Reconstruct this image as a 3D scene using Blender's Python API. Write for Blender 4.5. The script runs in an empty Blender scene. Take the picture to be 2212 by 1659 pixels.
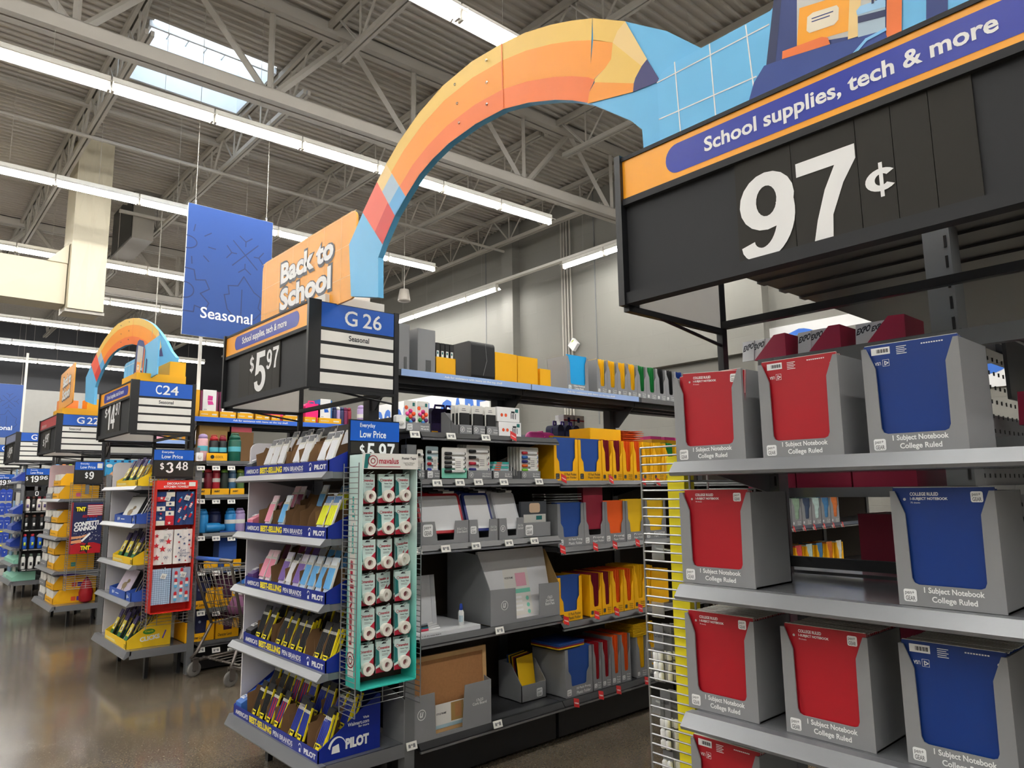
import bpy, math, random
from mathutils import Vector, Matrix
random.seed(7)
SC = bpy.context.scene
COL = SC.collection
# ---------------------------------------------------------------- camera
HC = 1.55                                   # camera height in metres
FPX = 1539.0                                # focal length in pixels of a 2212 x 1659 frame
YAW, PIT, ROL = math.radians(48.286), math.radians(8.413), math.radians(-0.776)
CF = Vector((math.cos(YAW)*math.cos(PIT), math.sin(YAW)*math.cos(PIT), math.sin(PIT)))
_r = CF.cross(Vector((0, 0, 1))).normalized(); _u = _r.cross(CF)
CR = _r*math.cos(ROL)+_u*math.sin(ROL); CU = -_r*math.sin(ROL)+_u*math.cos(ROL)
cd = bpy.data.cameras.new('camera'); cam = bpy.data.objects.new('camera', cd); COL.objects.link(cam)
cd.sensor_width = 36.0; cd.lens = FPX/2212*36.0; cd.clip_start = 0.05; cd.clip_end = 200
mw = Matrix((CR, CU, -CF)).transposed().to_4x4(); mw.translation = (0, 0, HC); cam.matrix_world = mw
SC.camera = cam
# ---------------------------------------------------------------- world, exposure
w = bpy.data.worlds.new('sky'); SC.world = w; w.use_nodes = True
bg = w.node_tree.nodes['Background']; bg.inputs[0].default_value = (0.8, 0.9, 1.0, 1); bg.inputs[1].default_value = 1.7
SC.view_settings.view_transform = 'Standard'; SC.view_settings.look = 'None'
SC.view_settings.exposure = 1.5; SC.view_settings.gamma = 1.0; SC.view_settings.use_curve_mapping = False
TUBE = 26.0                                  # radiance of a fluorescent tube
# ---------------------------------------------------------------- pixel -> place helpers (x, y in the 2212 x 1659 frame)
def _ray(x, y): return CF+CR*((x-1106)/FPX)-CU*((y-829.5)/FPX)
def onX(x, y, c):
    r = _ray(x, y); r = r*(c/r.x); return Vector((r.x, r.y, r.z+HC))
def onY(x, y, c):
    r = _ray(x, y); r = r*(c/r.y); return Vector((r.x, r.y, r.z+HC))
def onZ(x, y, c):
    r = _ray(x, y); r = r*((c-HC)/r.z); return Vector((r.x, r.y, c))
# ---------------------------------------------------------------- materials
def srgb(h):
    h = h.lstrip('#'); c = [int(h[i:i+2], 16)/255 for i in (0, 2, 4)]
    return [v/12.92 if v <= .04045 else ((v+.055)/1.055)**2.4 for v in c]
MATS = {}
def mat(name, col, rough=.55, metal=0., var=.05, scale=6., bump=0., bscale=60., spec=.5, trans=0., emis=0., alpha=1., coat=0.):
    if name in MATS: return MATS[name]
    m = bpy.data.materials.new(name); m.use_nodes = True; nt = m.node_tree; N = nt.nodes; L = nt.links
    b = N['Principled BSDF']; c = srgb(col) if isinstance(col, str) else col
    tc = N.new('ShaderNodeTexCoord'); nz = N.new('ShaderNodeTexNoise'); nz.inputs['Scale'].default_value = scale; nz.inputs['Detail'].default_value = 3
    L.new(tc.outputs['Object'], nz.inputs['Vector'])
    mx = N.new('ShaderNodeMix'); mx.data_type = 'RGBA'
    mx.inputs[6].default_value = [v*(1-var) for v in c]+[1]; mx.inputs[7].default_value = [min(1, v*(1+var)) for v in c]+[1]
    L.new(nz.outputs[0], mx.inputs[0]); L.new(mx.outputs[2], b.inputs['Base Color'])
    b.inputs['Roughness'].default_value = rough; b.inputs['Metallic'].default_value = metal
    b.inputs['Specular IOR Level'].default_value = spec; b.inputs['Transmission Weight'].default_value = trans
    b.inputs['Alpha'].default_value = alpha; b.inputs['Coat Weight'].default_value = coat
    if emis:
        b.inputs['Emission Color'].default_value = c+[1]; b.inputs['Emission Strength'].default_value = emis
    if bump:
        n2 = N.new('ShaderNodeTexNoise'); n2.inputs['Scale'].default_value = bscale; bp = N.new('ShaderNodeBump')
        bp.inputs['Strength'].default_value = bump; bp.inputs['Distance'].default_value = .002
        L.new(tc.outputs['Object'], n2.inputs['Vector']); L.new(n2.outputs[0], bp.inputs['Height']); L.new(bp.outputs[0], b.inputs['Normal'])
    MATS[name] = m; return m
BLK = mat('black_metal', '#141518', .35); DGREY = mat('charcoal_panel', '#2b2c2f', .6, spec=.3); CARDBLK = mat('price_card_black', '#2c2a26', .6, spec=.25)
WHITE = mat('white_paint', '#f2f2f2', .5); PAPER = mat('white_paper', '#e4e2dc', .6); GPAPER = mat('grey_white_paper', '#c9c8c4', .6)
SHGREY = mat('shelf_grey', '#7b7d81', .18, .3); SHLIP = mat('shelf_lip_grey', '#7d7f84', .32, .35); UPGREY = mat('upright_grey', '#77797c', .4, .3)
GSHELF = mat('gondola_shelf_dark', '#4a4b4e', .3, .3); CHANNEL = mat('price_channel_black', '#17181b', .3); SILVER = mat('silver_edge', '#a9aab0', .25, .8)
WIRE = mat('wire_steel', '#9b9c9e', .3, .7); PEG = mat('pegboard_brown', '#33291f', .8, bump=.4, bscale=90); PEGG = mat('pegboard_grey', '#85868a', .5)
CGREY = mat('carton_grey', '#86878a', .6, var=.03); CYEL = mat('carton_yellow', '#f0b000', .5, var=.04); CBROWN = mat('kraft_board', '#7a5a38', .8, var=.08)
KRAFTIN = mat('kraft_inside', '#a07f4a', .8)
BLUE = mat('brand_blue', '#0656bc', .4, var=.02); ROYAL = mat('royal_blue_print', '#1029a0', .35, var=.03); ORANGE = mat('sign_orange', '#f7a51b', .35, var=.04)
PILOTB = mat('tray_blue', '#08248a', .4, var=.03); RED = mat('notebook_red', '#ac1422', .4, var=.03); NBLUE = mat('notebook_blue', '#0a3480', .4, var=.03)
YEL = mat('print_yellow', '#f6e11e', .45); INK = mat('ink_dark', '#22242c', .6); INKG = mat('ink_grey', '#77787a', .6); INKR = mat('ink_red', '#b5283c', .5)
TAGRED = mat('rollback_red', '#d0181e', .4); MAROON = mat('expo_maroon', '#94163a', .5); FMAROON = mat('folder_maroon', '#8c1830', .55)
FORANGE = mat('folder_orange', '#f2601a', .5); FYELLOW = mat('folder_yellow', '#f6c414', .5); FGREEN = mat('folder_green', '#12803a', .5); FBLACK = mat('folder_black', '#17181a', .5)
FBLUE = mat('folder_blue', '#234a94', .4); SKY = mat('notebook_sky', '#1ea4e8', .4)
TEAL = mat('teal_card', '#3fb8ae', .5); DTEAL = mat('dark_teal_card', '#14706e', .5); CLEAR = mat('clear_plastic', '#eef2f4', .12, trans=.85, spec=.5)
LPINK = mat('light_pink', '#e6a8bc', .5); PURPLE = mat('deep_purple', '#2a1858', .5); GREEN = mat('pack_green', '#1c6a34', .5); LGREEN = mat('mint_green', '#8fd0ae', .5)
# ---------------------------------------------------------------- mesh builder
class B:
    def __init__(s): s.v = []; s.f = []; s.m = []
    def add(s, vs, fs, m=0):
        o = len(s.v); s.v += [tuple(v) for v in vs]
        for f in fs: s.f.append([i+o for i in f]); s.m.append(m)
        return s
    def box(s, x0, x1, y0, y1, z0, z1, m=0):
        return s.add([(x0, y0, z0), (x1, y0, z0), (x1, y1, z0), (x0, y1, z0), (x0, y0, z1), (x1, y0, z1), (x1, y1, z1), (x0, y1, z1)],
                     [(0, 3, 2, 1), (4, 5, 6, 7), (0, 1, 5, 4), (1, 2, 6, 5), (2, 3, 7, 6), (3, 0, 4, 7)], m)
    def hexa(s, lo, hi, m=0):
        return s.add(list(lo)+list(hi), [(0, 3, 2, 1), (4, 5, 6, 7), (0, 1, 5, 4), (1, 2, 6, 5), (2, 3, 7, 6), (3, 0, 4, 7)], m)
    def prism(s, poly, a, b, ax='y', m=0):
        """polygon extruded along ax; poly is in the two other axes: y->(x,z) x->(y,z) z->(x,y)"""
        n = len(poly)
        mk = {'y': lambda p, t: (p[0], t, p[1]), 'x': lambda p, t: (t, p[0], p[1]), 'z': lambda p, t: (p[0], p[1], t)}[ax]
        A = sum(poly[i][0]*poly[(i+1) % n][1]-poly[(i+1) % n][0]*poly[i][1] for i in range(n))
        fl = (A > 0) != (ax == 'y')
        vs = [mk(p, a) for p in poly]+[mk(p, b) for p in poly]
        c0 = list(range(n)); c1 = [i+n for i in range(n)]
        fs = [c0[::-1], c1] if fl else [c0, c1[::-1]]
        for i in range(n):
            j = (i+1) % n; q = (i, j, j+n, i+n); fs.append(q if fl else q[::-1])
        return s.add(vs, fs, m)
    def tube(s, pts, r, n=6, m=0, cap=True):
        pts = [Vector(p) for p in pts]; vs = []; k = len(pts); prev = None
        for i, p in enumerate(pts):
            d = (pts[min(i+1, k-1)]-pts[max(i-1, 0)])
            d = d.normalized() if d.length > 1e-9 else Vector((0, 0, 1))
            if prev is None: up = Vector((0, 0, 1)) if abs(d.z) < .9 else Vector((1, 0, 0)); a = d.cross(up).normalized()
            else: a = (prev-d*prev.dot(d)).normalized()
            prev = a; b = d.cross(a); rr = r[i] if isinstance(r, (list, tuple)) else r
            for j in range(n):
                t = 2*math.pi*j/n; vs.append(p+a*(math.cos(t)*rr)+b*(math.sin(t)*rr))
        fs = []
        for i in range(k-1):
            for j in range(n):
                q = (j+1) % n; fs.append((i*n+j, i*n+q, (i+1)*n+q, (i+1)*n+j))
        if cap: fs.append(tuple(range(n))[::-1]); fs.append(tuple((k-1)*n+j for j in range(n)))
        return s.add(vs, fs, m)
    def lathe(s, prof, n=14, c=(0, 0, 0), ax='z', m=0):
        vs = []; k = len(prof)
        for r, h in prof:
            for j in range(n):
                t = 2*math.pi*j/n; a, b = r*math.cos(t), r*math.sin(t)
                p = (a, b, h) if ax == 'z' else ((a, h, b) if ax == 'y' else (h, a, b))
                vs.append((p[0]+c[0], p[1]+c[1], p[2]+c[2]))
        fs = []
        for i in range(k-1):
            for j in range(n):
                q = (j+1) % n; f = (i*n+j, i*n+q, (i+1)*n+q, (i+1)*n+j); fs.append(f[::-1] if ax == 'y' else f)
        e0 = tuple(range(n)); e1 = tuple((k-1)*n+j for j in range(n))
        fs.append(e0 if ax == 'y' else e0[::-1]); fs.append(e1[::-1] if ax == 'y' else e1)
        return s.add(vs, fs, m)
    def quad(s, a, b, c, d, m=0): return s.add([a, b, c, d], [(0, 1, 2, 3)], m)
    def mesh(s, name, mats, smooth=False):
        me = bpy.data.meshes.new(name); me.from_pydata(s.v, [], s.f)
        for mm in (mats if isinstance(mats, (list, tuple)) else [mats]): me.materials.append(mm)
        if any(s.m): me.polygons.foreach_set('material_index', s.m)
        if smooth: me.polygons.foreach_set('use_smooth', [True]*len(s.f))
        me.update(); return me
    def obj(s, name, mats, parent=None, smooth=False):
        return link(name, s.mesh(name, mats, smooth), parent)
def link(name, me, parent=None):
    o = bpy.data.objects.new(name, me); COL.objects.link(o)
    if parent is not None: o.parent = parent
    return o
def tag(o, label, cat, group=None):
    o['label'] = label; o['category'] = cat
    if group: o['group'] = group
    return o
def thing(name, label, cat, loc=(0, 0, 0), rz=0., group=None):
    o = bpy.data.objects.new(name, None); o.empty_display_size = .05; COL.objects.link(o)
    o.location = loc; o.rotation_euler = (0, 0, rz); return tag(o, label, cat, group)
def at(o, loc, rz=0.): o.location = loc; o.rotation_euler = (0, 0, rz); return o
def struct(o): o['kind'] = 'structure'; return o
def dup(root, loc=None, rz=None, label=None, group=None):
    r = root.copy(); COL.objects.link(r)
    if loc is not None: r.location = loc
    if rz is not None: r.rotation_euler = (0, 0, rz)
    if label: r['label'] = label
    if group: r['group'] = group
    for ch in root.children:
        c = ch.copy(); COL.objects.link(c); c.parent = r
        for g in ch.children:
            d = g.copy(); COL.objects.link(d); d.parent = c
    return r
EC = -math.pi/2       # heading of a thing that faces the main alley (-X); 0 faces the camera side of an aisle (-Y)
ORD = ['first', 'second', 'third', 'fourth', 'fifth', 'sixth', 'seventh', 'eighth', 'ninth', 'tenth', 'eleventh', 'twelfth', 'thirteenth', 'fourteenth', 'fifteenth', 'sixteenth',
       'seventeenth', 'eighteenth', 'nineteenth', 'twentieth', 'twenty-first', 'twenty-second', 'twenty-third', 'twenty-fourth', 'twenty-fifth', 'twenty-sixth', 'twenty-seventh', 'twenty-eighth']
# ---------------------------------------------------------------- flat shapes and lettering
_TX = {}
def _glyphs(s, bold, shear, space):
    k = (s, bold, shear, space)
    if k not in _TX:
        cu = bpy.data.curves.new('t', 'FONT'); cu.body = s; cu.size = 1; cu.offset = bold; cu.shear = shear; cu.resolution_u = 3
        cu.space_character = space; cu.space_line = .85; cu.align_x = 'CENTER' if '\n' in s else 'LEFT'
        ob = bpy.data.objects.new('t', cu); me = ob.to_mesh()
        vs = [v.co.copy() for v in me.vertices]; fs = [list(p.vertices) for p in me.polygons]
        ob.to_mesh_clear(); bpy.data.objects.remove(ob); bpy.data.curves.remove(cu)
        xs = [v.x for v in vs]; ys = [v.y for v in vs]
        _TX[k] = (vs, fs, min(xs), max(xs), min(ys), max(ys))
    return _TX[k]
# hand-drawn heavy digits (unit height), used for the price cards
def _arc(cx, cy, rx, ry, a0, a1, n=10): return [(cx+rx*math.cos(math.radians(a0+(a1-a0)*i/n)), cy+ry*math.sin(math.radians(a0+(a1-a0)*i/n))) for i in range(n+1)]
def _band(out, inn): return [[out[i], out[i+1], inn[i+1], inn[i]] for i in range(len(out)-1)]
def digit_polys(ch):
    T = .2
    ring = lambda cx, cy, rx, ry, a0=0, a1=360, t=T, n=20, ty=.155: _band(_arc(cx, cy, rx, ry, a0, a1, n), _arc(cx, cy, rx-t, ry-ty, a0, a1, n))
    if ch == '0': return ring(.32, .5, .32, .5), .64
    if ch == '1': return [[(.2, 0), (.4, 0), (.4, 1), (.25, 1), (.2, .9)], [(.0, .78), (.2, .9), (.2, .72), (.0, .62)]], .42
    if ch == '7': return [[(0, .84), (.64, .84), (.64, 1), (0, 1)], [(.42, .84), (.64, .84), (.5, .62), (.3, .6)], [(.3, .6), (.5, .62), (.37, .3), (.2, .28)], [(.2, .28), (.37, .3), (.35, 0), (.14, 0)]], .64
    if ch == '9': return ring(.32, .67, .32, .33)+_band(_arc(.24, .5, .4, .5, 20, -90, 12), _arc(.24, .5, .2, .35, 20, -90, 12))+_band(_arc(.26, .2, .26, .2, 180, 270, 5), _arc(.26, .24, .1, .09, 180, 270, 5)), .64
    if ch == '6': p, w_ = digit_polys('9'); return [[(.64-x, 1-y) for x, y in q] for q in p], w_
    if ch == '5': return [[(.1, .85), (.58, .85), (.58, 1), (.1, 1)], [(.1, .85), (.28, .85), (.22, .46), (.04, .42)], [(.04, .42), (.22, .46), (.3, .54), (.26, .66), (.12, .58)]]+_band(_arc(.3, .33, .34, .33, 115, -140, 16), _arc(.3, .33, .14, .18, 115, -140, 16))+[[(.0, .26), (.04, .12), (.2, .2), (.19, .28)]], .64
    if ch == '4': return [[(.36, 0), (.54, 0), (.54, 1), (.36, 1)], [(0, .22), (.66, .22), (.66, .37), (0, .37)], [(0, .37), (.18, .37), (.4, .78), (.36, 1)]], .66
    if ch == '3': return _band(_arc(.28, .73, .3, .27, 170, -80, 14), _arc(.28, .73, .11, .13, 170, -80, 14))+_band(_arc(.28, .29, .34, .29, 80, -170, 16), _arc(.28, .29, .14, .14, 80, -170, 16)), .62
    if ch == '8': return ring(.32, .74, .29, .26, t=.17, ty=.12)+ring(.32, .28, .33, .29, t=.18, ty=.13), .65
    if ch == '2': return _band(_arc(.3, .68, .31, .32, 175, -35, 14), _arc(.3, .68, .12, .17, 175, -35, 14))+[[(.4, .58), (.56, .5), (.3, .16), (0, .16)], [(0, 0), (.62, 0), (.62, .16), (0, .16)]], .62
    if ch == '¢': return _band(_arc(.32, .5, .34, .33, 40, 320, 18), _arc(.32, .5, .14, .17, 40, 320, 18))+[[(.28, 0), (.36, 0), (.36, 1), (.28, 1)]], .64
    if ch == '$': return _band(_arc(.3, .67, .28, .24, 20, 270, 12), _arc(.3, .67, .12, .1, 20, 270, 12))+_band(_arc(.3, .32, .3, .25, 90, -160, 12), _arc(.3, .32, .13, .11, 90, -160, 12))+[[(.26, 0), (.34, 0), (.34, 1), (.26, 1)]], .6
def digits(s, parent, x, z, wd, ht, y, m, side='f', name='price_digit'):
    P = []; u = 0
    for ch in s:
        q, w_ = digit_polys(ch); P += [[(a+u, c) for a, c in k] for k in q]; u += w_+.1
    u -= .1; return flats([[(a*wd/u, c*ht) for a, c in k] for k in P], parent, x, z, y, m, side, name, 4e-5)
def place(side, x, z, y):
    """map a flat point (u right, v up) to local axes on a face: f front, r right side, l left side, t top, b bottom"""
    return {'f': lambda u, v: (x+u, y, z+v), 'r': lambda u, v: (y, x+u, z+v), 'l': lambda u, v: (y, x-u, z+v), 't': lambda u, v: (x+u, z+v, y), 'k': lambda u, v: (x-u, y, z+v)}[side]
def text(s, parent, x, z, wd, ht, y, m, side='f', bold=0.0, shear=0., space=1., rot=0., name='lettering', xf=None):
    """lettering fitted into a box wd x ht whose lower left corner is x, z on the given face"""
    vs, fs, x0, x1, y0, y1 = _glyphs(s, bold, shear, space)
    f = place(side, x, z, y); sx = wd/(x1-x0); sy = ht/(y1-y0) if ht else sx; P = []
    for v in vs:
        u, t = (v.x-x0)*sx, (v.y-y0)*sy
        if rot: cx, cy = wd/2, ht/2; u, t = u-cx, t-cy; u, t = cx+u*math.cos(rot)-t*math.sin(rot), cy+u*math.sin(rot)+t*math.cos(rot)
        P.append(xf(u, t) if xf else f(u, t))
    fs = [q[::-1] for q in fs] if side in ('l', 'k') and False else fs
    b = B(); b.add(P, fs); return b.obj(name, m, parent)
def rrect(wd, ht, r, n=4):
    P = []
    for cx, cy, a in ((wd-r, r, -90), (wd-r, ht-r, 0), (r, ht-r, 90), (r, r, 180)):
        for i in range(n+1):
            t = math.radians(a+90*i/n); P.append((cx+r*math.cos(t), cy+r*math.sin(t)))
    return P
def flat(poly, parent, x, z, y, m, side='f', name='print', th=0.):
    f = place(side, x, z, y); b = B(); n = len(poly)
    A = sum(poly[i][0]*poly[(i+1) % n][1]-poly[(i+1) % n][0]*poly[i][1] for i in range(n))
    if A < 0: poly = poly[::-1]
    b.add([f(*p) for p in poly], [list(range(n))]); return b.obj(name, m, parent)
def strip(pts, wd, closed=False):
    """polyline with width -> list of quads (flat polygons)"""
    out = []; n = len(pts); k = n if closed else n-1
    for i in range(k):
        a = Vector(pts[i]); b = Vector(pts[(i+1) % n]); d = (b-a)
        if d.length < 1e-9: continue
        d.normalize(); nn = Vector((-d.y, d.x))*wd/2; e = d*wd*.3
        out.append([tuple(a-e-nn), tuple(b+e-nn), tuple(b+e+nn), tuple(a-e+nn)])
    return out
def flats(polys, parent, x, z, y, m, side='f', name='print', step=0.):
    b = B()
    for i, p in enumerate(polys):
        f = place(side, x, z, y+(i*step if side in ('r', 't') else -i*step))
        n = len(p); A = sum(p[i][0]*p[(i+1) % n][1]-p[(i+1) % n][0]*p[i][1] for i in range(n))
        if A < 0: p = p[::-1]
        b.add([f(*q) for q in p], [list(range(n))])
    return b.obj(name, m, parent)
def circ(cx, cy, r, n=16, ry=None, a0=0., a1=360.):
    ry = r if ry is None else ry; full = a1-a0 >= 360
    return [(cx+r*math.cos(math.radians(a0+(a1-a0)*i/(n if full else n-1))), cy+ry*math.sin(math.radians(a0+(a1-a0)*i/(n if full else n-1)))) for i in range(n)]
def star(cx, cy, r, a=90.): return [(cx+(r if i % 2 == 0 else r*.42)*math.cos(math.radians(a+36*i)), cy+(r if i % 2 == 0 else r*.42)*math.sin(math.radians(a+36*i))) for i in range(10)]
def rect(x, y, wd, ht): return [(x, y), (x+wd, y), (x+wd, y+ht), (x, y+ht)]
def pglogo(parent, x, z, s, y, side='f', small=False, m=None, inkm=None):
    """rounded square badge with the two-line maker's mark"""
    lg = flat(rrect(s, s, s*.16, 3), parent, x, z, y, m or WHITE, side, 'logo_badge')
    e = .0006 if side in ('f', 'l') else -.0006
    e = {'f': -.0005, 'r': .0005, 'l': -.0005}[side]
    text('pen+', lg, x+s*.12, z+s*.5, s*.7, s*.36, y+e, inkm or INKG, side, .01); text('GEAR', lg, x+s*.14, z+s*.1, s*.74, s*.36, y+e, inkm or INKG, side, .02)
    return lg
def ulogo(parent, x, z, s, y):
    lg = flats(strip(circ(s/2, s/2, s*.46, 18), s*.08, True), parent, x, z, y, WHITE, 'f', 'logo_ring')
    text('u', lg, x+s*.28, z+s*.26, s*.44, s*.5, y, WHITE, 'f', .02, .3); return lg
# ================================================================ the building
XW, XL, YF, YN = 12.3, -14.0, 35.0, -10.0        # back wall, left end, far wall, near wall
ZD = HC+7.05                                     # roof deck height
def floor_mat():
    m = bpy.data.materials.new('polished_concrete'); m.use_nodes = True; nt = m.node_tree; N = nt.nodes; L = nt.links; b = N['Principled BSDF']
    tc = N.new('ShaderNodeTexCoord')
    def noise(s, d=4):
        n = N.new('ShaderNodeTexNoise'); n.inputs['Scale'].default_value = s; n.inputs['Detail'].default_value = d; L.new(tc.outputs['Object'], n.inputs['Vector']); return n.outputs[0]
    def ramp(src, a, b_, c0, c1):
        r = N.new('ShaderNodeValToRGB'); r.color_ramp.elements[0].position = a; r.color_ramp.elements[1].position = b_
        r.color_ramp.elements[0].color = srgb(c0)+[1]; r.color_ramp.elements[1].color = srgb(c1)+[1]; L.new(src, r.inputs[0]); return r.outputs[0]
    def mix(a, b_, f, mode='MIX'):
        x = N.new('ShaderNodeMix'); x.data_type = 'RGBA'; x.blend_type = mode
        if isinstance(f, float): x.inputs[0].default_value = f
        else: L.new(f, x.inputs[0])
        L.new(a, x.inputs[6]); L.new(b_, x.inputs[7]); return x.outputs[2]
    base = ramp(noise(.9, 6), .3, .72, '#62584a', '#7d7262')
    fine = ramp(noise(90, 4), .35, .7, '#565656', '#ffffff')
    c = mix(base, fine, .45, 'MULTIPLY')
    vo = N.new('ShaderNodeTexVoronoi'); vo.inputs['Scale'].default_value = 75; L.new(tc.outputs['Object'], vo.inputs['Vector'])
    sp = ramp(vo.outputs['Distance'], .06, .16, '#ffffff', '#000000')
    hi = N.new('ShaderNodeRGB'); hi.outputs[0].default_value = srgb('#a89c86')+[1]
    c = mix(c, hi.outputs[0], sp)
    L.new(c, b.inputs['Base Color'])
    rr = N.new('ShaderNodeMapRange'); rr.inputs[3].default_value = .1; rr.inputs[4].default_value = .3; L.new(noise(3, 5), rr.inputs[0]); L.new(rr.outputs[0], b.inputs['Roughness'])
    b.inputs['Specular IOR Level'].default_value = .5; b.inputs['Coat Weight'].default_value = .3; b.inputs['Coat Roughness'].default_value = .1
    return m
struct(B().box(XL, XW+.3, YN, YF+.3, -.2, 0).obj('floor', floor_mat()))
for i, y in enumerate((5.2, 12.6, 20.0)):        # saw-cut joints of the slab
    pass
DECK = mat('deck_paint', '#bdb8b0', .6, var=.05, scale=1.5)
STEEL = mat('steel_paint', '#b4afa6', .55, var=.05, scale=2)
WALLM = mat('block_wall_grey', '#86847e', .7, var=.05, scale=.8, bump=.15, bscale=14); WALLD = mat('wall_charcoal', '#35363a', .6, var=.06); WALLL = mat('wall_light_grey', '#b4b3ae', .6)
SKY_OPEN = [(2.55, 4.45, 10.95, 12.6), (2.55, 4.45, 26.0, 27.9)]
b = B(); per = .16; y = YN; gy = []
while y < YF: gy.append(y); y += per
for y in gy:
    xs = [(XL, XW)]
    for (a0, a1, c0, c1) in SKY_OPEN:
        if y+per > c0 and y < c1: xs = [(XL, a0), (a1, XW)]
    for a, c in xs:
        P = [(y, ZD), (y+.045, ZD), (y+.065, ZD+.04), (y+.14, ZD+.04), (y+per, ZD)]
        for i in range(4): b.quad((a, P[i][0], P[i][1]), (a, P[i+1][0], P[i+1][1]), (c, P[i+1][0], P[i+1][1]), (c, P[i][0], P[i][1]))
struct(b.obj('ceiling', DECK))
GLZ = bpy.data.materials.new('skylight_lens'); GLZ.use_nodes = True
_n = GLZ.node_tree; _t = _n.nodes.new('ShaderNodeBsdfTranslucent'); _t.inputs[0].default_value = (.95, .97, 1, 1); _n.links.new(_t.outputs[0], _n.nodes['Material Output'].inputs[0])
CURB = mat('curb_white', '#dfe6ec', .5)
for k, (x0, x1, y0, y1) in enumerate(SKY_OPEN):
    r = struct(bpy.data.objects.new('window_%d' % (k+1), None)); COL.objects.link(r); r.location = ((x0+x1)/2, (y0+y1)/2, ZD)
    dx, dy = (x1-x0)/2, (y1-y0)/2; c = B(); t = .04
    for a in ((-dx-t, -dx, -dy-t, dy+t), (dx, dx+t, -dy-t, dy+t), (-dx, dx, -dy-t, -dy), (-dx, dx, dy, dy+t)): c.box(a[0], a[1], a[2], a[3], -.06, .95)
    c.obj('curb', CURB, r)
    nx, ny = 6, 4
    for i in range(nx):
        for j in range(ny):
            u0 = -dx+2*dx*i/nx+.008; u1 = -dx+2*dx*(i+1)/nx-.008; v0 = -dy+2*dy*j/ny+.008; v1 = -dy+2*dy*(j+1)/ny-.008
            B().box(u0, u1, v0, v1, .9, .905).obj('pane', GLZ, r)
    g = B()
    for i in range(1, nx): g.box(-dx+2*dx*i/nx-.009, -dx+2*dx*i/nx+.009, -dy, dy, .88, .915)
    for j in range(1, ny): g.box(-dx, dx, -dy+2*dy*j/ny-.009, -dy+2*dy*j/ny+.009, .88, .915)
    g.obj('glazing_bars', STEEL, r)
# walls
def block_wall(m):
    nt = m.node_tree; N = nt.nodes; L = nt.links; tc = N['Texture Coordinate']; sp = N.new('ShaderNodeSeparateXYZ'); cb = N.new('ShaderNodeCombineXYZ'); L.new(tc.outputs['Object'], sp.inputs[0]); L.new(sp.outputs[1], cb.inputs[0]); L.new(sp.outputs[2], cb.inputs[1])
    br = N.new('ShaderNodeTexBrick'); br.inputs['Scale'].default_value = 1.0; br.inputs['Brick Width'].default_value = .8; br.inputs['Row Height'].default_value = .4; br.inputs['Mortar Size'].default_value = .008; L.new(cb.outputs[0], br.inputs['Vector'])
    bp = N.new('ShaderNodeBump'); bp.invert = True; bp.inputs['Strength'].default_value = .5; bp.inputs['Distance'].default_value = .01; L.new(br.outputs['Fac'], bp.inputs['Height']); L.new(bp.outputs[0], N['Principled BSDF'].inputs['Normal'])
block_wall(WALLM)
wb = struct(B().box(XW, XW+.3, YN, YF, 0, ZD+.1).obj('wall_back', WALLM))
struct(B().box(XL-.3, XL, YN, YF, 0, ZD+.1).obj('wall_left', WALLL))
struct(B().box(XL, XW, YN-.3, YN, 0, ZD+.1).obj('wall_front', WALLL))
wf = struct(B().box(XL, XW, YF, YF+.3, 0, ZD+.1).obj('wall_far', WALLL))
B().box(XL, XW-.01, YF-.03, YF-.001, 5.9, ZD).obj('upper_band', WALLD, wf)
b = B()
for px in (1050, 1287): y = onX(px, 650, XW).y; b.box(XW-.012, XW, y-.012, y+.012, 3, ZD)
b.obj('panel_joint', INKG, wb)
y0 = onX(1108, 700, XW-.25).y; y1 = onX(1085, 700, XW-.25).y
B().box(XW-.25, XW, y0, y1, 0, ZD).obj('pilaster', WALLM, wb)
p = onX(1566, 751, XW-.18)
B().box(XW-.18, XW, YN, onX(1375, 781, XW-.18).y, p.z-.16, p.z).obj('ledge', WALLM, wb)
y0 = onX(1646, 650, XW-.25).y; y1 = onX(1622, 650, XW-.25).y
B().box(XW-.25, XW, y0, y1, 0, ZD).obj('pilaster', WALLM, wb)
for px in (1216, 1222, 1228, 1235):
    y = onX(px, 700, XW-.05).y; B().tube([(XW-.05, y, 3.0), (XW-.05, y, ZD-.4)], .022).obj('conduit', STEEL, wb)
# high wall sign (only the upper halves of its letters show over the shelves)
sy0 = onX(780, 870, XW-.04).y; sy1 = onX(1058, 890, XW-.04).y; sz = onX(1000, 850, XW-.04).z
s = thing('wall_sign', 'white wall sign with big blue capital letters high on the grey back wall', 'sign', (XW-.05, sy0, sz-1.25), EC)
B().box(0, sy0-sy1, 0, .04, 0, 1.35).obj('board', WHITE, s)
text('PERSONAL CARE', s, .15, .1, sy0-sy1-.3, 1.05, -.004, mat('sign_blue', '#2f6fd0', .5), bold=.03)
s2y0 = onX(1655, 740, XW-.04).y; s2y1 = onX(2140, 640, XW-.04).y-2
s = thing('wall_sign', 'white wall sign with blue letters behind the maroon marker trays', 'sign', (XW-.05, s2y0, onX(1669, 710, XW).z-1.5), EC)
B().box(0, s2y0-s2y1, 0, .04, 0, 1.5).obj('board', WHITE, s)
text('Cosmetics', s, .15, .2, (s2y0-s2y1)*.95, 1.2, -.004, MATS['sign_blue'], bold=.02)
q = onX(1242, 745, XW-.05)
s = thing('wall_sensor', 'small white square sensor turned on its corner on the back wall', 'sensor', (XW-.1, q.y, q.z), EC)
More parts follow.
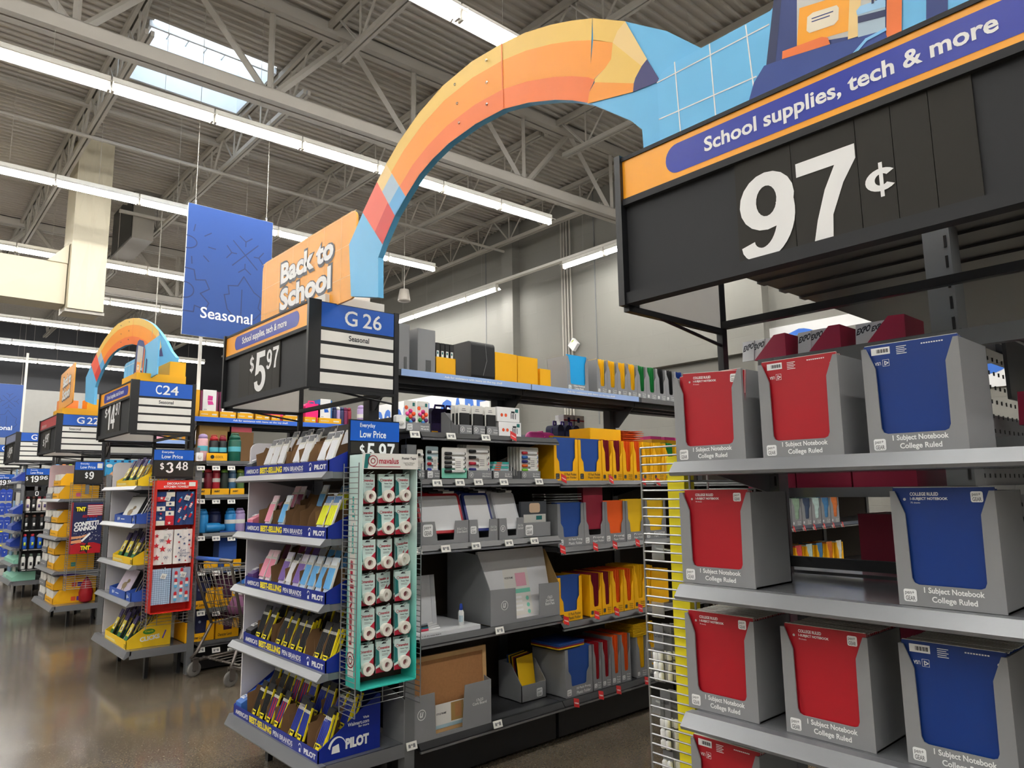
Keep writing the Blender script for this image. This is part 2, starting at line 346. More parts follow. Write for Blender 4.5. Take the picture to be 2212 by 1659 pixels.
b = B(); b.prism([(0, -.16), (.16, 0), (0, .16), (-.16, 0)], -.03, .06); b.obj('housing', WHITE, s); flat([(-.03, .05), (.04, .09), (.03, .12), (-.04, .08)], s, 0, 0, -.031, mat('lime', '#b9cc3a', .5))
# ---------------------------------------------------------------- roof steel
def bar(b, p, q, r=.03, m=0): return b.tube([p, q], r, 4, m)
def girder(y, rz, lab):
    t = thing('roof_girder', lab, 'roof girder', (0, y, 0), rz); zb, zt = HC+5.55, ZD-.1; x0, x1 = -7.0, 12.1
    for nm, z in (('bottom_chord', zb), ('top_chord', zt)):
        c = B(); s = 1 if nm == 'top_chord' else 1
        c.box(x0, x1, -.13, -.02, z-.09, z+.09); c.box(x0, x1, .02, .13, z-.09, z+.09); c.box(x0, x1, -.13, .13, z+.075, z+.09); c.obj(nm, STEEL, t)
    n = 8; dx = (x1-x0)/n
    web = {}
    for i in range(n):
        a = x0+dx*i
        for nm, (u0, u1, v0, v1) in (('d', (0, dx/2, zt, zb)), ('u', (dx/2, dx, zb, zt)), ('v', (dx/2, dx/2, zb, zt))):
            if nm not in web:
                bb = B(); bar(bb, (u0, 0, v0), (u1, 0, v1), .055 if nm != 'v' else .045); web[nm] = bb.mesh('web', STEEL)
            o = link('web_member', web[nm], t); o.location.x = a
    return t
girder(9.42, math.radians(-1.9), 'deep grey roof girder crossing in front of the skylight')
girder(21.5, 0, 'deep grey roof girder far down the store behind the beige duct')
def joist_parts():
    Ls = 12.1; zt, zb = ZD-.03, ZD-.78; M = {}
    c = B(); c.box(-.07, -.015, 0, Ls, zt-.1, zt); c.box(.015, .07, 0, Ls, zt-.1, zt); M['top'] = c.mesh('top_chord', STEEL)
    c = B(); c.box(-.06, -.012, .5, Ls-.5, zb-.04, zb+.04); c.box(.012, .06, .5, Ls-.5, zb-.04, zb+.04); M['bot'] = c.mesh('bottom_chord', STEEL)
    c = B(); bar(c, (0, 0, zt-.05), (0, .62, zb), .022); M['dn'] = c.mesh('web', STEEL)
    c = B(); bar(c, (0, 0, zb), (0, .62, zt-.05), .022); M['up'] = c.mesh('web', STEEL)
    c = B(); bar(c, (0, 0, zb), (0, 0, zt-.05), .018); M['ve'] = c.mesh('web', STEEL)
    return M
JM = joist_parts(); JX = [-2.3, 0, 2.3, 4.6, 6.95, 9.3, 11.6]
def joist(x, y, lab):
    t = thing('roof_joist', lab, 'roof joist', (x, y, 0), 0, 'open web roof joists')
    link('top_chord', JM['top'], t); link('bottom_chord', JM['bot'], t)
    for i in range(9):
        for k, off in (('dn', 0), ('up', .62), ('ve', .62)): o = link('web_member', JM[k], t); o.location.y = .5+i*1.24+off
RN = ['nearest bay', 'bay behind the deep girder', 'farthest bay']
for k, y in enumerate((-2.75, 9.45, 21.55)):
    for i, x in enumerate(JX[::-1]):
        if (k == 0 and x < 2) or (k > 0 and x < 0): continue
        joist(x, y, 'open web roof joist, %s from the back wall, %s' % (ORD[i], RN[k]))
for px, py, z, r, lab in ((0, 242, HC+6.2, .035, 'white painted pipe under the deck above the second row of lights'), (300, 260, ZD-.12, .06, 'grey sprinkler pipe running along the deck left of the skylight'),
                      (200, 420, ZD-.15, .07, 'thick grey sprinkler main above the row of lights over the blue banner'), (1290, 15, ZD-.2, .06, 'grey sprinkler pipe above the pencil arch')):
    q = onZ(px, py, z); b = B(); b.tube([(-3, 0, 0), (11.9, 0, 0)], r, 8); o = b.obj('ceiling_pipe', STEEL); at(o, (0, q.y, z)); tag(o, lab, 'pipe')
# ---------------------------------------------------------------- beige air ducts
BEIGE = mat('duct_beige', '#d3cab2', .5, var=.04, scale=1.5); DUCTG = mat('duct_grey', '#8d877f', .5)
YD = 15.4
def px2(p, Y=YD): q = onY(p[0], p[1], Y); return q.x, q.z
xl, zb = px2((145, 664)); xr, _ = px2((223, 673)); 
d = thing('air_duct', 'beige sheet metal duct dropping from the roof into a long horizontal duct', 'duct', (xl, YD, zb), 0)
W_ = xr-xl; H_ = ZD-zb-.05
b = B(); b.box(0, W_, 0, .85, 0, H_); b.obj('riser', BEIGE, d)
for zz in (.0, 1.42):
    c = B(); h = 1.4 if zz == 0 else H_-1.42
    c.add([(.02, -.001, zz+.02), (W_/2-.02, -.001, zz+.02), (W_/2-.02, -.001, zz+h-.02), (.02, -.001, zz+h-.02), (W_/4, -.035, zz+h/2)], [(0, 1, 4), (1, 2, 4), (2, 3, 4), (3, 0, 4)]); c.obj('panel', BEIGE, d)
    c = B(); c.add([(W_/2+.02, -.001, zz+.02), (W_-.02, -.001, zz+.02), (W_-.02, -.001, zz+h-.02), (W_/2+.02, -.001, zz+h-.02), (3*W_/4, -.035, zz+h/2)], [(0, 1, 4), (1, 2, 4), (2, 3, 4), (3, 0, 4)]); c.obj('panel', BEIGE, d)
B().box(-.03, W_+.03, .05, .12, -.06, -.005).obj('hanger_rail', STEEL, d)
_, z2 = px2((140, 563)); hh = z2-zb
b = B(); b.box(-6, -.02, .2, .8, .1, hh); b.obj('trunk', BEIGE, d)
for i in range(5):
    c = B(); u0 = -6+i*1.18; u1 = u0+1.14
    c.add([(u0, .199, .12), (u1, .199, .12), (u1, .199, hh-.02), (u0, .199, hh-.02), ((u0+u1)/2, .17, hh/2+.05)], [(0, 1, 4), (1, 2, 4), (2, 3, 4), (3, 0, 4)]); c.obj('panel', BEIGE, d)
c = B(); c.prism([(-.36, hh), (-.02, hh), (-.02, hh+.4)], .15, .75); c.obj('elbow', BEIGE, d)
qa, qb, qc = onY(284, 512, 17.55), onY(331, 518, 17.55), 19.5
d2 = thing('air_duct', 'grey duct box with a black open side behind the tall duct', 'duct', (qa.x, 17.55, qa.z), 0); dw = qb.x-qa.x; dh = ZD-qa.z-.06
c = B(); c.box(.01, dw, 0, 1.95, 0, dh); c.obj('casing', DUCTG, d2); c = B(); c.box(-.004, .009, .06, 1.9, .05, dh); c.obj('opening', BLK, d2); c = B(); c.box(-.3, dw+1.2, -.1, -.04, dh*.45, dh*.45+.07); c.obj('hanger_rail', STEEL, d2)
# ---------------------------------------------------------------- fluorescent rows
EMI = bpy.data.materials.new('tube_light'); EMI.use_nodes = True
_n = EMI.node_tree; _e = _n.nodes.new('ShaderNodeEmission'); _e.inputs[0].default_value = (1, .985, .95, 1); _e.inputs[1].default_value = TUBE; _n.links.new(_e.outputs[0], _n.nodes['Material Output'].inputs[0])
LW = mat('reflector_white', '#efece4', .4)
c = B(); c.box(0, 1.2, -.05, .05, -.02, .07)
for s in (-1, 1): c.add([(0, s*.05, .0), (1.2, s*.05, .0), (1.2, s*.14, -.05), (0, s*.14, -.05), (0, s*.05, .012), (1.2, s*.05, .012), (1.2, s*.148, -.046), (0, s*.148, -.046)], [(0, 1, 2, 3), (7, 6, 5, 4), (3, 2, 6, 7), (0, 3, 7, 4), (1, 5, 6, 2)])
LH = c.mesh('housing', LW)
c = B(); c.tube([(.03, 0, -.08), (1.17, 0, -.08)], .03, 8); LT = c.mesh('tube', EMI, True)
c = B(); c.box(0, .028, -.04, .04, -.112, -.015); LE = c.mesh('socket', LW)
c = B(); c.tube([(.6, 0, .06), (.6, 0, ZD-HC-4.99)], .0028, 4); LRD = c.mesh('hanger_rod', STEEL)
def light_parts(t):
    link('housing', LH, t); link('tube', LT, t); link('socket', LE, t); o = link('socket', LE, t); o.location.x = 1.172; link('hanger_rod', LRD, t)
def light_row(y, n, xend, rz, row, lab=None, z=HC+5.0, x0=None):
    cs, sn = math.cos(rz), math.sin(rz)
    for i in range(n):
        L_ = (i+1)*1.22
        t = thing('strip_light', '%s fluorescent light from the wall end, %s' % (ORD[i], row), 'ceiling light', (xend-L_*cs, y-L_*sn, z), rz, 'fluorescent strip lights')
        light_parts(t)
LR = ['row farthest behind the camera', 'row behind the camera', 'row straight overhead', 'row over the pencil arch', 'row in front of the skylight', 'row behind the blue banner top', 'row passing behind the beige duct', 'row just beyond the beige duct',
      'seventh row down the store', 'eighth row down the store', 'ninth row down the store', 'row by the far dark wall']
for k, (y, n, a) in enumerate(((-5.7, 16, 0), (-2.0, 16, 0), (1.75, 16, 0), (5.46, 16, 0), (9.02, 16, -.038), (12.75, 16, -.016), (17.0, 14, 0), (20.4, 12, 0), (24.1, 8, 0), (27.8, 8, 0), (31.3, 8, 0))):
    light_row(y, n, 9.08, a, LR[k])
for seg, (ya, n) in enumerate(((13.08, 6), (5.9, 4), (.4, 3))):
    for i in range(n):
        t = thing('strip_light', '%s fluorescent light, %s group along the back wall' % (ORD[i], ('left', 'middle', 'right')[seg]), 'ceiling light', (11.2, ya+i*1.22, HC+5.0), math.pi/2, 'fluorescent strip lights')
        light_parts(t)
o = tag(B().box(11.14, 11.26, 0.0, 21.0, HC+5.072, HC+5.13).obj('light_track', LW), 'long white steel track carrying the lights along the back wall', 'light track')
# ================================================================ shelving fixtures
SIDEP = mat('endcap_side_panel', '#dcd9de', .5); SIDEPINK = mat('endcap_side_panel_pinkish', '#d8bcc0', .5)
RRZ = onX(1595, 786, 2.19).z; print('RRZ', RRZ)
def endcap(yn, yf, tiers, lab, panel=SIDEP, ptop=1.86, open_back=False):
    t = thing('endcap_shelf', lab, 'shelf unit', (1.66, yf, 0), EC, 'endcap shelving units'); w = yf-yn
    for i, z in enumerate(tiers):
        base = i == len(tiers)-1; lh = .058 if base else .035
        s = B().box(.005, w-.005, .06, .5, z-.032, z).obj('shelf', SHGREY, t)
        c = B(); c.prism([(.06, z+.003), (.028, z+.003), (0, z-lh+.008), (.004, z-lh), (.012, z-lh-.002), (.062, z-.03)], 0, w, 'x'); c.obj('shelf_lip', SHLIP, s)
        if base:
            B().box(w-.012, w, .05, .5, z-.065, z).obj('side_rail', SHLIP, s)
            for lx in (.12, w-.16):
                for ly in (.2, .46): B().hexa([(lx+.01, ly, 0), (lx+.05, ly, 0), (lx+.05, ly+.03, 0), (lx+.01, ly+.03, 0)], [(lx, ly, z-.035), (lx+.06, ly, z-.035), (lx+.06, ly+.03, z-.035), (lx, ly+.03, z-.035)]).obj('leg', BLK, t)
        else:
            for xx in (.02, w-.03): B().prism([(.5, z), (.5, z-.09), (.2, z-.034), (.2, z-.03)], xx, xx+.008, 'x').obj('bracket', UPGREY, s)
    zb = tiers[-1]
    for xx in (.0, w-.06): 
        u = B().box(xx, xx+.06, .5, .56, .0, 1.8).obj('upright', UPGREY, t)
        c = B()
        for k in range(30): c.box(xx+.045, xx+.052, .499, .5, .35+k*.05, .38+k*.05)
        c.obj('slots', BLK, u)['kind'] = 'stuff'
    B().box(.06, w-.06, .52, .55, RRZ-.05, RRZ).obj('rear_rail', UPGREY, t)
    if panel:
        r = .05; P = [(.09, zb), (.09, ptop-r)]+[(.09+r-r*math.cos(math.radians(a)), ptop-r+r*math.sin(math.radians(a))) for a in (22, 45, 67, 90)]+[(.5, ptop), (.5, zb)]
        B().prism(P, -.002, .01, 'x').obj('side_panel', panel, t)
    return t
T26 = [onX(527.3, 1029.9, 1.70).z, onX(529.1, 1149.6, 1.70).z, onX(529.3, 1266.5, 1.70).z, onX(525.5, 1387.8, 1.71).z, onX(504.2, 1543.6, 1.70).z]
endcap(3.29, 4.44, T26, 'grey end-of-aisle shelf unit filled with blue trays of pens')
T24 = [onX(262, 1052, 1.72).z, onX(255, 1128, 1.72).z, onX(247, 1210, 1.72).z, onX(240, 1282, 1.72).z, .262]
endcap(6.72, 7.87, T24, 'grey end-of-aisle shelf unit holding yellow crayon trays', ptop=onX(270, 996, 1.76).z)
T22 = [onX(108, 1078, 1.72).z, onX(100, 1155, 1.72).z, onX(92, 1222, 1.72).z, .262]
endcap(10.02, 11.27, T22, 'grey end-of-aisle shelf unit stacked with yellow and grey cartons', SIDEPINK, ptop=onX(112, 1004, 1.76).z)
T20 = [1.72, 1.38, 1.05, .72, .40, .262]
T20 = [onX(30, 1041, 1.72).z, onX(26, 1110, 1.72).z, onX(22, 1145, 1.72).z, onX(20, 1180, 1.72).z, onX(16, 1212, 1.72).z, .262]
endcap(13.4, 14.55, T20, 'grey end-of-aisle shelf unit holding small blue and mint packs', None)
endcap(16.8, 17.95, [1.7, 1.3, .9, .5, .262], 'farthest grey end-of-aisle shelf unit with royal blue packs', None)
T97 = [onX(1464.4, 1001.4, 1.745).z, onX(1478.4, 1257.5, 1.745).z, onX(1491, 1526, 1.745).z, onX(1498.5, 1590, 1.745).z-.255]
E97Y = 1.21
endcap(.03, E97Y, T97, 'nearest end-of-aisle shelf unit stacked with grey notebook cartons', None)
# ---------------------------------------------------------------- price sign boxes over the endcaps
STEXT = {'pill': ROYAL}
PANBK = mat('panel_back_grey', '#cfccc7', .6); SX = 1.63; SH = .457; SZ0 = HC+.538
def sign(yf, yn, prices, aisle, lab, head='school', sea=(.37, .65), seas='Seasonal', headm=None, cards=(), flip=False):
    t = thing('price_sign', lab, 'sign', (SX, yf, SZ0), EC); w = yf-yn
    for nm, a, b_ in (('top_rail', .0, .012), ('middle_rail', .133, .153), ('bottom_rail', .423, .457)):
        B().box(0, w, -.011, .03, SH-b_, SH-a).obj(nm, DGREY, t)
    for x in (-.022, w): B().box(x, x+.022, -.02, .05, -.004, SH+.006).obj('end_post', BLK, t)
    h = B().box(.0, w, -.007, .0, SH-.133, SH-.012).obj('header_panel', headm or ORANGE, t)
    if head == 'school':
        x0, x1 = .125*w, .9*w
        pl = flat(rrect(x1-x0, .086, .041, 6), h, x0, SH-.115, -.0078, ROYAL, 'f', 'pill')
        text('School supplies, tech & more', pl, x0+.13*(x1-x0), SH-.102, .7*(x1-x0), .054, -.0086, WHITE, bold=.025)
    p = B().box(0, w, .006, .014, SH-.425, SH-.15).obj('price_panel', DGREY, t)
    for (a, b_) in cards: B().box(a, b_-.0015, -.001, .005, SH-.424, SH-.152).obj('price_card', CARDBLK, t)
    for s_, x0, x1, z0, z1 in prices: digits(s_, t, x0, z0, x1-x0, z1-z0, -.002, WHITE)
    # aisle marker on the side that faces the aisle
    d = .47
    for x in (w, -.02):
        B().box(x+.002, x+.014, .05, .5, .0, SH).obj('side_frame', BLK if x > 0 else PANBK, t)
        B().box(x-.004, x+.018, .5, .53, -.3, SH+.005).obj('rear_post', BLK, t)
    if aisle:
        X = w+.016; sp = B().box(X-.002, X, .052, .496, SH-.135, SH-.004).obj('aisle_panel', BLUE, t)
        for s_, a, b_ in aisle: text(s_, sp, .052+a*.444, SH-.112, (b_-a)*.444, .084, X+.001, WHITE, 'r', .012)
        for i, (a, b_) in enumerate(((.153, .21), (.228, .284), (.302, .359), (.378, .436))):
            st = B().box(X-.002, X+.001, .05, .494, SH-b_, SH-a).obj('category_strip', PAPER, t)
            if i == 0 and seas: text(seas, st, .05+sea[0]*.444, SH-b_+.015, (sea[1]-sea[0])*.444, .03, X+.0016, INK, 'r', .02)
    B().box(-.02, w+.02, .5, .525, RB-.025, RB).obj('rear_bar', BLK, t)
    for x in (-.02, w): B().box(x, x+.02, .0, .5, -.02, -.002).obj('side_bar', BLK, t); B().tube([(x+.01, .12, -.01), (x+.01, .5, -.06)], .006, 5).obj('stay_rod', BLK, t)
    return t
RB = onX(1592, 690, 2.14).z-SZ0
print('RB', RB)
def pb(s_, x0, y0, x1, y1, yf, X=None):
    """price glyph box from pixels on the sign front (x0,y0 upper left, x1,y1 lower right at the glyph's middle)"""
    c = (x0+x1)/2; a = onX(x0, (y0+y1)/2, SX); b_ = onX(x1, (y0+y1)/2, SX); zt = onX(c, y0, SX).z; zb = onX(c, y1, SX).z
    return (s_, yf-a.y, yf-b_.y, zb-SZ0, zt-SZ0)
Y97 = 1.302
cx = [Y97-onX(px, 450, SX).y for px in (1592, 1717, 1862, 1943, 2030, 2132)]
sign(Y97, .03, [pb('9', 1600, 370, 1720, 562, Y97), pb('7', 1724, 330, 1856, 526, Y97), pb('¢', 1871, 350, 1940, 426, Y97)], None, 'big black price sign reading 97 cents above the notebook shelf', cards=list(zip(cx[:-1], cx[1:])))
Y26 = 4.575
c26 = [Y26-onX(px, 800, SX).y for px in (517, 539, 550.5, 575, 588.5, 604)]
sign(Y26, 3.40, [pb('$', 540.5, 768, 549.5, 806, Y26), pb('5', 550.5, 760, 574.5, 845, Y26), pb('9', 577, 755, 588, 797, Y26), pb('7', 590, 748, 602.5, 793, Y26)], [('G', .307, .48), ('26', .555, .82)],
     'black price sign box reading 5.97 with the G 26 aisle marker', cards=list(zip(c26[:-1], c26[1:])))
Y24 = 7.98
sign(Y24, 6.83, [pb('$', 227.5, 882, 232.5, 904, Y24), pb('14', 233, 873, 248.5, 927, Y24), pb('97', 250.5, 868, 260.5, 896, Y24)], [('C', .295, .41), ('24', .43, .73)], 'black price sign box reading 14.97 with the C24 aisle marker', cards=[(.3, .62), (.62, .78)])
Y22 = 11.4
s = sign(Y22, 10.22, [('$', .26, .36, .1, .2), ('1', .4, .46, .08, .25), ('97', .5, .68, .14, .25)], [('G', .33, .52), ('22', .58, .88)], 'black price sign with a dusty red header and the G 22 aisle marker', head=None, headm=mat('header_red', '#b8363c', .4), sea=(.16, .45), cards=[(.2, .4), (.4, .52), (.52, .75)])
text('clearance', s, .1, SH-.11, .35, .05, -.0078, WHITE)
s = sign(14.72, 13.55, [('$', .28, .36, .1, .2), ('19', .4, .6, .08, .25), ('96', .62, .8, .14, .25)], [('G', .3, .48), ('20', .55, .85)], 'black price sign with a pale grey-blue header and partly hidden aisle marker', head=None, headm=mat('header_slate', '#8a93b4', .4), sea=(.36, .65), cards=[(.2, .4), (.4, .52), (.52, .75)])
s = sign(18.2, 17.0, [('19', .4, .6, .08, .25)], [('G', .3, .48), ('18', .55, .85)], 'farthest black price sign, cut by the left edge of the photo', head=None, headm=MATS['header_slate'], seas='Health & Beauty', sea=(.2, .8))
# ---------------------------------------------------------------- aisle gondolas
def gondola(x0, y0, yc, secs, topz, topy, lab, far=True, backtop=1.92):
    """secs: list of shelf-top heights per 1.22 m section"""
    t = thing('aisle_gondola', lab, 'shelf unit', (x0, y0, 0), 0, 'aisle gondola shelving'); S = 1.22; dc = yc-y0
    for i, zs in enumerate(secs):
        a = i*S+(.145 if i == 0 else 0); b_ = i*S+S-.006
        for k, z in enumerate(zs):
            sh = B().box(a, b_, .03, dc-.03, z-.03, z).obj('shelf', GSHELF, t)
            c = B(); c.prism([(.035, z+.001), (.012, z+.001), (-.012, z-.028), (-.012, z-.034), (.03, z-.034)], a, b_, 'x'); c.obj('price_channel', CHANNEL, sh)
            B().box(a, b_, -.016, -.002, z-.045, z-.034).obj('bumper_edge', SILVER, sh)
            for xx in (a+.006, b_-.012): B().prism([(dc-.03, z), (dc-.03, z-.12), (.2, z-.03), (.2, z)], xx, xx+.006, 'x').obj('bracket', GSHELF, sh)
        bp = B().box(a+.03, b_-.03, dc-.02, dc+.02, .2, backtop).obj('back_panel', PEG, t)
        B().box(a+.01, b_-.01, .06, dc, .02, .2).obj('kick_plate', BLK, t)
    for i in range(len(secs)+1): B().box(max(i*S, .18)-.035, max(i*S, .18)+.035, dc-.035, dc+.035, 0, topz-.0).obj('upright', GSHELF, t)
    n = len(secs)
    for i in range(n):
        a = i*S+(.145 if i == 0 else 0); b_ = i*S+S-.006; ty = topy-y0
        sh = B().box(a, b_, ty, 2*dc-ty, topz-.03, topz).obj('top_shelf', GSHELF, t)
        B().box(a, b_, ty-.012, ty, topz-.035, topz+.002).obj('front_edge', SILVER if i > 1 else GSHELF, sh)
        for s_ in (.06, .16, .24): B().box(a, b_, ty+s_, ty+s_+.03, topz-.06-s_*.1, topz-.03).obj('stiffener', GSHELF, sh)
        for xx in (a+.01,): B().prism([(dc, topz-.03), (dc, topz-.22), (dc-.08, topz-.22), (ty+.05, topz-.03)], xx, xx+.012, 'x').obj('bracket', GSHELF, sh)
        if far:
            for z in (1.86, 1.3): B().box(a, b_, dc+.04, 2*dc-.05, z-.03, z).obj('rear_shelf', GSHELF, t)
    return t
def zG(px, py, Y=3.28): return onY(px, py, Y).z
GY = 3.28; TOPY = 3.55
GZ1 = [zG(880, 947)+.042, zG(905, 1051.7)+.042, zG(899, 1198)+.042, zG(901, 1403)+.042, zG(880.5, 1634.8)+.042]
GZ2 = [zG(1379, 1050.6)+.042, zG(1385, 1180.7)+.042, zG(1393, 1327)+.042, GZ1[4]]
TOPZ = onY(867, 799, TOPY).z+.0
print('GZ', GZ1, GZ2, TOPZ, T26, T97)
gondola(2.1, GY, 3.88, [GZ1, GZ2, GZ2, GZ2, GZ2, GZ2], TOPZ, TOPY, 'long dark aisle shelving behind the pen display, full of boards and folders')
def C24Z(py, px=480): return onY(px, py, 6.72).z
CZ = [C24Z(1005)+.04, C24Z(1078)+.04, C24Z(1160)+.04, C24Z(1235)+.04, C24Z(1320)+.04, .262]
gondola(2.1, 6.70, 7.30, [CZ]*6, TOPZ, 6.97, 'dark aisle shelving of bottles and lunch bags behind the crayon display', far=False)
gondola(2.1, 10.02, 10.65, [[1.78, 1.45, 1.1, .7, .262]]*5, TOPZ, 10.3, 'dark aisle shelving with pale blue cartons behind the confetti display', far=False)
gondola(2.1, 13.4, 14.0, [[1.78, 1.45, 1.1, .7, .262]]*4, TOPZ, 13.7, 'dark aisle shelving behind the bottle display', far=False)
gondola(2.1, 16.8, 17.4, [[1.78, 1.45, 1.1, .7, .262]]*3, TOPZ, 17.1, 'farthest dark aisle shelving', far=False)
# ================================================================ cartons of notebooks on the nearest endcap
def cutbox(name, lab, cat, loc, rz, w, h, d, m=CGREY, notch='wide', logo=True, lines=('1 Subject Notebook', 'College Ruled'), group=None, inm=None, fh=1.0, inkm=None, bm=None):
    t = thing(name, lab, cat, loc, rz, group); e = .004
    b = B(); b.box(0, w, 0, d, 0, e); b.box(0, e, 0, d, 0, h); b.box(w-e, w, 0, d, 0, h); b.box(0, w, d-e, d, 0, h); b.obj('carton_body', m, t)
    if notch == 'wide': L_ = [(.05*w, h), (.14*w, .8*h), (.15*w, .24*h), (.17*w, .2*h), (.21*w, .185*h)]
    elif notch == 'slot': L_ = [(.12*w, h), (.13*w, .86*h), (.3*w, .7*h), (.34*w, .27*h), (.38*w, .23*h), (.42*w, .225*h)]
    else: L_ = [(.1*w, h), (.11*w, .55*h), (.2*w, .45*h), (.22*w, .24*h), (.26*w, .22*h)]
    R_ = [(w-x, z) for x, z in L_][::-1]
    if notch == 'slot': R_ = [(w-.42*w, .225*h), (w-.3*w, .23*h), (w-.25*w, .3*h), (w-.22*w, .58*h), (w-.12*w, .66*h), (w-.06*w, .7*h), (w-.05*w, h)]
    poly = [(0, 0), (0, h)]+L_+R_+[(w, h), (w, 0)]
    f = B().prism(poly[::-1], -e, 0).obj('front_panel', m, t)
    k = inkm or WHITE
    if notch == 'wide':
        if logo: pglogo(f, .055*w, .035*h, .13*w, -e-.0008, m=bm)
        for i, s_ in enumerate(lines): text(s_, f, (.26+.07*i)*w, (.105-.075*i)*h, (.56-.14*i)*w, .064*h, -e-.0008, k, bold=.025)
    elif notch == 'slot':
        if logo: pglogo(f, .08*w, .05*h, min(.36*w, .09*h), -e-.0008, m=bm)
        for i, s_ in enumerate(lines): text(s_, f, .54*w, (.125-.05*i)*h, .36*w, .038*h, -e-.0008, k)
    else:
        if logo: pglogo(f, .05*w, .04*h, .13*h, -e-.0008, m=bm)
        for i, s_ in enumerate(lines): text(s_, f, .4*w, (.12-.085*i)*h, .52*w, .065*h, -e-.0008, k, bold=.01)
    return t
def nb_mesh(cm):
    b = B(); w, h = .2, .25
    b.box(0, w, 0, .0004, 0, h-.0012); b.box(.0015, w-.0015, .0004, .0064, .0015, h, 1); b.box(0, w, .0064, .0068, 0, h-.0012); return b.mesh('notebook', [cm, PAPER])
NBM = {'red': nb_mesh(RED), 'blue': nb_mesh(NBLUE)}
def notebook_front(loc, colr, back, lab, tilt=0.):
    t = thing('notebook', lab, 'notebook', loc, EC); link('pages_and_cover', NBM[colr], t); y = -.0007
    if tilt: t.rotation_euler = (0, tilt, EC)
    if not back:
        text('COLLEGE RULED', t, .036, .231, .058, .0075, y, WHITE, bold=.03); text('1-SUBJECT NOTEBOOK', t, .036, .22, .076, .0075, y, WHITE, bold=.03)
        text('70 sheets', t, .036, .214, .02, .0035, y, WHITE); pglogo(t, .156, .217, .023, y)
        flats(strip(circ(.17, .02, .005, 3), .002, True)+strip(rect(.163, .013, .014, .015), .0008, True), t, 0, 0, y, WHITE, 'f', 'recycling_mark'); text('USA', t, .181, .016, .014, .007, y, WHITE, bold=.02)
        flat(circ(.024, .223, .0032, 10), t, 0, 0, y, GPAPER, 'f', 'punch_hole')
    else:
        bc = flat(rect(.016, .225, .042, .017), t, 0, 0, y, WHITE, 'f', 'barcode_label')
        flats([rect(.028+i*.0021, .229, .0008+.0005*(i % 3), .009) for i in range(13)], bc, 0, 0, y-.0004, INK, 'f', 'barcode')
        flats([rect(.072, .238-i*.0042, .022-.004*(i % 2), .0016) for i in range(5)]+[rect(.125+i*.0052, .237, .0036, .0028) for i in range(9)], t, 0, 0, y, WHITE, 'f', 'small_print')
        text('USA', t, .022, .2, .014, .008, y, WHITE, bold=.02, rot=math.pi); flats(strip(circ(.047, .204, .005, 3), .002, True)+strip(rect(.04, .197, .014, .015), .0008, True), t, 0, 0, y, WHITE, 'f', 'recycling_mark')
        flat(circ(.186, .223, .0032, 10), t, 0, 0, y, GPAPER, 'f', 'punch_hole')
    return t
XB = 1.745
ROWN = ['top shelf of notebooks', 'second shelf of notebooks', 'third shelf of notebooks', 'lowest shelf in view of notebooks']
NBOX = [  # tier, left px, right px, y px, colour, back?, stack visible, words
    (0, 1464, 1614, 1000, 'red', False, 3, 'red-fronted notebook carton at the left of the top shelf'), (0, 1651, 1827, 993, 'red', True, 3, 'red-fronted notebook carton in the middle of the top shelf'),
    (0, 1881, 2098, 984, 'blue', True, 3, 'blue-fronted notebook carton at the right of the top shelf'),
    (1, 1478, 1634, 1264, 'red', False, 3, 'red-fronted notebook carton alone at the left of the second shelf'), (1, 1946, 2178, 1319, 'blue', False, 3, 'blue-fronted notebook carton at the right of the second shelf'),
    (2, 1491, 1641, 1544, 'red', False, 22, 'full red notebook carton at the left of the third shelf'), (2, 1703, 1893, 1602, 'red', False, 22, 'full red notebook carton in the middle of the third shelf'),
    (2, 1967, 2240, 1680, 'blue', True, 22, 'full blue notebook carton at the right of the third shelf'), (3, 1506, 1680, 1840, 'red', True, 22, 'red notebook carton at the bottom edge, mostly cut off')]
NW = {}
for (ti, xl, xr, py_, cc, bk, nn, lb) in NBOX: NW[(ti, xl)] = ('top shelf', 'second shelf', 'third shelf', 'bottom edge')[ti]+' '+('left' if xl < 1520 else ('middle' if xl < 1800 else 'right'))+' carton'
for (ti, xl, xr, py, colr, back, n, lab) in NBOX:
    a = onX(xl, py, XB).y; c = onX(xr, py, XB).y
    if ti == 3: a = onX(1491, 1544, XB).y-.0; c = a-.205
    if ti == 2 and colr == 'blue': c = a-.207
    w = a-c; z = T97[ti]; h = .25; d = .19
    cutbox('notebook_carton', lab, 'carton', (XB, a, z+.001), EC, w, h, d, group='grey notebook cartons')
    cx = a-(w-.2)/2; short = lab.replace('notebook carton', 'carton')
    lean = .0
    up = .012 if not (ti == 0 and xl == 1464) else .022
    notebook_front((XB+.006, cx, z+.006+up*.3), colr, back, '%s notebook facing out, %s' % (colr, NW[(ti, xl)]), .07 if (ti == 0 and xl == 1464) else 0.)
    for k in range(1, n):
        o = link('notebook', NBM[colr], None); at(o, (XB+.006+.0079*k, cx+random.uniform(-.0012, .0012), z+.005+random.uniform(0, .0015)), EC)
        tag(o, '%s notebook, %s from front, %s' % (colr, ORD[k], NW[(ti, xl)]), 'notebook', 'notebooks packed in cartons')
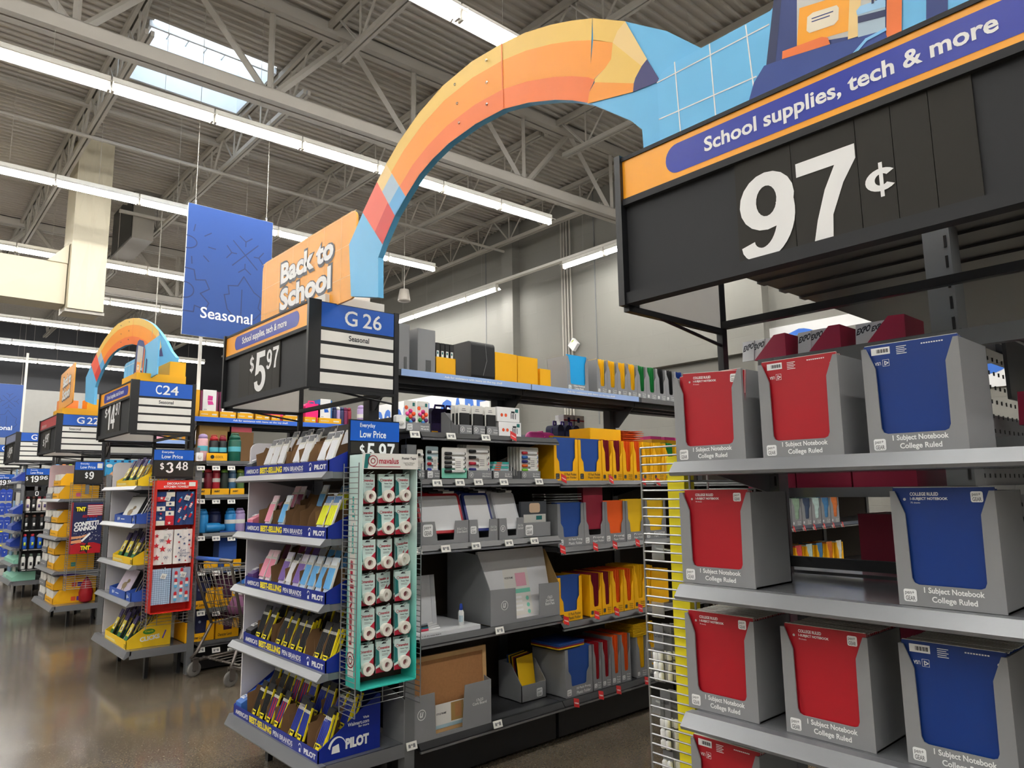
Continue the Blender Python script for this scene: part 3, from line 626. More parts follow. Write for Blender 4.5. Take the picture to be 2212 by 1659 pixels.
# ---------------------------------------------------------------- what stands behind that endcap
t = thing('aisle_gondola', 'dark shelving right behind the notebook shelf with a pegboard side', 'shelf unit', (2.24, 1.24, 0), EC, 'aisle gondola shelving')
zr = onX(1700, 1254, 2.2).z
for z, nm in ((onX(1690, 770, 2.3).z-.01, 'shelf'), (T97[0]-.075, 'shelf'), (T97[1]+.0, 'shelf'), (T97[2], 'shelf'), (.29, 'shelf')):
    sh = B().box(.0, .62, .0, .12 if abs(z-T97[1]) < .01 else .55, z-.03, z).obj(nm, SHGREY, t)
    if abs(z-T97[1]) < .01: B().box(.2, .62, .12, .45, z-.03, z).obj('shelf', SHGREY, t)
ztop = onX(1700, 600, 2.4).z
for i, zz in enumerate((ztop, ztop+.42)):
    sh = B().box(-.05-.0*i, 1.2, .0+.3*i, 3.6, zz, zz+.03).obj('overhead_shelf', GSHELF, t)
    for k in range(3): B().box(-.05, 1.2, .3*i+.12+.16*k, .3*i+.17+.16*k, zz-.008, zz).obj('stiffener', GSHELF, sh)
B().box(.66, 1.2, .3, 3.6, 1.99, 2.02).obj('overhead_shelf', GSHELF, t); B().prism([(.3, 1.99), (.3, 1.8), (.5, 1.8), (1.0, 1.97), (1.0, 1.99)], .64, .65, 'x').obj('bracket', GSHELF, t)
u = B().box(.545, .615, .0, .08, 0, ztop+.6).obj('upright', UPGREY, t)
c = B()
for k in range(40): c.box(.6, .607, -.002, .001, .3+k*.06, .335+k*.06)
c.obj('slots', BLK, u)['kind'] = 'stuff'
pp = B().box(.56, .6, .09, 3.2, .3, onX(2140, 800, 2.4).z-.12).obj('pegboard_side', PEGG, t)
c = B()
for k in range(40):
    for j in range(26): c.box(.599, .602, .14+k*.05, .147+k*.05, .8+j*.045, .812+j*.045)
c.obj('peg_holes', BLK, pp)['kind'] = 'stuff'
for z in (T97[0]+.06, T97[0]-.3, T97[1]-.2):
    B().box(.62, 1.1, .12, 3.2, z-.05, z).obj('side_shelf', UPGREY, t)
B().box(.0, 1.15, -.05, -.03, onX(1695, 1222, 2.19).z, onX(1695, 1200, 2.19).z).obj('cross_bar', DGREY, t)
# maroon marker trays: profile slopes towards the far aisle
def wedge(pts, X, d, lab):
    q = [onX(x, y, X) for x, y in pts]; z0 = min(p.z for p in q); y0 = q[0].y
    t = thing('marker_tray', lab, 'display tray', (X, y0, z0), EC, 'maroon marker trays')
    B().prism([(y0-p.y, p.z-z0) for p in q], 0, d).obj('tray', MAROON, t)
    return t
for i, pts in enumerate(([(1629.7, 779), (1671, 723.7), (1694.8, 718.6), (1698, 772)], [(1748, 759), (1789, 704), (1813, 700), (1817, 752)], [(1874, 740), (1917.5, 682), (1953, 678), (1957, 730)])):
    wedge(pts, 2.3, .16, ('left', 'middle', 'right')[i]+'most maroon marker tray standing behind the notebook shelf' if i != 1 else 'middle maroon marker tray standing behind the notebook shelf')
ECARD = mat('expo_card_grey', '#b4b5b8', .5)
for i, (x0, x1, yt, yb) in enumerate(((1604, 1624, 735, 782), (1626, 1644, 732, 778), (1645, 1660, 729, 760), (1724, 1747, 714, 764), (1750, 1771, 709, 757), (1775, 1788, 706, 730), (1849, 1878, 695, 748), (1881, 1908, 690, 735))):
    X = 2.31+.004*i; a = onX(x0, yb, X); b_ = onX(x1, yt, X); w = a.y-b_.y; h = b_.z-a.z; w = max(w, .045)
    t = thing('marker_pack', '%s grey marker card from the left behind the notebook shelf' % ORD[i], 'marker pack', (X, a.y, a.z), EC, 'grey marker packs')
    B().hexa([(0, 0, 0), (w, 0, 0), (w, .004, 0), (0, .004, 0)], [(0, .01, h), (w, .01, h), (w, .014, h), (0, .014, h)]).obj('card', ECARD, t)
    text('EXPO', t, .002, h*.58, w*.94, h*.3, -.0, INK, shear=.3, bold=.05, xf=lambda u, v, h=h: (.002+u, .01*(h*.58+v+.25*u)/h-.0015, h*.58+v+.25*u-.008), rot=0)
for i, (x0, x1, yb, yt) in enumerate(((1617, 1719, 1052, 1031), (1722, 1840, 1054, 1028), (1844, 1983, 1056, 1026))):
    X = 2.26; a = onX(x0, yb, X); b_ = onX(x1, yb, X); w = a.y-b_.y
    t = thing('marker_tray', '%s maroon box seen under the top notebook shelf' % ('left', 'middle', 'right')[i], 'display tray', (X, a.y, T97[0]-.075), EC, 'maroon marker trays')
    b = B(); b.box(0, w, 0, .3, .0, .06); b.prism([(.0, .06), (w, .06), (w, .12), (w*.3, .12)], 0, .3); b.obj('tray', MAROON, t)
a = onX(1860, 1200, 2.36); c = onX(1980, 1215, 2.36)
t = thing('marker_tray', 'large plain maroon carton left of the blue carton on the second shelf', 'display tray', (2.36, a.y, T97[1]), EC, 'maroon marker trays')
B().box(0, a.y-c.y, 0, .22, 0, onX(1862, 1110, 2.36).z-T97[1]).obj('carton', MAROON, t)
a = onX(1905, 1390, 2.36)
t = thing('marker_tray', 'maroon carton half hidden between two full cartons on the third shelf', 'display tray', (2.36, a.y, T97[2]), EC, 'maroon marker trays')
B().prism([(0, 0), (.2, 0), (.2, .2), (.14, .28), (0, .28)], 0, .3).obj('carton', MAROON, t)
a = onX(2128, 910, 2.5)
t = thing('marker_tray', 'maroon tray on the perforated shelf at the right edge', 'display tray', (2.5, .57, onY(2128, 900, .55).z-.0), EC)
B().prism([(0, 0), (.02, .1), (.1, .1), (.16, .06), (.16, 0)], 0, .3, 'x').obj('tray', MAROON, t)
# ---------------------------------------------------------------- wire cages with hang-sell displays
def cage(loc, w, d, z0, z1, lab, step=.026):
    """U-shaped wire rack open to -Y; loc = left rear corner of the back plane"""
    t = thing('wire_rack', lab, 'wire rack', loc, 0, 'wire wing racks')
    b = B(); b.tube([(0, -d, 0), (0, 0, 0), (w, 0, 0), (w, -d, 0)], .0022, 5); me = b.mesh('wire', WIRE)
    z = z0
    while z <= z1: o = link('wire', me, t); o.location.z = z; z += step
    b = B(); b.tube([(0, 0, z0), (0, 0, z1)], .003, 5); mv = b.mesh('upright_wire', WIRE)
    for x, y in ((0, 0), (w, 0), (0, -d), (w, -d), (w*.33, .003), (w*.66, .003)): o = link('upright_wire', mv, t); o.location.x = x; o.location.y = y
    return t
# cage on the far side of the notebook shelf, seen from its end
yf = onX(1384, 1000, 1.78).y; zt = onX(1384, 968, 1.78).z
t = thing('wire_rack', 'wire rack with yellow strip hooked to the left side of the notebook shelf', 'wire rack', (1.78, E97Y+.015, 0), 0, 'wire wing racks')
dd = yf-E97Y-.015
b = B(); b.tube([(0, dd, 0), (0, 0, 0), (.36, 0, 0), (.36, dd, 0)], .003, 5); me = b.mesh('wire', WIRE)
z = zt; k = 0
while z > .3: o = link('wire', me, t); o.location.z = z; z -= .0262
b = B(); b.tube([(0, 0, .3), (0, 0, zt)], .0038, 5); mv = b.mesh('upright_wire', WIRE)
for x, y in ((0, dd), (0, 0), (.36, 0), (.36, dd)): o = link('upright_wire', mv, t); o.location.x = x; o.location.y = y
ya = onX(1442, 1000, 1.80).y; yb_ = onX(1478, 1000, 1.80).y
YSTR = mat('yellow_display', '#f2e21c', .5)
t = thing('yellow_display', 'tall narrow yellow display box inside the wire rack by the notebooks', 'display box', (1.795, ya, .3), EC)
B().box(0, ya-yb_, 0, .05, 0, zt-.33).obj('box', YSTR, t)
ERW = mat('eraser_card', '#6b6c70', .5)
for i, (px, py) in enumerate(((1440, 1385), (1455, 1530), (1460, 1620), (1452, 1450))):
    for j in range(3):
        if i == 3: continue
        q = onX(px-18+j*18, py, 1.83+.02*j)
        t = thing('marker_pack', '%s white-capped pack in the %s cluster behind the yellow display' % (ORD[j], ('upper', 'middle', 'lower')[i]), 'marker pack', (q.x, q.y+.02, q.z-.12), EC, 'white-capped packs on the wire rack')
        b = B(); b.box(0, .036, .004, .007, 0, .17); b.obj('card', ERW, t)
        for a in (.009, .027):
            for r in range(3): c = B(); c.lathe([(.0075, 0), (.0085, .002), (.0085, .02), (.006, .024)], 8, (a, .0, .006+r*.03)); c.obj('cap', WHITE, t, True)
        text('Chalk', t, .003, .13, .03, .018, .003, INK, shear=.2)
for i, py in enumerate((1195, 1320, 1420, 1530)):
    q = onX(1425, py, 1.83); t = thing('peg_hook', '%s clear plastic peg hook from the top on the wire rack' % ORD[i], 'hook', (1.83, q.y, q.z), EC, 'clear peg hooks')
    B().box(-.03, .015, .0, .004, -.02, .025).obj('label_holder', CLEAR, t); b = B(); b.tube([(-.02, .01, .015), (.06, .02, .005), (.1, .03, .0)], .003, 5); b.obj('arm', CLEAR, t)
# ================================================================ pen display on the G 26 endcap
INSIDE = mat('tray_inside_white', '#c9ccd2', .6)
def sloped_tray(lab, loc, w, d, hf, hb, m, group, sidetext=None, flatback=.12):
    t = thing('display_tray', lab, 'display tray', loc, EC, group); e = .005
    f = B().box(0, w, 0, e, 0, hf).obj('front_panel', m, t)
    prof = [(0, 0), (0, hf), (d-flatback*0-.02, hb), (d, hb), (d, 0)]
    for x in (0, w-e): sp = B().prism(prof, x, x+e, 'x').obj('side_panel', m, t)
    B().box(e, w-e, d-e, d, 0, hb).obj('back_panel', m, t); B().box(e, w-e, e, d-e, 0, e).obj('floor_panel', INSIDE, t)
    return t, f, sp
PM = {}
def pen_pack(name, pen, top, label, pen2=None, card='#17181c', npen=5):
    """carded multipack of pens"""
    if name in PM: return PM[name]
    b = B(); w, h = .066, .165
    b.box(0, w, .006, .0085, 0, h); b.box(.004, w-.004, .003, .006, h-.042, h-.004, 3)
    for i in range(npen):
        x = .0085+(w-.017)*i/(npen-1)
        b.tube([(x, .001, .03), (x, .001, .118)], .0048, 6, 4 if (pen2 and i in (1, 3)) else 1); b.tube([(x, .001, .118), (x, .001, .13)], .003, 5, 5)
    if label: b.box(.008, .05, -.0055, -.0045, .006, .032, 2); b.box(.012, .02, -.0062, -.0055, .01, .028, 3); b.box(.024, .046, -.0062, -.0055, .02, .027, 3)
    b.box(w-.005, w+.001, .0, .0085, .012, h-.02, 2 if label else 5)
    b.v = [(x_*1.15, y_*1.15, z_*1.18) for x_, y_, z_ in b.v]
    PM[name] = b.mesh('pen_pack', [mat('pk_card_'+name, card, .4), mat('pk_pen_'+name, pen, .35), YEL, mat('pk_top_'+name, top, .4), mat('pk_pen2_'+name, pen2 or pen, .35), PAPER])
    return PM[name]
KB = B(); KB.prism([(.0, 0), (-.005, .1), (.012, .155), (.05, .165), (.055, .145), (.1, .17), (.12, .0)], 0, .0025, 'x'); KM = KB.mesh('divider', CBROWN)
KB = B(); KB.prism([(.015, 0), (-.01, .12), (.03, .14), (.04, .17), (.09, .16), (.11, .0)], 0, .0025, 'x'); KM2 = KB.mesh('divider', CBROWN)
KIND = {'W': pen_pack('white', '#e6e6ea', '#3a3c44', False, card='#d8d8de'), 'K': pen_pack('black', '#17181c', '#0e0e12', True), 'L': pen_pack('blue', '#24379a', '#101216', True, card='#141a3c'),
        'R': pen_pack('mixed', '#24307a', '#101216', True, pen2='#c02030'), 'P': pen_pack('pink', '#ee9ab2', '#f3d0da', False, card='#f4dfe6'), 'V': pen_pack('violet', '#8a6ab8', '#e6dff0', False, card='#cfc4e2'),
        'B': pen_pack('lightblue', '#6ab4ea', '#e8f0f8', False, card='#cfe2f4'), 'Y': pen_pack('highlighter', '#e8ec1c', '#3a6a9c', False, card='#d8dce0'), 'G': pen_pack('greyclip', '#c8ccd6', '#2a2c34', False, card='#3c5f9a'), 'M': pen_pack('plum', '#7a2a50', '#e8dfe6', False, card='#3a1c38')}
KWORD = {'W': 'white', 'K': 'black', 'L': 'dark blue', 'R': 'black, red and blue', 'P': 'pink', 'V': 'violet', 'B': 'light blue', 'Y': 'yellow highlighter', 'G': 'grey', 'M': 'plum'}
TN = ['top', 'second', 'third', 'fourth', 'bottom']
tierpx = [((527.3, 1029.9), (725.3, 1022.3)), ((529.1, 1149.6), (707.6, 1168.6)), ((529.3, 1266.5), (716.2, 1309.5)), ((525.5, 1387.8), (718.7, 1464.8)), ((504.2, 1543.6), (686.4, 1651.2))]
FRONT = ['-WWW-WW-WW', '-P-B----YY', 'PP-VWVBBBB', 'KK-KKKK-KK', '-KKRR-LL-L'][:]
BACK = ['-WWWW-W-W-', '-PM--B-YYY', 'M-MVVGBBB-', 'KKKKKKKKKK', 'KKKRRLLLLL']
INS = ['#4a4c54', '#d87a90', '#4a2c6c', '#202126', '#3f74c4']
for k in range(5):
    (xl, yl), (xr, yr) = tierpx[k]; X = 1.71 if k == 3 else 1.70; a = onX(xl, yl, X).y; c = onX(xr, yr, X).y
    c = max(c, 3.30); w = a-c; z = T26[k]
    t, f, sp = sloped_tray('%s royal blue pen tray lettered best-selling pen brands' % TN[k], (X, a, z+.001), w, .34, .058, .26 if k == 4 else .2, PILOTB, 'blue pen trays')
    y = -.0008
    text("AMERICA'S", f, .03*w, .015, .17*w, .025, y, WHITE, bold=.03); text('BEST-SELLING', f, .22*w, .012, .28*w, .034, y, YEL, bold=.05); text('PEN BRANDS', f, .52*w, .015, .22*w, .025, y, WHITE, bold=.02)
    flats([rect(.22*w, .008, .28*w, .0014), rect(.62*w, .01, .12*w, .0014)], f, 0, 0, y, WHITE, 'f', 'underline')
    text('PILOT', f, .86*w, .014, .12*w, .026, y, WHITE, bold=.05)
    lx = .8*w; flats(_band(_arc(lx+.02, .02, .02, .032, 20, 140, 8), _arc(lx+.022, .014, .018, .032, 20, 140, 8))+[[(lx+.01, .01), (lx+.03, .01), (lx+.028, .03), (lx+.012, .026)]], f, 0, 0, y, WHITE, 'f', 'logo')
    if k == 4:
        Xr = w+.0008
        text('PILOT', sp, .145, .035, .13, .05, Xr, WHITE, 'r', .06); flats(_band(_arc(.1, .045, .05, .06, 20, 165, 10), _arc(.105, .035, .045, .062, 20, 165, 10))+[[(.07, .03), (.115, .03), (.108, .07), (.075, .062)], ], sp, 0, 0, Xr, WHITE, 'r', 'logo')
        for s_, x_, z_, w_, h_ in (('Visit', .24, .158, .035, .012), ('Walmart.com', .155, .136, .12, .017), ('for more', .215, .122, .06, .011)): text(s_, sp, x_, z_, w_, h_, Xr, WHITE, 'r', .02)
    # slanted insert card at the far end of the tray
    ins = B().prism([(.01, .02), (.01, .075), (.3, .21), (.3, .02)], .006, .085, 'x').obj('insert_card', mat('insert_%d' % k, INS[k], .4), t)
    ttxt = ['G', 'gel', 'G BOOST', 'G2', 'G2'][k]
    text(ttxt, ins, .018, 0, .05, .03, 0, WHITE, shear=.2, bold=.03, xf=lambda u, v: (.018+u, .03+v, .0855+.4655*(v+.02)))
    step = (w-.11)/10
    for j in range(10):
        x0 = .095+j*step
        for row, (yy, zz, S_) in enumerate(((.03, .03, FRONT[k]), (.16, .1 if k > 1 else .085, BACK[k]))):
            dv = link('divider', KM if (j+row) % 2 else KM2, t); dv.location = (x0-.004, yy, zz-.02); dv.rotation_euler = (random.uniform(-.28, -.1), 0, random.uniform(-.45, -.15))
            ch = S_[j]
            if ch == '-': continue
            nn = 3 if (k >= 3 and row == 0 and j in (6, 9)) or (k == 4 and j >= 8) else 1
            for q in range(nn):
                o = link('pen_pack', KIND[ch]); o.location = (X+yy-.006+q*.017, a-x0-.008-q*.002, z+zz+.004+q*.006); o.rotation_euler = (random.uniform(-.4, -.3), 0, EC+random.uniform(-.06, .06))
                tag(o, '%s pen pack %s%s column, %s row, %s pen tray' % (KWORD[ch], ('', 'behind the first in ', 'rearmost in ')[q] if nn > 1 else '', ORD[j], ('front', 'back')[row], TN[k]), 'pen pack', 'carded pen packs in the blue trays')
# ---------------------------------------------------------------- small everyday low price signs
def elp(loc, w, h, price, lab, hh=.33, extra=False):
    t = thing('price_sign', lab, 'sign', loc, 0, 'everyday low price signs')
    B().box(0, w, 0, .012, 0, h).obj('plate', BLK, t)
    hd = B().box(.006, w-.002, -.004, 0, h*(1-hh)-.002, h-.006).obj('header', BLUE, t)
    text('Everyday', hd, .2*w, h*(1-hh*.42), .3*w, h*hh*.26, -.0048, WHITE, bold=.01); text('Low Price', hd, .2*w, h*(1-hh*.86), .52*w, h*hh*.34, -.0048, WHITE, bold=.015)
    if extra: flat(rect(.78*w, h*(1-hh*.8), .18*w, h*hh*.6), hd, 0, 0, -.005, PAPER, 'f', 'sticker')
    B().box(.01, w-.004, -.002, 0, .02, h*(1-hh)-.006).obj('price_panel', CARDBLK, t)
    for s_, x0, x1, z0, z1 in price: digits(s_, t, x0*w, z0*h, (x1-x0)*w, (z1-z0)*h, -.003, WHITE)
    B().box(w*.5-.02, w*.5+.02, .012, .03, -.12, h*.6).obj('stem', UPGREY, t)
    return t
t = thing('shelf_sensor', 'small white sensor box on the post beside the 5.97 sign', 'sensor', (onY(856, 925, 3.3).x, 3.3, onY(856, 925, 3.3).z), 0); B().prism(rrect(.06, .075, .008, 2), 0, .03).obj('housing', WHITE, t); b = B(); b.lathe([(.018, 0), (.018, -.006), (.008, -.01)], 12, (.03, 0, .035), 'y'); b.obj('dial', PAPER, t)
elp((onY(755, 905, 3.285).x, 3.285, onY(755, 905, 3.285).z-.30), .3, .30, [('$', .2, .3, .36, .58), ('5', .34, .5, .28, .6), ('97', .58, .9, .3, .6)], 'everyday low price sign reading 5.97 above the poster tape display', .36)
# ---------------------------------------------------------------- poster tape display in its wire cage
def hangbox(loc, w, d, h, lab, m, hh, hm, name='hang_display'):
    """open-fronted cardboard hanging display; loc = front left bottom corner, faces the aisle (-Y)"""
    t = thing(name, lab, 'display box', loc, 0); e = .005
    B().box(0, w, d-e, d, 0, h).obj('back_panel', mat('tape_backing', '#4a3a30', .8) if m is TEALG else hm, t)
    L_ = B().box(0, e, 0, d, 0, h).obj('side_panel', m, t); B().box(w-e, w, 0, d, 0, h).obj('side_panel', m, t)
    B().box(0, w, 0, d, 0, e).obj('bottom_panel', m, t); B().box(0, w, 0, d, h-e, h).obj('top_panel', m, t)
    H = B().box(-.001, w+.001, -.004, .002, h-hh, h).obj('header', hm, t)
    return t, L_, H
def grad_mat(name, c0, c1, z0, z1):
    m = mat(name, c0, .5); nt = m.node_tree; N = nt.nodes; L = nt.links
    tc = N['Texture Coordinate']; sp = N.new('ShaderNodeSeparateXYZ'); L.new(tc.outputs['Object'], sp.inputs[0]); r = N.new('ShaderNodeMapRange'); r.inputs[1].default_value = z0; r.inputs[2].default_value = z1; L.new(sp.outputs[2], r.inputs[0])
    mx = N.new('ShaderNodeMix'); mx.data_type = 'RGBA'; mx.inputs[6].default_value = srgb(c0)+[1]; mx.inputs[7].default_value = srgb(c1)+[1]; L.new(r.outputs[0], mx.inputs[0]); L.new(mx.outputs[2], N['Principled BSDF'].inputs['Base Color']); return m
TEALG = grad_mat('teal_print_fade', '#36bfb2', '#cfe9e4', .15, .75)
TX0, TY, TZ0, TZ1 = 1.797, 3.13, .616, 1.738
TW, TD, TH = .322, .135, TZ1-TZ0
t, Ls, Hd = hangbox((TX0, TY, TZ0), TW, TD, TH, 'teal poster tape display hanging on the wire rack', TEALG, .078, PAPER)
MAV = mat('mavalus_red', '#b3203a', .5)
flats(strip(circ(.055, TH-.038, .026, 20), .004, True)+strip(circ(.055, TH-.038, .012, 16), .004, True)+[rect(.055, TH-.068, .16, .003)], Hd, 0, 0, -.0048, MAV, 'f', 'ring_logo')
text('mavalus', Hd, .09, TH-.052, .115, .03, -.0048, MAV, bold=.02); text('Poster Tape', Hd, .225, TH-.032, .085, .016, -.0048, INK, bold=.02); text('Superior Adhesive\nEasy Removal', Hd, .235, TH-.06, .066, .018, -.0048, INK)
flat([(.004, TH-.075), (.025, TH-.075), (.04, TH-.004), (.012, TH-.004)], Hd, 0, 0, -.0046, DTEAL, 'f', 'print')
flat(rect(.03, .18, .07, .72), Ls, 0, 0, -.0006, PAPER, 'l', 'white_panel') if False else None
wp = flat(rect(0, 0, .055, TH*.76), Ls, .11, .05, -.0008, PAPER, 'l', 'white_panel')
text('mavalus', wp, 0, 0, .4, .035, 0, MAV, bold=.03, xf=lambda u, v: (-.0015, .1-v, .2+u)); text('Poster Tape', wp, 0, 0, .36, .034, 0, TEAL, bold=.03, xf=lambda u, v: (-.0015, .1-v, .56+u-.0)) if False else None
text('Poster Tape', wp, 0, 0, .28, .034, 0, TEAL, bold=.03, xf=lambda u, v: (-.0015, .1-v, .63+u))
flats(strip(circ(.085, .13, .035, 18), .006, True)+strip(circ(.085, .13, .017, 14), .006, True), wp, .17, 0, -.0015, MAV, 'l', 'ring_logo')
def tape_pack():
    t = thing('tape_pack', 'x', 'tape pack'); w, h = .088, .145
    cardm = mat('tape_card_pale', '#cfe4e0', .45)
    b = B(); b.box(0, w, .002, .004, 0, h); c = b.obj('card', cardm, t)
    flat([(0, .03), (.022, .04), (.018, .1), (.0, .115)], c, 0, 0, .0015, DTEAL, 'f', 'print_teal'); flat([(0, 0), (w, 0), (w, .085), (.03, .03), (0, .02)], c, 0, 0, .0012, MATS['mavalus_red'], 'f', 'print_red')
    flat([(.03, h-.012), (.06, h-.012), (.052, h-.003), (.04, h-.003)], c, 0, 0, .0012, INK, 'f', 'hang_slot')
    text('mavalus', c, .026, .108, .052, .013, .001, MATS['mavalus_red'], bold=.03); text('Poster Tape', c, .034, .092, .044, .008, .001, INK, bold=.02)
    flats([rect(.034, .083-i*.006, .036, .002) for i in range(2)], c, 0, 0, .001, INKG, 'f', 'small_print')
    flats(strip(circ(.017, .114, .007, 12), .0018, True), c, 0, 0, .001, MATS['mavalus_red'], 'f', 'ring_logo')
    r = B(); n = 20; P = [(.015, .0), (.0305, .0), (.0305, -.024), (.015, -.024), (.015, 0)]
    r.lathe(P, n, (.05, .0, .035), 'y'); 
    r = B(); vs = []; 
    for rr, yy in ((.014, .0), (.0305, .0), (.0305, -.024), (.014, -.024)):
        for j in range(n): a = 2*math.pi*j/n; vs.append((.05+rr*math.cos(a), yy, .035+rr*math.sin(a)))
    fs = [(i*n+j, i*n+(j+1) % n, ((i+1) % 4)*n+(j+1) % n, ((i+1) % 4)*n+j) for i in range(4) for j in range(n)]
    r.add(vs, fs); ro = r.obj('tape_roll', mat('tape_white', '#ece8de', .5), t)
    r = B(); r.lathe([(.0145, -.001), (.0145, -.022), (.0125, -.022), (.0125, -.001)], n, (.05, 0, .035), 'y'); 
    r = B(); vs = [(.05+.0135*math.cos(2*math.pi*j/n), -.004, .035+.0135*math.sin(2*math.pi*j/n)) for j in range(n)]; r.add(vs, [list(range(n))]); r.obj('core', mat('tape_core', '#a86a70', .6), ro)
    k = B(); k.tube([(.045, .03, h-.004), (.045, -.008, h-.006), (.052, -.018, h+.006), (.064, -.02, h+.012)], .0022, 5); k.obj('hook', CLEAR, t)
    return t
tp0 = None
CN = ['left', 'middle', 'right']
for r in range(6):
    for cidx in range(3):
        for back in (1, 0):
            lx = TX0+.008+cidx*.104; z = TZ1-.1-.145-r*.164+random.uniform(-.004, .004); y = TY+.035+back*.04
            lab = 'poster tape pack, %s row, %s column, %s of the hook' % (ORD[r], CN[cidx], ('front', 'rear')[back])
            rz = random.uniform(-.12, .12)+(.5 if (r, cidx, back) in ((3, 1, 0), (2, 2, 0)) else 0)
            if tp0 is None: tp0 = tape_pack(); at(tp0, (lx, y, z), rz); tp0['label'] = lab; tp0['group'] = 'poster tape packs'
            else: dup(tp0, (lx+.018*back, y, z), rz, lab, 'poster tape packs')
cage((TX0-.022, TY+TD+.012, 0), TW+.046, .15, .50, 1.69, 'wire wing rack carrying the teal poster tape display')
# ================================================================ goods on the G 26 aisle shelving
PF = 3.315
def gx(px, py, Y=PF): return onY(px, py, Y).x
def gz(px, py, Y=PF): return onY(px, py, Y).z
def carton(name, lab, loc, w, d, h, m, rz=0., cat='carton', group=None, tape=True, taper=0.):
    t = thing(name, lab, cat, loc, rz, group)
    B().hexa([(0, 0, 0), (w, 0, 0), (w, d, 0), (0, d, 0)], [(taper, 0, h), (w-taper, 0, h), (w-taper, d, h), (taper, d, h)]).obj('body', m, t)
    B().box(0, w, d*.5-.0015, d*.5+.0015, h-.0005, h+.001).obj('flap_seam', CBROWN, t)
    if tape: B().box(-.0008, .0, d*.5-.025, d*.5+.025, .0, h*.3).obj('clear_tape', CLEAR, t); B().box(w*.45, w*.75, -.0008, 0, 0, h*.3).obj('clear_tape', CLEAR, t)
    return t
# ---- top shelf
TY_ = TOPY+.02
def tx(px, py): return onY(px, py, TY_).x
def topcarton(x0, x1, yt, yb, d, m, lab, tape=True, taper=0.):
    a, b_ = tx(x0, yb), tx(x1, yb); return carton('carton', lab, (a, TY_, TOPZ+.001), b_-a, d, onY((x0+x1)/2, yt, TY_).z-TOPZ, m, tape=tape, group='cartons on the top shelf', taper=taper)
topcarton(862, 884, 700, 795, .3, CGREY, 'tall plain grey carton right beside the G 26 aisle marker')
topcarton(902, 940, 712, 804, .26, CGREY, 'tall plain grey carton left of the black boxes on the top shelf')
a, b_ = tx(941, 810), tx(985, 813)
t = thing('display_tray', 'yellow tray of four slim black boxes on the top shelf', 'display tray', (a, TY_, TOPZ), 0); w = b_-a
b = B(); h = .115; b.box(0, w, 0, .004, 0, h); b.box(0, .004, 0, .2, 0, h); b.box(w-.004, w, 0, .2, 0, h); b.box(0, w, .196, .2, 0, h); b.box(0, w, 0, .2, 0, .004); b.obj('tray', CYEL, t)
for i in range(4):
    bx = thing('slim_box', '%s slim black box from the left in the yellow top shelf tray' % ORD[i], 'box', (a+.008+i*(w-.012)/4, TY_+.008, TOPZ+.006), 0, 'slim black boxes'); ww = (w-.012)/4-.006
    B().box(0, ww, 0, .16, 0, .2).obj('box', FBLACK, bx); lb = flat(rect(.15*ww, .11, .6*ww, .04), bx, 0, 0, -.0006, WHITE, 'f', 'label'); flat(rect(.25*ww, .128, .35*ww, .015), lb, 0, 0, -.001, DTEAL, 'f', 'mark')
a, b_ = tx(1016, 818), tx(1064, 822)
t = thing('soft_case', 'black rounded zip case lying on the top shelf beside yellow cartons', 'case', (tx(1018, 815), TY_+.0, TOPZ), 0)
P = rrect(.26, .255, .03, 4); b = B(); b.prism(P, .0, .2, 'x'); b.obj('case', FBLACK, t); c = B(); c.tube([(.1, .0, .03), (.13, -.002, .13), (.12, 0, .24)], .002, 4); c.obj('zip', INKG, t)
topcarton(1070, 1117, 764, 826, .26, CYEL, 'tall yellow carton leaning beside the black zip case', False)
topcarton(1119, 1162, 772, 831, .24, CYEL, 'tall yellow carton in the middle of the top shelf', False)
topcarton(1167, 1190, 798, 834, .2, CYEL, 'small yellow carton left of the sky blue notebook carton', False)
a, b_ = tx(1225, 843), tx(1271, 846)
cutbox('notebook_carton', 'grey notebook carton showing a sky blue cover on the top shelf', 'carton', (a, TY_, TOPZ+.001), 0, b_-a, .255, .2, group='grey notebook cartons')
o = B().box(0, b_-a-.014, 0, .004, 0, .262).obj('notebook', SKY); at(o, (a+.007, TY_+.006, TOPZ+.006)); tag(o, 'sky blue notebook standing in the top shelf carton', 'notebook')
FOLD = {}
def sheet(m, d, h):
    k = (m.name, round(d, 3), round(h, 3))
    if k not in FOLD: FOLD[k] = B().box(0, .0022, 0, d, 0, h).mesh('folder', m)
    return FOLD[k]
def leaf(m, w, h):
    k = (m.name, round(w, 3), round(h, 3), 1)
    if k not in FOLD: FOLD[k] = B().box(0, w, 0, .002, 0, h).mesh('folder', m)
    return FOLD[k]
def slotbox(x, y, z, w, h, d, fm, colr, where, box=CGREY, lines=('Prong', 'Plastic', 'Folder'), n=8, up=.0, patt=None):
    yl = box is CYEL
    cutbox('folder_carton', '%s folder carton of %s folders, %s' % ('yellow' if yl else 'grey', colr, where), 'carton', (x, y, z), 0, w, h, d, box, 'slot', lines=lines, group='folder cartons', inkm=INK if yl else None, bm=INK if yl else None)
    n = max(3, min(n, int((w-.014)/.006)))
    for i in range(n):
        o = link('folder', sheet(fm, d-.02, h*.98)); o.location = (x+.008+i*(w-.02)/n, y+.004+random.uniform(0, .006), z+.006+up+random.uniform(0, .006)); o.rotation_euler = (0, random.uniform(-.01, .02), 0)
        tag(o, '%s folder standing edge-on in the carton %s' % (colr, where), 'folder', '%s folders, %s' % (colr, where))
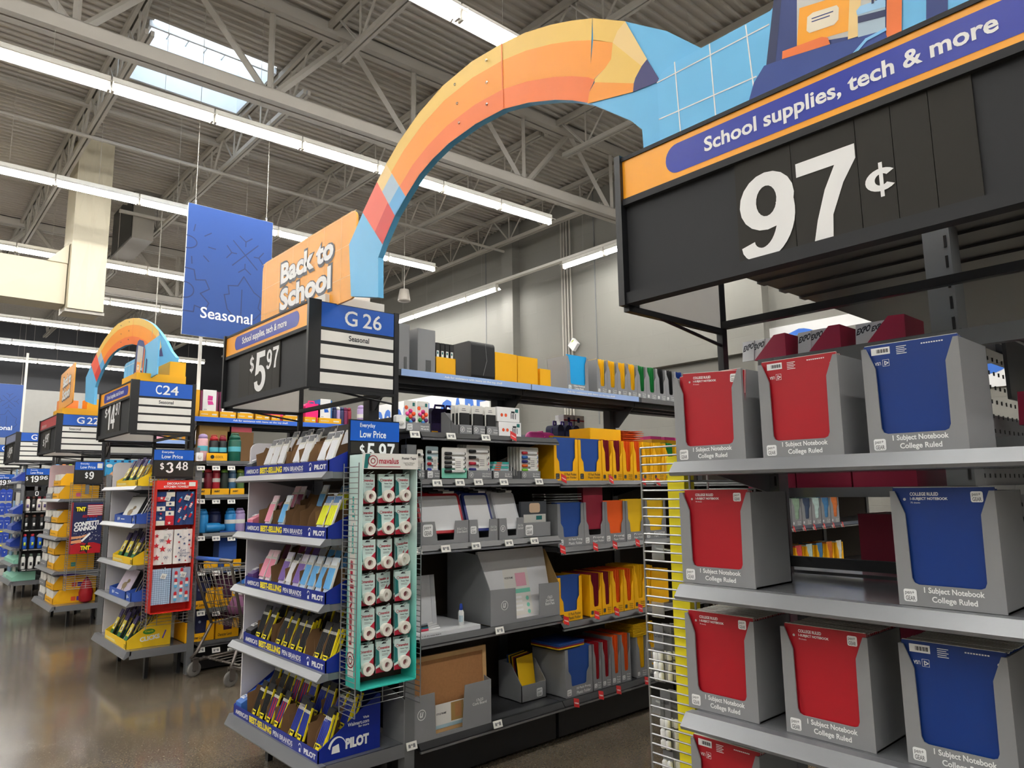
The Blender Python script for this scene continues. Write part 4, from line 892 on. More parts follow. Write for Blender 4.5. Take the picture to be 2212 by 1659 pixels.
def widebox(x, y, z, w, h, d, fm, colr, where, box=CGREY, lines=('10 Pack Pocket', 'Paper Folder'), n=4, up=0., tilt=0.):
    yl = box is CYEL
    cutbox('folder_carton', '%s folder carton of %s folders, %s' % ('yellow' if yl else 'grey', colr, where), 'carton', (x, y, z), 0, w, h, d, box, 'U', lines=lines, group='folder cartons', inkm=INK if yl else None, bm=INK if yl else None)
    for i in range(n):
        o = link('folder', leaf(fm, w-.016, h*1.0)); o.location = (x+.008, y+.006+i*.012, z+.006+up+random.uniform(0, .004)); o.rotation_euler = (-.02*i, 0, 0)
        tag(o, '%s folder, %s from the front, carton %s' % (colr, ORD[i], where), 'folder', '%s folders, %s' % (colr, where))
cols = [(FYELLOW, 'yellow')]*4+[(FGREEN, 'green')]*2+[(FBLACK, 'black')]*2+[(NBLUE, 'blue')]
px0 = [1290, 1312, 1334, 1356, 1377, 1397, 1419, 1439, 1459, 1479]
for i, (m, cn) in enumerate(cols):
    a, b_ = tx(px0[i], 850+i*2.2), tx(px0[i+1], 852+i*2.2)
    slotbox(a, TY_, TOPZ+.001, b_-a-.002, .265, .2, m, cn, '%s on the right of the top shelf' % ORD[i])
# strips on the top shelf edge
for (xa, ya, xb, yb, lab, txt) in ((867, 800, 1147, 831, 'pale blue strip reading ask for assistance on the near top shelf edge', True), (1149, 831, 1380, 860, 'second pale blue strip reading ask for assistance farther along', True)):
    a, b_ = onY(xa, ya, TOPY-.02).x, onY(xb, yb, TOPY-.02).x
    t = thing('shelf_strip', lab, 'shelf strip', (a, TOPY-.02, TOPZ-.036), 0, 'ask for assistance strips'); B().box(0, b_-a, 0, .004, 0, .04).obj('strip', mat('strip_pale_blue', '#9cb8e8', .35), t)
    text('Ask for assistance with items on the top shelf', t, (b_-a)*.3, .009, (b_-a)*.45, .018, -.0006, WHITE, bold=.02)
# ---- shelf tags
def esl(px, py, lab, Y=3.258, s=1., red=False, redonly=False):
    q = onY(px, py, Y); t = thing('shelf_tag', lab, 'shelf tag', (q.x, Y, q.z), 0, 'red rollback shelf tags' if red else 'electronic shelf tags'); t.rotation_euler = (-.3, 0, 0)
    if not red:
        f = B().box(-.031*s, .031*s, 0, .006, -.019*s, .019*s).obj('tag', PAPER, t)
        flats([rect(-.022*s, -.008*s, .014*s, .016*s), rect(-.005*s, .0, .008*s, .008*s), rect(.006*s, -.009*s, .014*s, .018*s)], f, 0, 0, -.0006, INKG, 'f', 'tag_print')
    else:
        B().box(.0, .032, .004, .01, -.022, .008).obj('tag', PAPER, t)
        r = B(); r.hexa([(-.042, -.026, -.018), (.016, -.01, -.032), (.016, -.008, -.032), (-.042, -.024, -.018)], [(-.03, -.026, .03), (.028, -.01, .016), (.028, -.008, .016), (-.03, -.024, .03)]); fl = r.obj('flag', TAGRED, t)
        text('Rollback', fl, 0, 0, .046, .012, 0, WHITE, bold=.02, xf=lambda u, v: (-.03+u, -.0245+.276*u, -.002+v-.24*u))
    return t
SHN = ['top row', 'marker shelf', 'white board shelf', 'large board shelf', 'cork board shelf']
W_TAGS = [[(897, 938), (975, 942), (1050, 945)], [(945, 1043), (994, 1042), (1034, 1041), (1089, 1041), (1165, 1040)], [(901, 1190), (963.5, 1185), (1029, 1179), (1100, 1172.6), (1155, 1168)], [(1080, 1361.6)], [(890, 1611), (1076, 1564)]]
for k, L_ in enumerate(W_TAGS):
    for i, (x, y) in enumerate(L_): esl(x, y, '%s white price tag from the left on the %s edge' % (ORD[i], SHN[k]))
R_TAGS = [[(1107, 944)], [(1215.6, 1035), (1318, 1037), (1388, 1041), (1419.5, 1042)], [(1213.5, 1188), (1284, 1182), (1326, 1178), (1375, 1173.6)], [(1221, 1341), (1287, 1329), (1330, 1322), (1381, 1314)], [(1243, 1518), (1296, 1501.5), (1334, 1490), (1394.7, 1470.6)]]
for k, L_ in enumerate(R_TAGS):
    for i, (x, y) in enumerate(L_): esl(x, y, '%s red rollback tag from the left, %s level' % (ORD[i], SHN[k]), red=True)
# ---- small trays of carded goods
def smalltray(x0, x1, z, hf, d, m, lab, lines=None, logo='pg', group='grey shelf trays', wedgeh=0., Y=PF):
    w = x1-x0; t = thing('shelf_tray', lab, 'shelf tray', (x0, Y, z+.001), 0, group); e = .003
    f = B().box(0, w, 0, e, 0, hf).obj('front_panel', m, t)
    for x in (0, w-e): B().prism([(0, 0), (0, hf), (d*.25, hf), (d*.8, max(hf, wedgeh)), (d, max(hf, wedgeh)), (d, 0)], x, x+e, 'x').obj('side_panel', m, t)
    b = B(); b.box(e, w-e, 0, d, 0, e); b.box(e, w-e, d-e, d, 0, max(hf, wedgeh)); b.obj('tray', m, t)
    if logo == 'pg': pglogo(f, .06*w, .15*hf, .7*hf, -.0008)
    elif logo == 'u': ulogo(f, .08*w, .2*hf, .6*hf, -.0008)
    for i, s_ in enumerate(lines or ()): text(s_, f, .6*w, hf*(.5-.26*i), .34*w, .2*hf, -.0008, WHITE, bold=.01)
    return t
def marker_pack(x0, x1, z, h, lab, cols_, teal=False, Y=None, horiz=True, n=1, cardm=None):
    Y = PF+.012 if Y is None else Y; w = x1-x0
    for q in range(n-1, -1, -1):
        t = thing('marker_pack', lab if q == 0 else '%s, %s behind it' % (lab, ORD[q-1]), 'marker pack', (x0-.004*q, Y+q*.024, z+.004+.002*q), 0, 'marker packs on the marker shelf')
        b = B(); b.prism(rrect(w, h, .008, 3), 0, .003); b.obj('card', cardm or PAPER, t)
        if teal: flat(rect(.0, .0, w, h*.32), t, 0, 0, -.0005, mat('mint_print', '#7fd0b8', .5), 'f', 'print')
        if q == 0:
            k = len(cols_)
            for i, c_ in enumerate(cols_):
                zz = h*(.22+.58*(k-1-i)/max(1, k-1)); r = h*.048; mk = B(); xa, xb = .1*w, .9*w
                mk.tube([(xa+.3*(xb-xa), -.008, zz), (xb-.04*w, -.008, zz)], r, 8, 0); mk.tube([(xa, -.008, zz), (xa+.3*(xb-xa), -.008, zz)], r*1.08, 8, 1); mk.tube([(xb-.04*w, -.008, zz), (xb, -.008, zz)], r*.95, 8, 1); mk.obj('marker', [WHITE, mat('cap_'+c_, c_, .4)], t, True)
            lb = flat(rect(.45*w, .25*h, .34*w, .4*h), t, 0, 0, -.018, PAPER, 'f', 'label'); flats([rect(.48*w, (.34+.06*i)*h, .2*w, .02*h) for i in range(4)], lb, 0, 0, -.0186, INKG, 'f', 'small_print')
S0, S1, S2, S3, S4 = GZ1
# shelf 1: magnets, pouches, boxes
x0, x1 = gx(876, 930), gx(930, 934)
smalltray(x0, x1, S0, .05, .2, CGREY, 'grey tray of coloured round magnets by the small price sign', ('Magnetic', 'Set'))
DOT = ['#e8452e', '#d22a7a', '#e84c9a', '#1f8a4a', '#1c78c8', '#5a2a6a', '#f05a2a']
for i in range(2):
    w = (x1-x0)*.47; t = thing('magnet_pack', '%s card of seven coloured magnets' % ('left', 'right')[i], 'magnet pack', (x0+.004+i*(w+.006), PF+.02, S0+.01), 0, 'magnet cards')
    B().prism(rrect(w, .165, .006, 3), 0, .003).obj('card', PAPER, t); flat(rect(.68*w, .135, .2*w, .02), t, 0, 0, -.0006, DTEAL, 'f', 'mark'); flat(circ(.16*w, .125, .012, 10), t, 0, 0, -.0006, mat('badge_orange', '#e8582a', .5), 'f', 'badge')
    for j, c_ in enumerate(DOT):
        cx, cy = (w*.5, .075) if j == 0 else (w*.5+w*.3*math.cos(math.radians(60*j+30)), .075+.032*math.sin(math.radians(60*j+30)))
        m_ = B(); m_.lathe([(.012, 0), (.012, -.006), (.009, -.009)], 12, (cx, 0, cy), 'y'); m_.obj('magnet', mat('mag_'+c_, c_, .4), t, True)
x0, x1 = gx(992, 938), gx(1078, 942); w3 = (x1-x0)/3
for i in range(3):
    smalltray(x0+i*w3, x0+(i+1)*w3-.004, S0, .055, .18, CGREY, '%s grey tray of hanging black pouches' % ('left', 'middle', 'right')[i], ('Dry Erase', 'Eraser'), 'u', wedgeh=.14 if i == 0 else .07)
    for q in range(3):
        t = thing('eraser_pack', 'black eraser pack, %s of three in the %s grey tray' % (('front', 'middle', 'rear')[q], ('left', 'middle', 'right')[i]), 'eraser pack', (x0+i*w3+.008-.004*q, PF+.02+.03*q, S0+.012), 0, 'black eraser packs'); ww = w3-.02
        B().prism(rrect(ww, .165, .006, 2), 0, .003).obj('card', PAPER, t); B().box(.1*ww, .9*ww, -.014, 0, .02, .115).obj('eraser', FBLACK, t); flats([rect(.3*ww, .13, .4*ww, .004), rect(.35*ww, .14, .3*ww, .004)], t, 0, 0, -.0006, INKG, 'f', 'small_print')
x0, x1 = gx(1080, 943), gx(1128, 946)
for i in range(2):
    t = thing('kit_box', '%s white dry erase kit box of a stack of two' % ('lower', 'upper')[i], 'box', (x0-.012*i, PF+.01, S0+.001+i*.092), 0, 'white kit boxes'); w = (x1-x0)
    B().box(0, w, 0, .14, 0, .09).obj('box', WHITE, t); flat(rect(.8*w, .06, .14*w, .022), t, 0, 0, -.0006, DTEAL, 'f', 'mark'); flats([circ(.2*w, .04, .011, 10), circ(.38*w, .04, .011, 10)], t, 0, 0, -.0006, MATS['badge_orange'], 'f', 'badge'); flats([rect(.6*w, .02, .03*w, .035), rect(.66*w, .02, .03*w, .03), rect(.72*w, .018, .03*w, .035), rect(.8*w, .018, .03*w, .035), rect(.62*w, .055, .16*w, .012)], t, 0, 0, -.0006, INK, 'f', 'picture')
# shelf 2 (marker shelf)
PEN = '#1b1c20'
def mk(x0, x1, h, lab, cs, teal=False, tray=True, n=1, logo='u', cardm=None):
    a, b_ = gx(x0, 1034), gx(x1, 1034)
    if tray: smalltray(a, b_, S1, .05, .16, CGREY, 'grey tray under the '+lab, ('Dry Erase', 'Markers'), logo, wedgeh=.1)
    marker_pack(a+.003, b_-.004, S1+(.012 if tray else .002), h, lab, cs, teal, n=n, Y=PF+(.015 if tray else -.006), cardm=cardm)
mk(903, 918, .15, 'narrow carded pack half hidden by the tape display', [PEN, '#14706e'])
mk(922, 951, .17, 'teal carded pack of four markers', [PEN, '#14706e', '#c8202c', '#2437a0'], logo='pg', cardm=mat('card_teal_grey', '#b8ccd4', .5))
mk(952, 1008, .175, 'large blister pack of five black markers on mint card', [PEN]*5, True, False)
mk(1010, 1063, .185, 'carded pack of black, red and blue markers', [PEN, PEN, '#c8203c', '#2a2c7c'], n=4)
mk(1126, 1168, .185, 'carded pack of five bright markers', ['#c82030', '#2460b0', '#2a2c7c', '#f06a1c', '#7ac832'], n=5)
a, b_ = gx(1065, 1034), gx(1108, 1034)
smalltray(a, b_, S1, .05, .16, CGREY, 'grey tray of small flat teal boxes', ('3 in 1', 'Markers'), 'pg')
for i in range(4):
    t = thing('eraser_box', '%s small flat teal box from the bottom of the pile' % ORD[i], 'box', (a+.006+.008*i, PF+.02, S1+.052+.014*i), .05*i, 'small teal boxes'); B().box(0, (b_-a)*.85, 0, .06, 0, .012).obj('box', TEAL if i % 2 else MATS['card_teal_grey'], t); flat(rect(.02, .002, .05, .007), t, 0, 0, -.0005, MATS['badge_orange'], 'f', 'print')
# shelf 3 (lap boards)
WB = mat('board_white', '#e2e3e6', .4)
def lapboards(xa, xb, fm, cw, n, logo, tl):
    a, b_ = gx(xa, 1172), gx(xb, 1170); w = b_-a; z = S2
    t = thing('shelf_tray', 'grey tray of %s framed lap boards' % cw, 'shelf tray', (a, PF-.005, z+.001), 0, 'grey shelf trays'); e = .004; hf = .125
    for x in (0, w-e): B().prism([(0, 0), (0, hf), (.05, hf), (.3, .15), (.3, 0)], x, x+e, 'x').obj('side_panel', CGREY, t)
    f = B().prism([(0, 0), (0, hf), (.28*w, hf), (.34*w, .02), (.68*w, .02), (.72*w, hf), (w, hf), (w, 0)][::-1], -e, 0).obj('front_panel', CGREY, t)
    b = B(); b.box(0, w, 0, .3, 0, e); b.box(0, w, .296, .3, 0, .15); b.obj('tray', CGREY, t)
    (pglogo if logo == 'pg' else ulogo)(f, .04*w, .045, .2*w, -e-.0008); text('8.5x11 Dry\nErase Board', f, .75*w, .055, .22*w, .03, -e-.0008, WHITE)
    for i in range(n):
        bw, bh = w*.9, .235
        o = thing('lap_board', '%s framed lap board, %s from the front' % (cw, ORD[i]), 'white board', (a+.07*w-.014*i, PF+.012+i*.03, z+.06+.008*i), 0, '%s framed lap boards' % cw); o.rotation_euler = (-.36, 0, -.04)
        B().prism(rrect(bw, bh, .02, 4), .001, .02).obj('frame', fm, o); flat(rrect(bw-.03, bh-.03, .012, 3), o, .015, .015, -.0002, WB, 'f', 'panel')
        m_ = B(); m_.tube([(.3*bw, -.008, bh+.004), (.62*bw, -.008, bh+.004)], .0075, 8, 0); m_.tube([(.62*bw, -.008, bh+.004), (.88*bw, -.008, bh+.004)], .0075, 8, 1); m_.obj('marker', [FBLACK, WHITE], o, True)
lapboards(907, 1010, RED, 'red', 3, 'pg', 0); lapboards(1012, 1073, mat('frame_navy', '#1c2c74', .4), 'navy', 5, 'pg', 0); lapboards(1077, 1130, mat('frame_white', '#d4d6da', .4), 'white', 4, 'u', 0)
a, b_ = gx(1132, 1168), gx(1190, 1165); w = b_-a
smalltray(a, b_, S2, .09, .25, CGREY, 'grey tray of sheet protectors at the right of the lap boards', None, 'pg', wedgeh=.2)
o = thing('sheet_pack', 'clear pack of sheet protectors with a white band', 'pack', (a+.006, PF+.03, S2+.01), 0); B().box(0, w-.012, 0, .02, 0, .21).obj('pack', mat('pack_dark_grey', '#4c5056', .3), o); flat(rect(.02, .03, w-.04, .1), o, 0, 0, -.0008, PAPER, 'f', 'band'); flat(rect(w*.55, .095, w*.22, .025), o, 0, 0, -.0014, DTEAL, 'f', 'mark'); flat(rrect(w*.4, .06, .015, 3), o, w*.3, .14, -.0008, mat('peach', '#e8c8a8', .6), 'f', 'picture')
# shelf 4 (large boards)
a, b_ = gx(903, 1335, PF+.15), gx(955, 1335, PF+.15)
t = thing('white_board', 'large white board standing upright at the back of its shelf', 'white board', (a-.2, PF+.2, S3), 0); t.rotation_euler = (-.12, 0, 0); B().box(0, b_-a+.2, 0, .015, 0, .3).obj('panel', WB, t); B().box(b_-a+.17, b_-a+.2, -.003, .0, 0, .3).obj('frame_edge', MATS['frame_white'], t)
a, b_ = gx(895, 1372, PF-.01), gx(1040, 1345, PF-.01)
t = thing('white_board', 'white framed dry erase board lying flat with markers on it', 'white board', (a, PF-.015, S3+.001), 0); w = b_-a
B().prism(rrect(w, .5, .02, 3), 0, .022, 'z').obj('frame', MATS['frame_white'], t); flat(rrect(w-.04, .46, .012, 3), t, .02, .02, .0225, WB, 't', 'panel'); text('17 x 23 dry erase board', t, .03, .006, .14, .009, -.0008, INK, bold=.02)
for i, c_ in enumerate(('#c8304c', '#2a8a9c', '#2a2c34', '#9aa0a8')):
    m_ = B(); m_.tube([(0, 0, 0), (.05, .0, 0)], .007, 8, 1); m_.tube([(.05, 0, 0), (.13, 0, 0)], .0065, 8, 0); o = m_.obj('marker', [WHITE, mat('cap_'+c_, c_, .4)], None, True); at(o, (a+.08+.03*i, PF+.05+.04*i, S3+.03), .12*i); tag(o, '%s marker lying on the flat white board' % ('red capped', 'teal capped', 'black capped', 'grey capped')[i], 'marker')
q = gx(996, 1345, PF+.06)
t = thing('spray_bottle', 'small white bottle with a blue cap on the board shelf', 'bottle', (q, PF+.06, S3+.023), 0)
b = B(); b.lathe([(.001, 0), (.017, 0), (.017, .07), (.012, .082), (.008, .085)], 14); b.obj('bottle', WHITE, t, True); b = B(); b.lathe([(.01, .083), (.0105, .1), (.007, .118), (.001, .12)], 12); b.obj('cap', mat('cap_blue', '#1c48b8', .4), t, True); B().box(-.0172, -.0, -.0175, -.004, .02, .055).obj('label', MATS['card_teal_grey'], t)
a, c_, b_ = gx(1004, 1355, PF+.0), gx(1057, 1350, PF-.0), gx(1206, 1330, PF-.0)
t = thing('board_carton', 'large grey carton of 17x23 dry erase board packs', 'carton', (c_, PF-.01, S3+.001), 0); w = b_-c_; e = .004
B().prism([(0, 0), (0, .2), (.12, .4), (.42, .42), (.42, 0)], 0, e, 'x').obj('side_panel', CGREY, t); B().prism([(0, 0), (0, .2), (.12, .4), (.42, .42), (.42, 0)], w-e, w, 'x').obj('side_panel', KRAFTIN, t)
f = B().prism([(0, 0), (0, .205), (.345*w, .2), (.355*w, .02), (.69*w, .02), (.69*w, .205), (w, .2), (w, 0)][::-1], -e, 0).obj('front_panel', CGREY, t)
B().box(0, w, 0, .42, 0, e).obj('floor_panel', KRAFTIN, t)
ulogo(f, .14*w, .08, .055, -e-.0008); text('17x23\nDry Erase\nBoard Pack', f, .78*w, .07, .14*w, .055, -e-.0008, WHITE, bold=.01)
o = thing('white_board', 'dry erase board pack with a printed sleeve in the grey carton', 'white board', (c_+.012, PF+.03, S3+.008), 0); o.rotation_euler = (-.22, 0, 0)
B().box(0, w-.024, 0, .02, 0, .42).obj('panel', WB, o); sl = flat(rect(.3*w, .02, .36*w, .28), o, 0, 0, -.001, PAPER, 'f', 'sleeve'); flats([rect(.47*w, .19, .15*w, .08)], sl, 0, 0, -.0016, LPINK, 'f', 'picture'); flat(rect(.4*w, .15, .26*w, .025), sl, 0, 0, -.0016, MATS['mint_print'], 'f', 'band'); text('WOOD FRAME', sl, .315*w, .24, .12*w, .012, -.0016, INK, bold=.02)
flats([circ(.6*w, .115-.04*i, .013, 10) for i in range(3)], sl, 0, 0, -.0016, MATS['mint_print'], 'f', 'magnets'); flats([rect(.42*w, .12-.025*i, .1*w, .012) for i in range(4)], sl, 0, 0, -.0016, WHITE, 'f', 'marker_picture')
# base shelf: cork board carton
a, b_ = gx(869, 1600, PF-.01), gx(1058, 1555, PF-.01); w = b_-a
t = thing('board_carton', 'large grey carton holding a framed 17x23 cork board', 'carton', (a, PF-.02, S4+.001), 0)
f = B().prism([(0, 0), (0, .235), (.33*w, .235), (.345*w, .02), (.65*w, .02), (.68*w, .235), (w, .235), (w, 0)][::-1], -e, 0).obj('front_panel', CGREY, t)
for x in (0, w-e): B().prism([(0, 0), (0, .235), (.2, .28), (.2, 0)], x, x+e, 'x').obj('side_panel', CGREY, t)
B().box(0, w, 0, .2, 0, e).obj('floor_panel', CGREY, t)
ulogo(f, .14*w, .11, .055, -e-.0008); text('17x23\nCork Board', f, .77*w, .115, .17*w, .032, -e-.0008, WHITE, bold=.01)
xc0, xc1 = gx(880, 1545, PF+.03), gx(1053, 1540, PF+.03); hc = gz(1053, 1395, PF+.03)-S4
o = thing('cork_board', 'oak framed cork board standing in the bottom grey carton', 'cork board', (xc0, PF+.03, S4+.006), 0); o.rotation_euler = (-.04, 0, 0); cw = xc1-xc0
OAK = mat('oak_frame', '#c9a06c', .5, var=.12, scale=20); B().box(.01, cw-.01, .004, .014, .01, hc-.01).obj('cork', mat('cork', '#a8774a', .8, var=.15, scale=80), o)
for x_ in (0, cw-.025): B().box(x_, x_+.025, -.004, .018, 0, hc).obj('frame_rail', OAK, o)
for z_ in (0, hc-.025): B().box(.025, cw-.025, -.004, .018, z_, z_+.025).obj('frame_rail', OAK, o)
sl = flat(rect(.33*cw, .02, .36*cw, .125), o, 0, 0, -.0055, PAPER, 'f', 'sleeve'); flat(rect(.52*cw, .045, .16*cw, .095), sl, 0, 0, -.006, KRAFTIN, 'f', 'picture'); flat(rect(.57*cw, .06, .08*cw, .07), sl, 0, 0, -.0064, MATS['cork'], 'f', 'picture'); text('STYLE FRAME', sl, .34*cw, .09, .12*cw, .01, -.006, INK, bold=.02); flat(rect(.33*cw, .02, .36*cw, .018), sl, 0, 0, -.006, mat('pale_blue_band', '#a8c4cc', .5), 'f', 'band')
# ---- section two: cartons of folders
def rowslots(zbase, y_top, specs, Y=PF, box=CYEL, d=.26, where='', lines=('Pocket', 'Paper', 'Folder'), yref=1035):
    for i, (xa, xb, m, cn, ht) in enumerate(specs):
        a, b_ = gx(xa, yref, Y), gx(xb, yref, Y); slotbox(a, Y, zbase+.001, b_-a-.003, ht, d, m, cn, '%s of %s' % (ORD[i], where), box, lines)
D2, D3, D4, D5 = GZ2
for i, (xa, xb) in enumerate(((1197, 1249), (1250, 1300))):
    a, b_ = gx(xa, 1033), gx(xb, 1033); widebox(a, PF, D2+.001, b_-a-.003, .275, .26, FBLUE, 'blue shrink-wrapped', '%s on the marker shelf level' % ('left', 'right')[i], CYEL)
rowslots(D2, 945, [(1301, 1323, FMAROON, 'maroon', .28), (1324, 1345, FMAROON, 'maroon', .28), (1346, 1368, FORANGE, 'orange', .28), (1369, 1388, FORANGE, 'orange', .28), (1389, 1411, FYELLOW, 'yellow', .28), (1412, 1436, FYELLOW, 'yellow', .28), (1437, 1462, FGREEN, 'green', .28), (1463, 1488, FGREEN, 'green', .28)], where='the yellow row beside the shrink-wrapped packs')
a, b_ = gx(1277, 945, PF+.05), gx(1345, 940, PF+.05)
carton('carton', 'long yellow carton laid on top of the folder row', (a, PF+.06, D2+.285), b_-a-.01, .2, .085, CYEL, tape=False)
for i in range(9):
    o = B().box(0, .24, 0, .2, 0, .0025).obj('folder', FORANGE); at(o, (b_+.0, PF+.05, D2+.285+.0095*i), 0); o.rotation_euler = (0, -.02*(i % 3-1), random.uniform(-.03, .03)); tag(o, 'orange folder in the loose pile beside the long yellow carton', 'folder', 'loose orange folders')
a, b_ = gx(1205, 1178), gx(1262, 1172); widebox(a, PF, D3+.001, b_-a-.003, .275, .26, FBLUE, 'blue plastic', 'below the shrink-wrapped packs', CGREY, ('10 Pack Prong', 'Plastic Folder'))
for i in range(4):
    o = B().prism(rrect(.25, .24, .02, 2), 0, .008, 'z').obj('clear_bag', CLEAR); at(o, (a-.01+.004*i, PF+.01, D3+.285+.016*i), random.uniform(-.06, .06)); o.rotation_euler[0] = random.uniform(-.03, .03); tag(o, '%s clear bag from the bottom of the pile on the blue folder carton' % ORD[i], 'bag', 'clear plastic bags')
for i, (xa, xb, m, cn, up) in enumerate(((1262, 1308, FMAROON, 'maroon', .09), (1308, 1352, FORANGE, 'orange', .0), (1353, 1394, FYELLOW, 'yellow', .005), (1395, 1440, FYELLOW, 'yellow', .005))):
    a, b_ = gx(xa, 1168), gx(xb, 1166); widebox(a, PF, D3+.001, b_-a-.003, .28, .26, m, cn, '%s of the grey prong folder row' % ORD[i], CGREY, ('Prong', 'Paper Folder'), up=up)
a, b_ = gx(1206, 1333), gx(1258, 1325); widebox(a, PF, D4+.001, b_-a-.003, .275, .26, FBLUE, 'blue', 'right of the large board carton', CYEL, ('10 Pack Pocket', 'Plastic Folder'))
rowslots(D4, 1230, [(1274, 1300, FMAROON, 'maroon', .27), (1301, 1322, FMAROON, 'maroon', .275), (1323, 1347, FORANGE, 'orange', .275), (1348, 1370, FORANGE, 'orange', .275), (1371, 1395, FYELLOW, 'yellow', .29), (1396, 1412, FYELLOW, 'yellow', .28)], where='the yellow plastic folder row', lines=('Pocket', 'Plastic', 'Folder'), yref=1315)
carton('carton', 'yellow carton with a printed barrel label behind the wire rack', (gx(1414, 1300), PF+.02, D4+.001), .2, .2, .24, CYEL, tape=False)
a, b_ = gx(1127, 1500, PF+.12), gx(1180, 1480, PF+.12)
t = thing('folder_carton', 'small grey carton of mixed folders standing back on the bottom shelf', 'carton', (a, PF+.12, S4+.001), 0); w = b_-a
b = B(); b.box(0, w, 0, .004, 0, .1); b.prism([(0, 0), (0, .1), (.1, .22), (.22, .22), (.22, 0)], 0, .004, 'x'); b.prism([(0, 0), (0, .1), (.1, .22), (.22, .22), (.22, 0)], w-.004, w, 'x'); b.box(0, w, .216, .22, 0, .22); b.box(0, w, 0, .22, 0, .004); b.obj('carton_body', CGREY, t); pglogo(t, .6*w, .015, .05, -.0008)
for i, m in enumerate((FYELLOW, FBLACK, FMAROON, FYELLOW, FBLACK, FYELLOW, FBLUE)):
    o = link('folder', leaf(m, w-.03, .25)); o.location = (a+.012+.004*i, PF+.14+.02*i, S4+.01); o.rotation_euler = (-.12, 0, .25); tag(o, '%s folder leaning in the small mixed carton' % ORD[i], 'folder', 'mixed folders')
a, b_ = gx(1222, 1512), gx(1280, 1497); widebox(a, PF, S4+.001, b_-a-.002, .29, .3, FBLUE, 'blue plastic', 'large, on the bottom shelf', CGREY, ('10 Pack Prong', 'Plastic Folder'))
for i, m in enumerate((FBLACK, FYELLOW, FMAROON, FBLUE, FBLUE)):
    o = B().prism(rrect(.25, .26, .015, 2), 0, .007, 'z').obj('folder', m); at(o, (a-.05, PF+.0, S4+.292+.0085*i), .03); tag(o, '%s folder from the bottom of the pile on the large blue carton' % ORD[i], 'folder', 'piled plastic folders')
rowslots(S4, 1400, [(1282, 1300, RED, 'red', .29), (1301, 1321, RED, 'red', .29), (1322, 1342, FORANGE, 'orange', .31), (1343, 1364, FORANGE, 'orange', .31), (1376, 1400, FYELLOW, 'yellow', .27), (1401, 1425, FYELLOW, 'yellow', .27)], box=CGREY, where='the grey row on the bottom shelf', lines=('Prong', 'Plastic', 'Folder'), yref=1480)
a = gx(1340, 1370)
for i in range(10):
    o = B().box(0, .22, 0, .26, 0, .003).obj('folder', FYELLOW); at(o, (gx(1372, 1480), PF+.0, S4+.275+.009*i), 0); tag(o, 'yellow folder in the pile on the yellow plastic folder carton', 'folder', 'piled yellow folders')
# more of the same cartons farther down the aisle, seen through the notebook shelf
PAT = [mat('patt_%d' % i, c_, .5, var=.45, scale=26) for i, c_ in enumerate(('#b8d0cc', '#3f78a8', '#c86a2c', '#e6e0d0', '#8aa48c', '#30405c', '#8a66b0', '#202226', '#e4dcc0', '#c8cade', '#d04848'))]
for i in range(9):
    x = 5.62+i*.2; slotbox(x, PF, D3+.001, .185, .25, .24, PAT[i % 6], 'patterned', '%s of the far grey row' % ORD[i], CGREY, ('Prong', 'Paper', 'Folder'), n=1)
    o = link('folder', leaf(PAT[i % 6], .16, .245)); o.location = (x+.012, PF+.004, D3+.008); tag(o, 'patterned folder facing out, %s of the far grey row' % ORD[i], 'folder', 'patterned folders')
    esl(0, 0, '%s red rollback tag under the patterned folders' % ORD[i], red=True).location = (x+.08, 3.25, D3-.02)
for i in range(9):
    x = 5.6+i*.21; slotbox(x, PF, D4+.001, .15, .27, .24, PAT[(i+6) % 11], 'patterned', '%s of the far yellow row' % ORD[i], CYEL, ('Pocket', 'Plastic', 'Folder'), n=1)
    o = link('folder', leaf(PAT[(i+6) % 11], .12, .28)); o.location = (x+.015, PF+.004, D4+.008); tag(o, 'patterned folder facing out, %s of the far yellow row' % ORD[i], 'folder', 'patterned folders')
# ---- goods on the far side of that shelving, over the back panel
FL = 1.86; YB = 4.0
def bag(x, y, w, h, d, m, m2, lab, cat='lunch bag'):
    t = thing('lunch_bag', lab, cat, (x, y, FL), 0, 'lunch bags on the far shelf'); b = B(); b.prism(rrect(w, h, .035, 4), 0, d); b.obj('bag', m, t); b = B(); b.tube([(.0, d*.5, .03), (.0, d*.5, h-.03), (.03, d*.5, h+.002), (w-.03, d*.5, h+.002), (w, d*.5, h-.03), (w, d*.5, .03)], .006, 6); b.obj('piping', m2, t); b = B(); b.tube([(w*.3, d*.5, h), (w*.33, d*.5, h+.03), (w*.67, d*.5, h+.03), (w*.7, d*.5, h)], .008, 6); b.obj('handle', m2, t); return t
FLO = mat('floral_purple', '#2c1c54', .7, var=.7, scale=45); VIO = mat('violet_trim', '#5b3fae', .6); NAVY = mat('navy_cloth', '#1c2450', .7); HPINK = mat('hot_pink', '#d83c94', .6)
for i, (px, m, m2, w) in enumerate(((932, FLO, VIO, .22), (962, NAVY, VIO, .16), (990, FLO, VIO, .2), (1022, FLO, FBLACK, .18))):
    bag(onY(px, 900, YB).x, YB, w, .25-.02*(i > 1), .12, m, m2, '%s purple lunch bag from the left, seen over the marker shelf' % ORD[i])
for i in range(3): bag(onY(1205+i*17, 920, YB).x, YB, .07, .2, .14, NAVY, VIO, '%s navy lunch bag seen above the blue folder packs' % ORD[i])
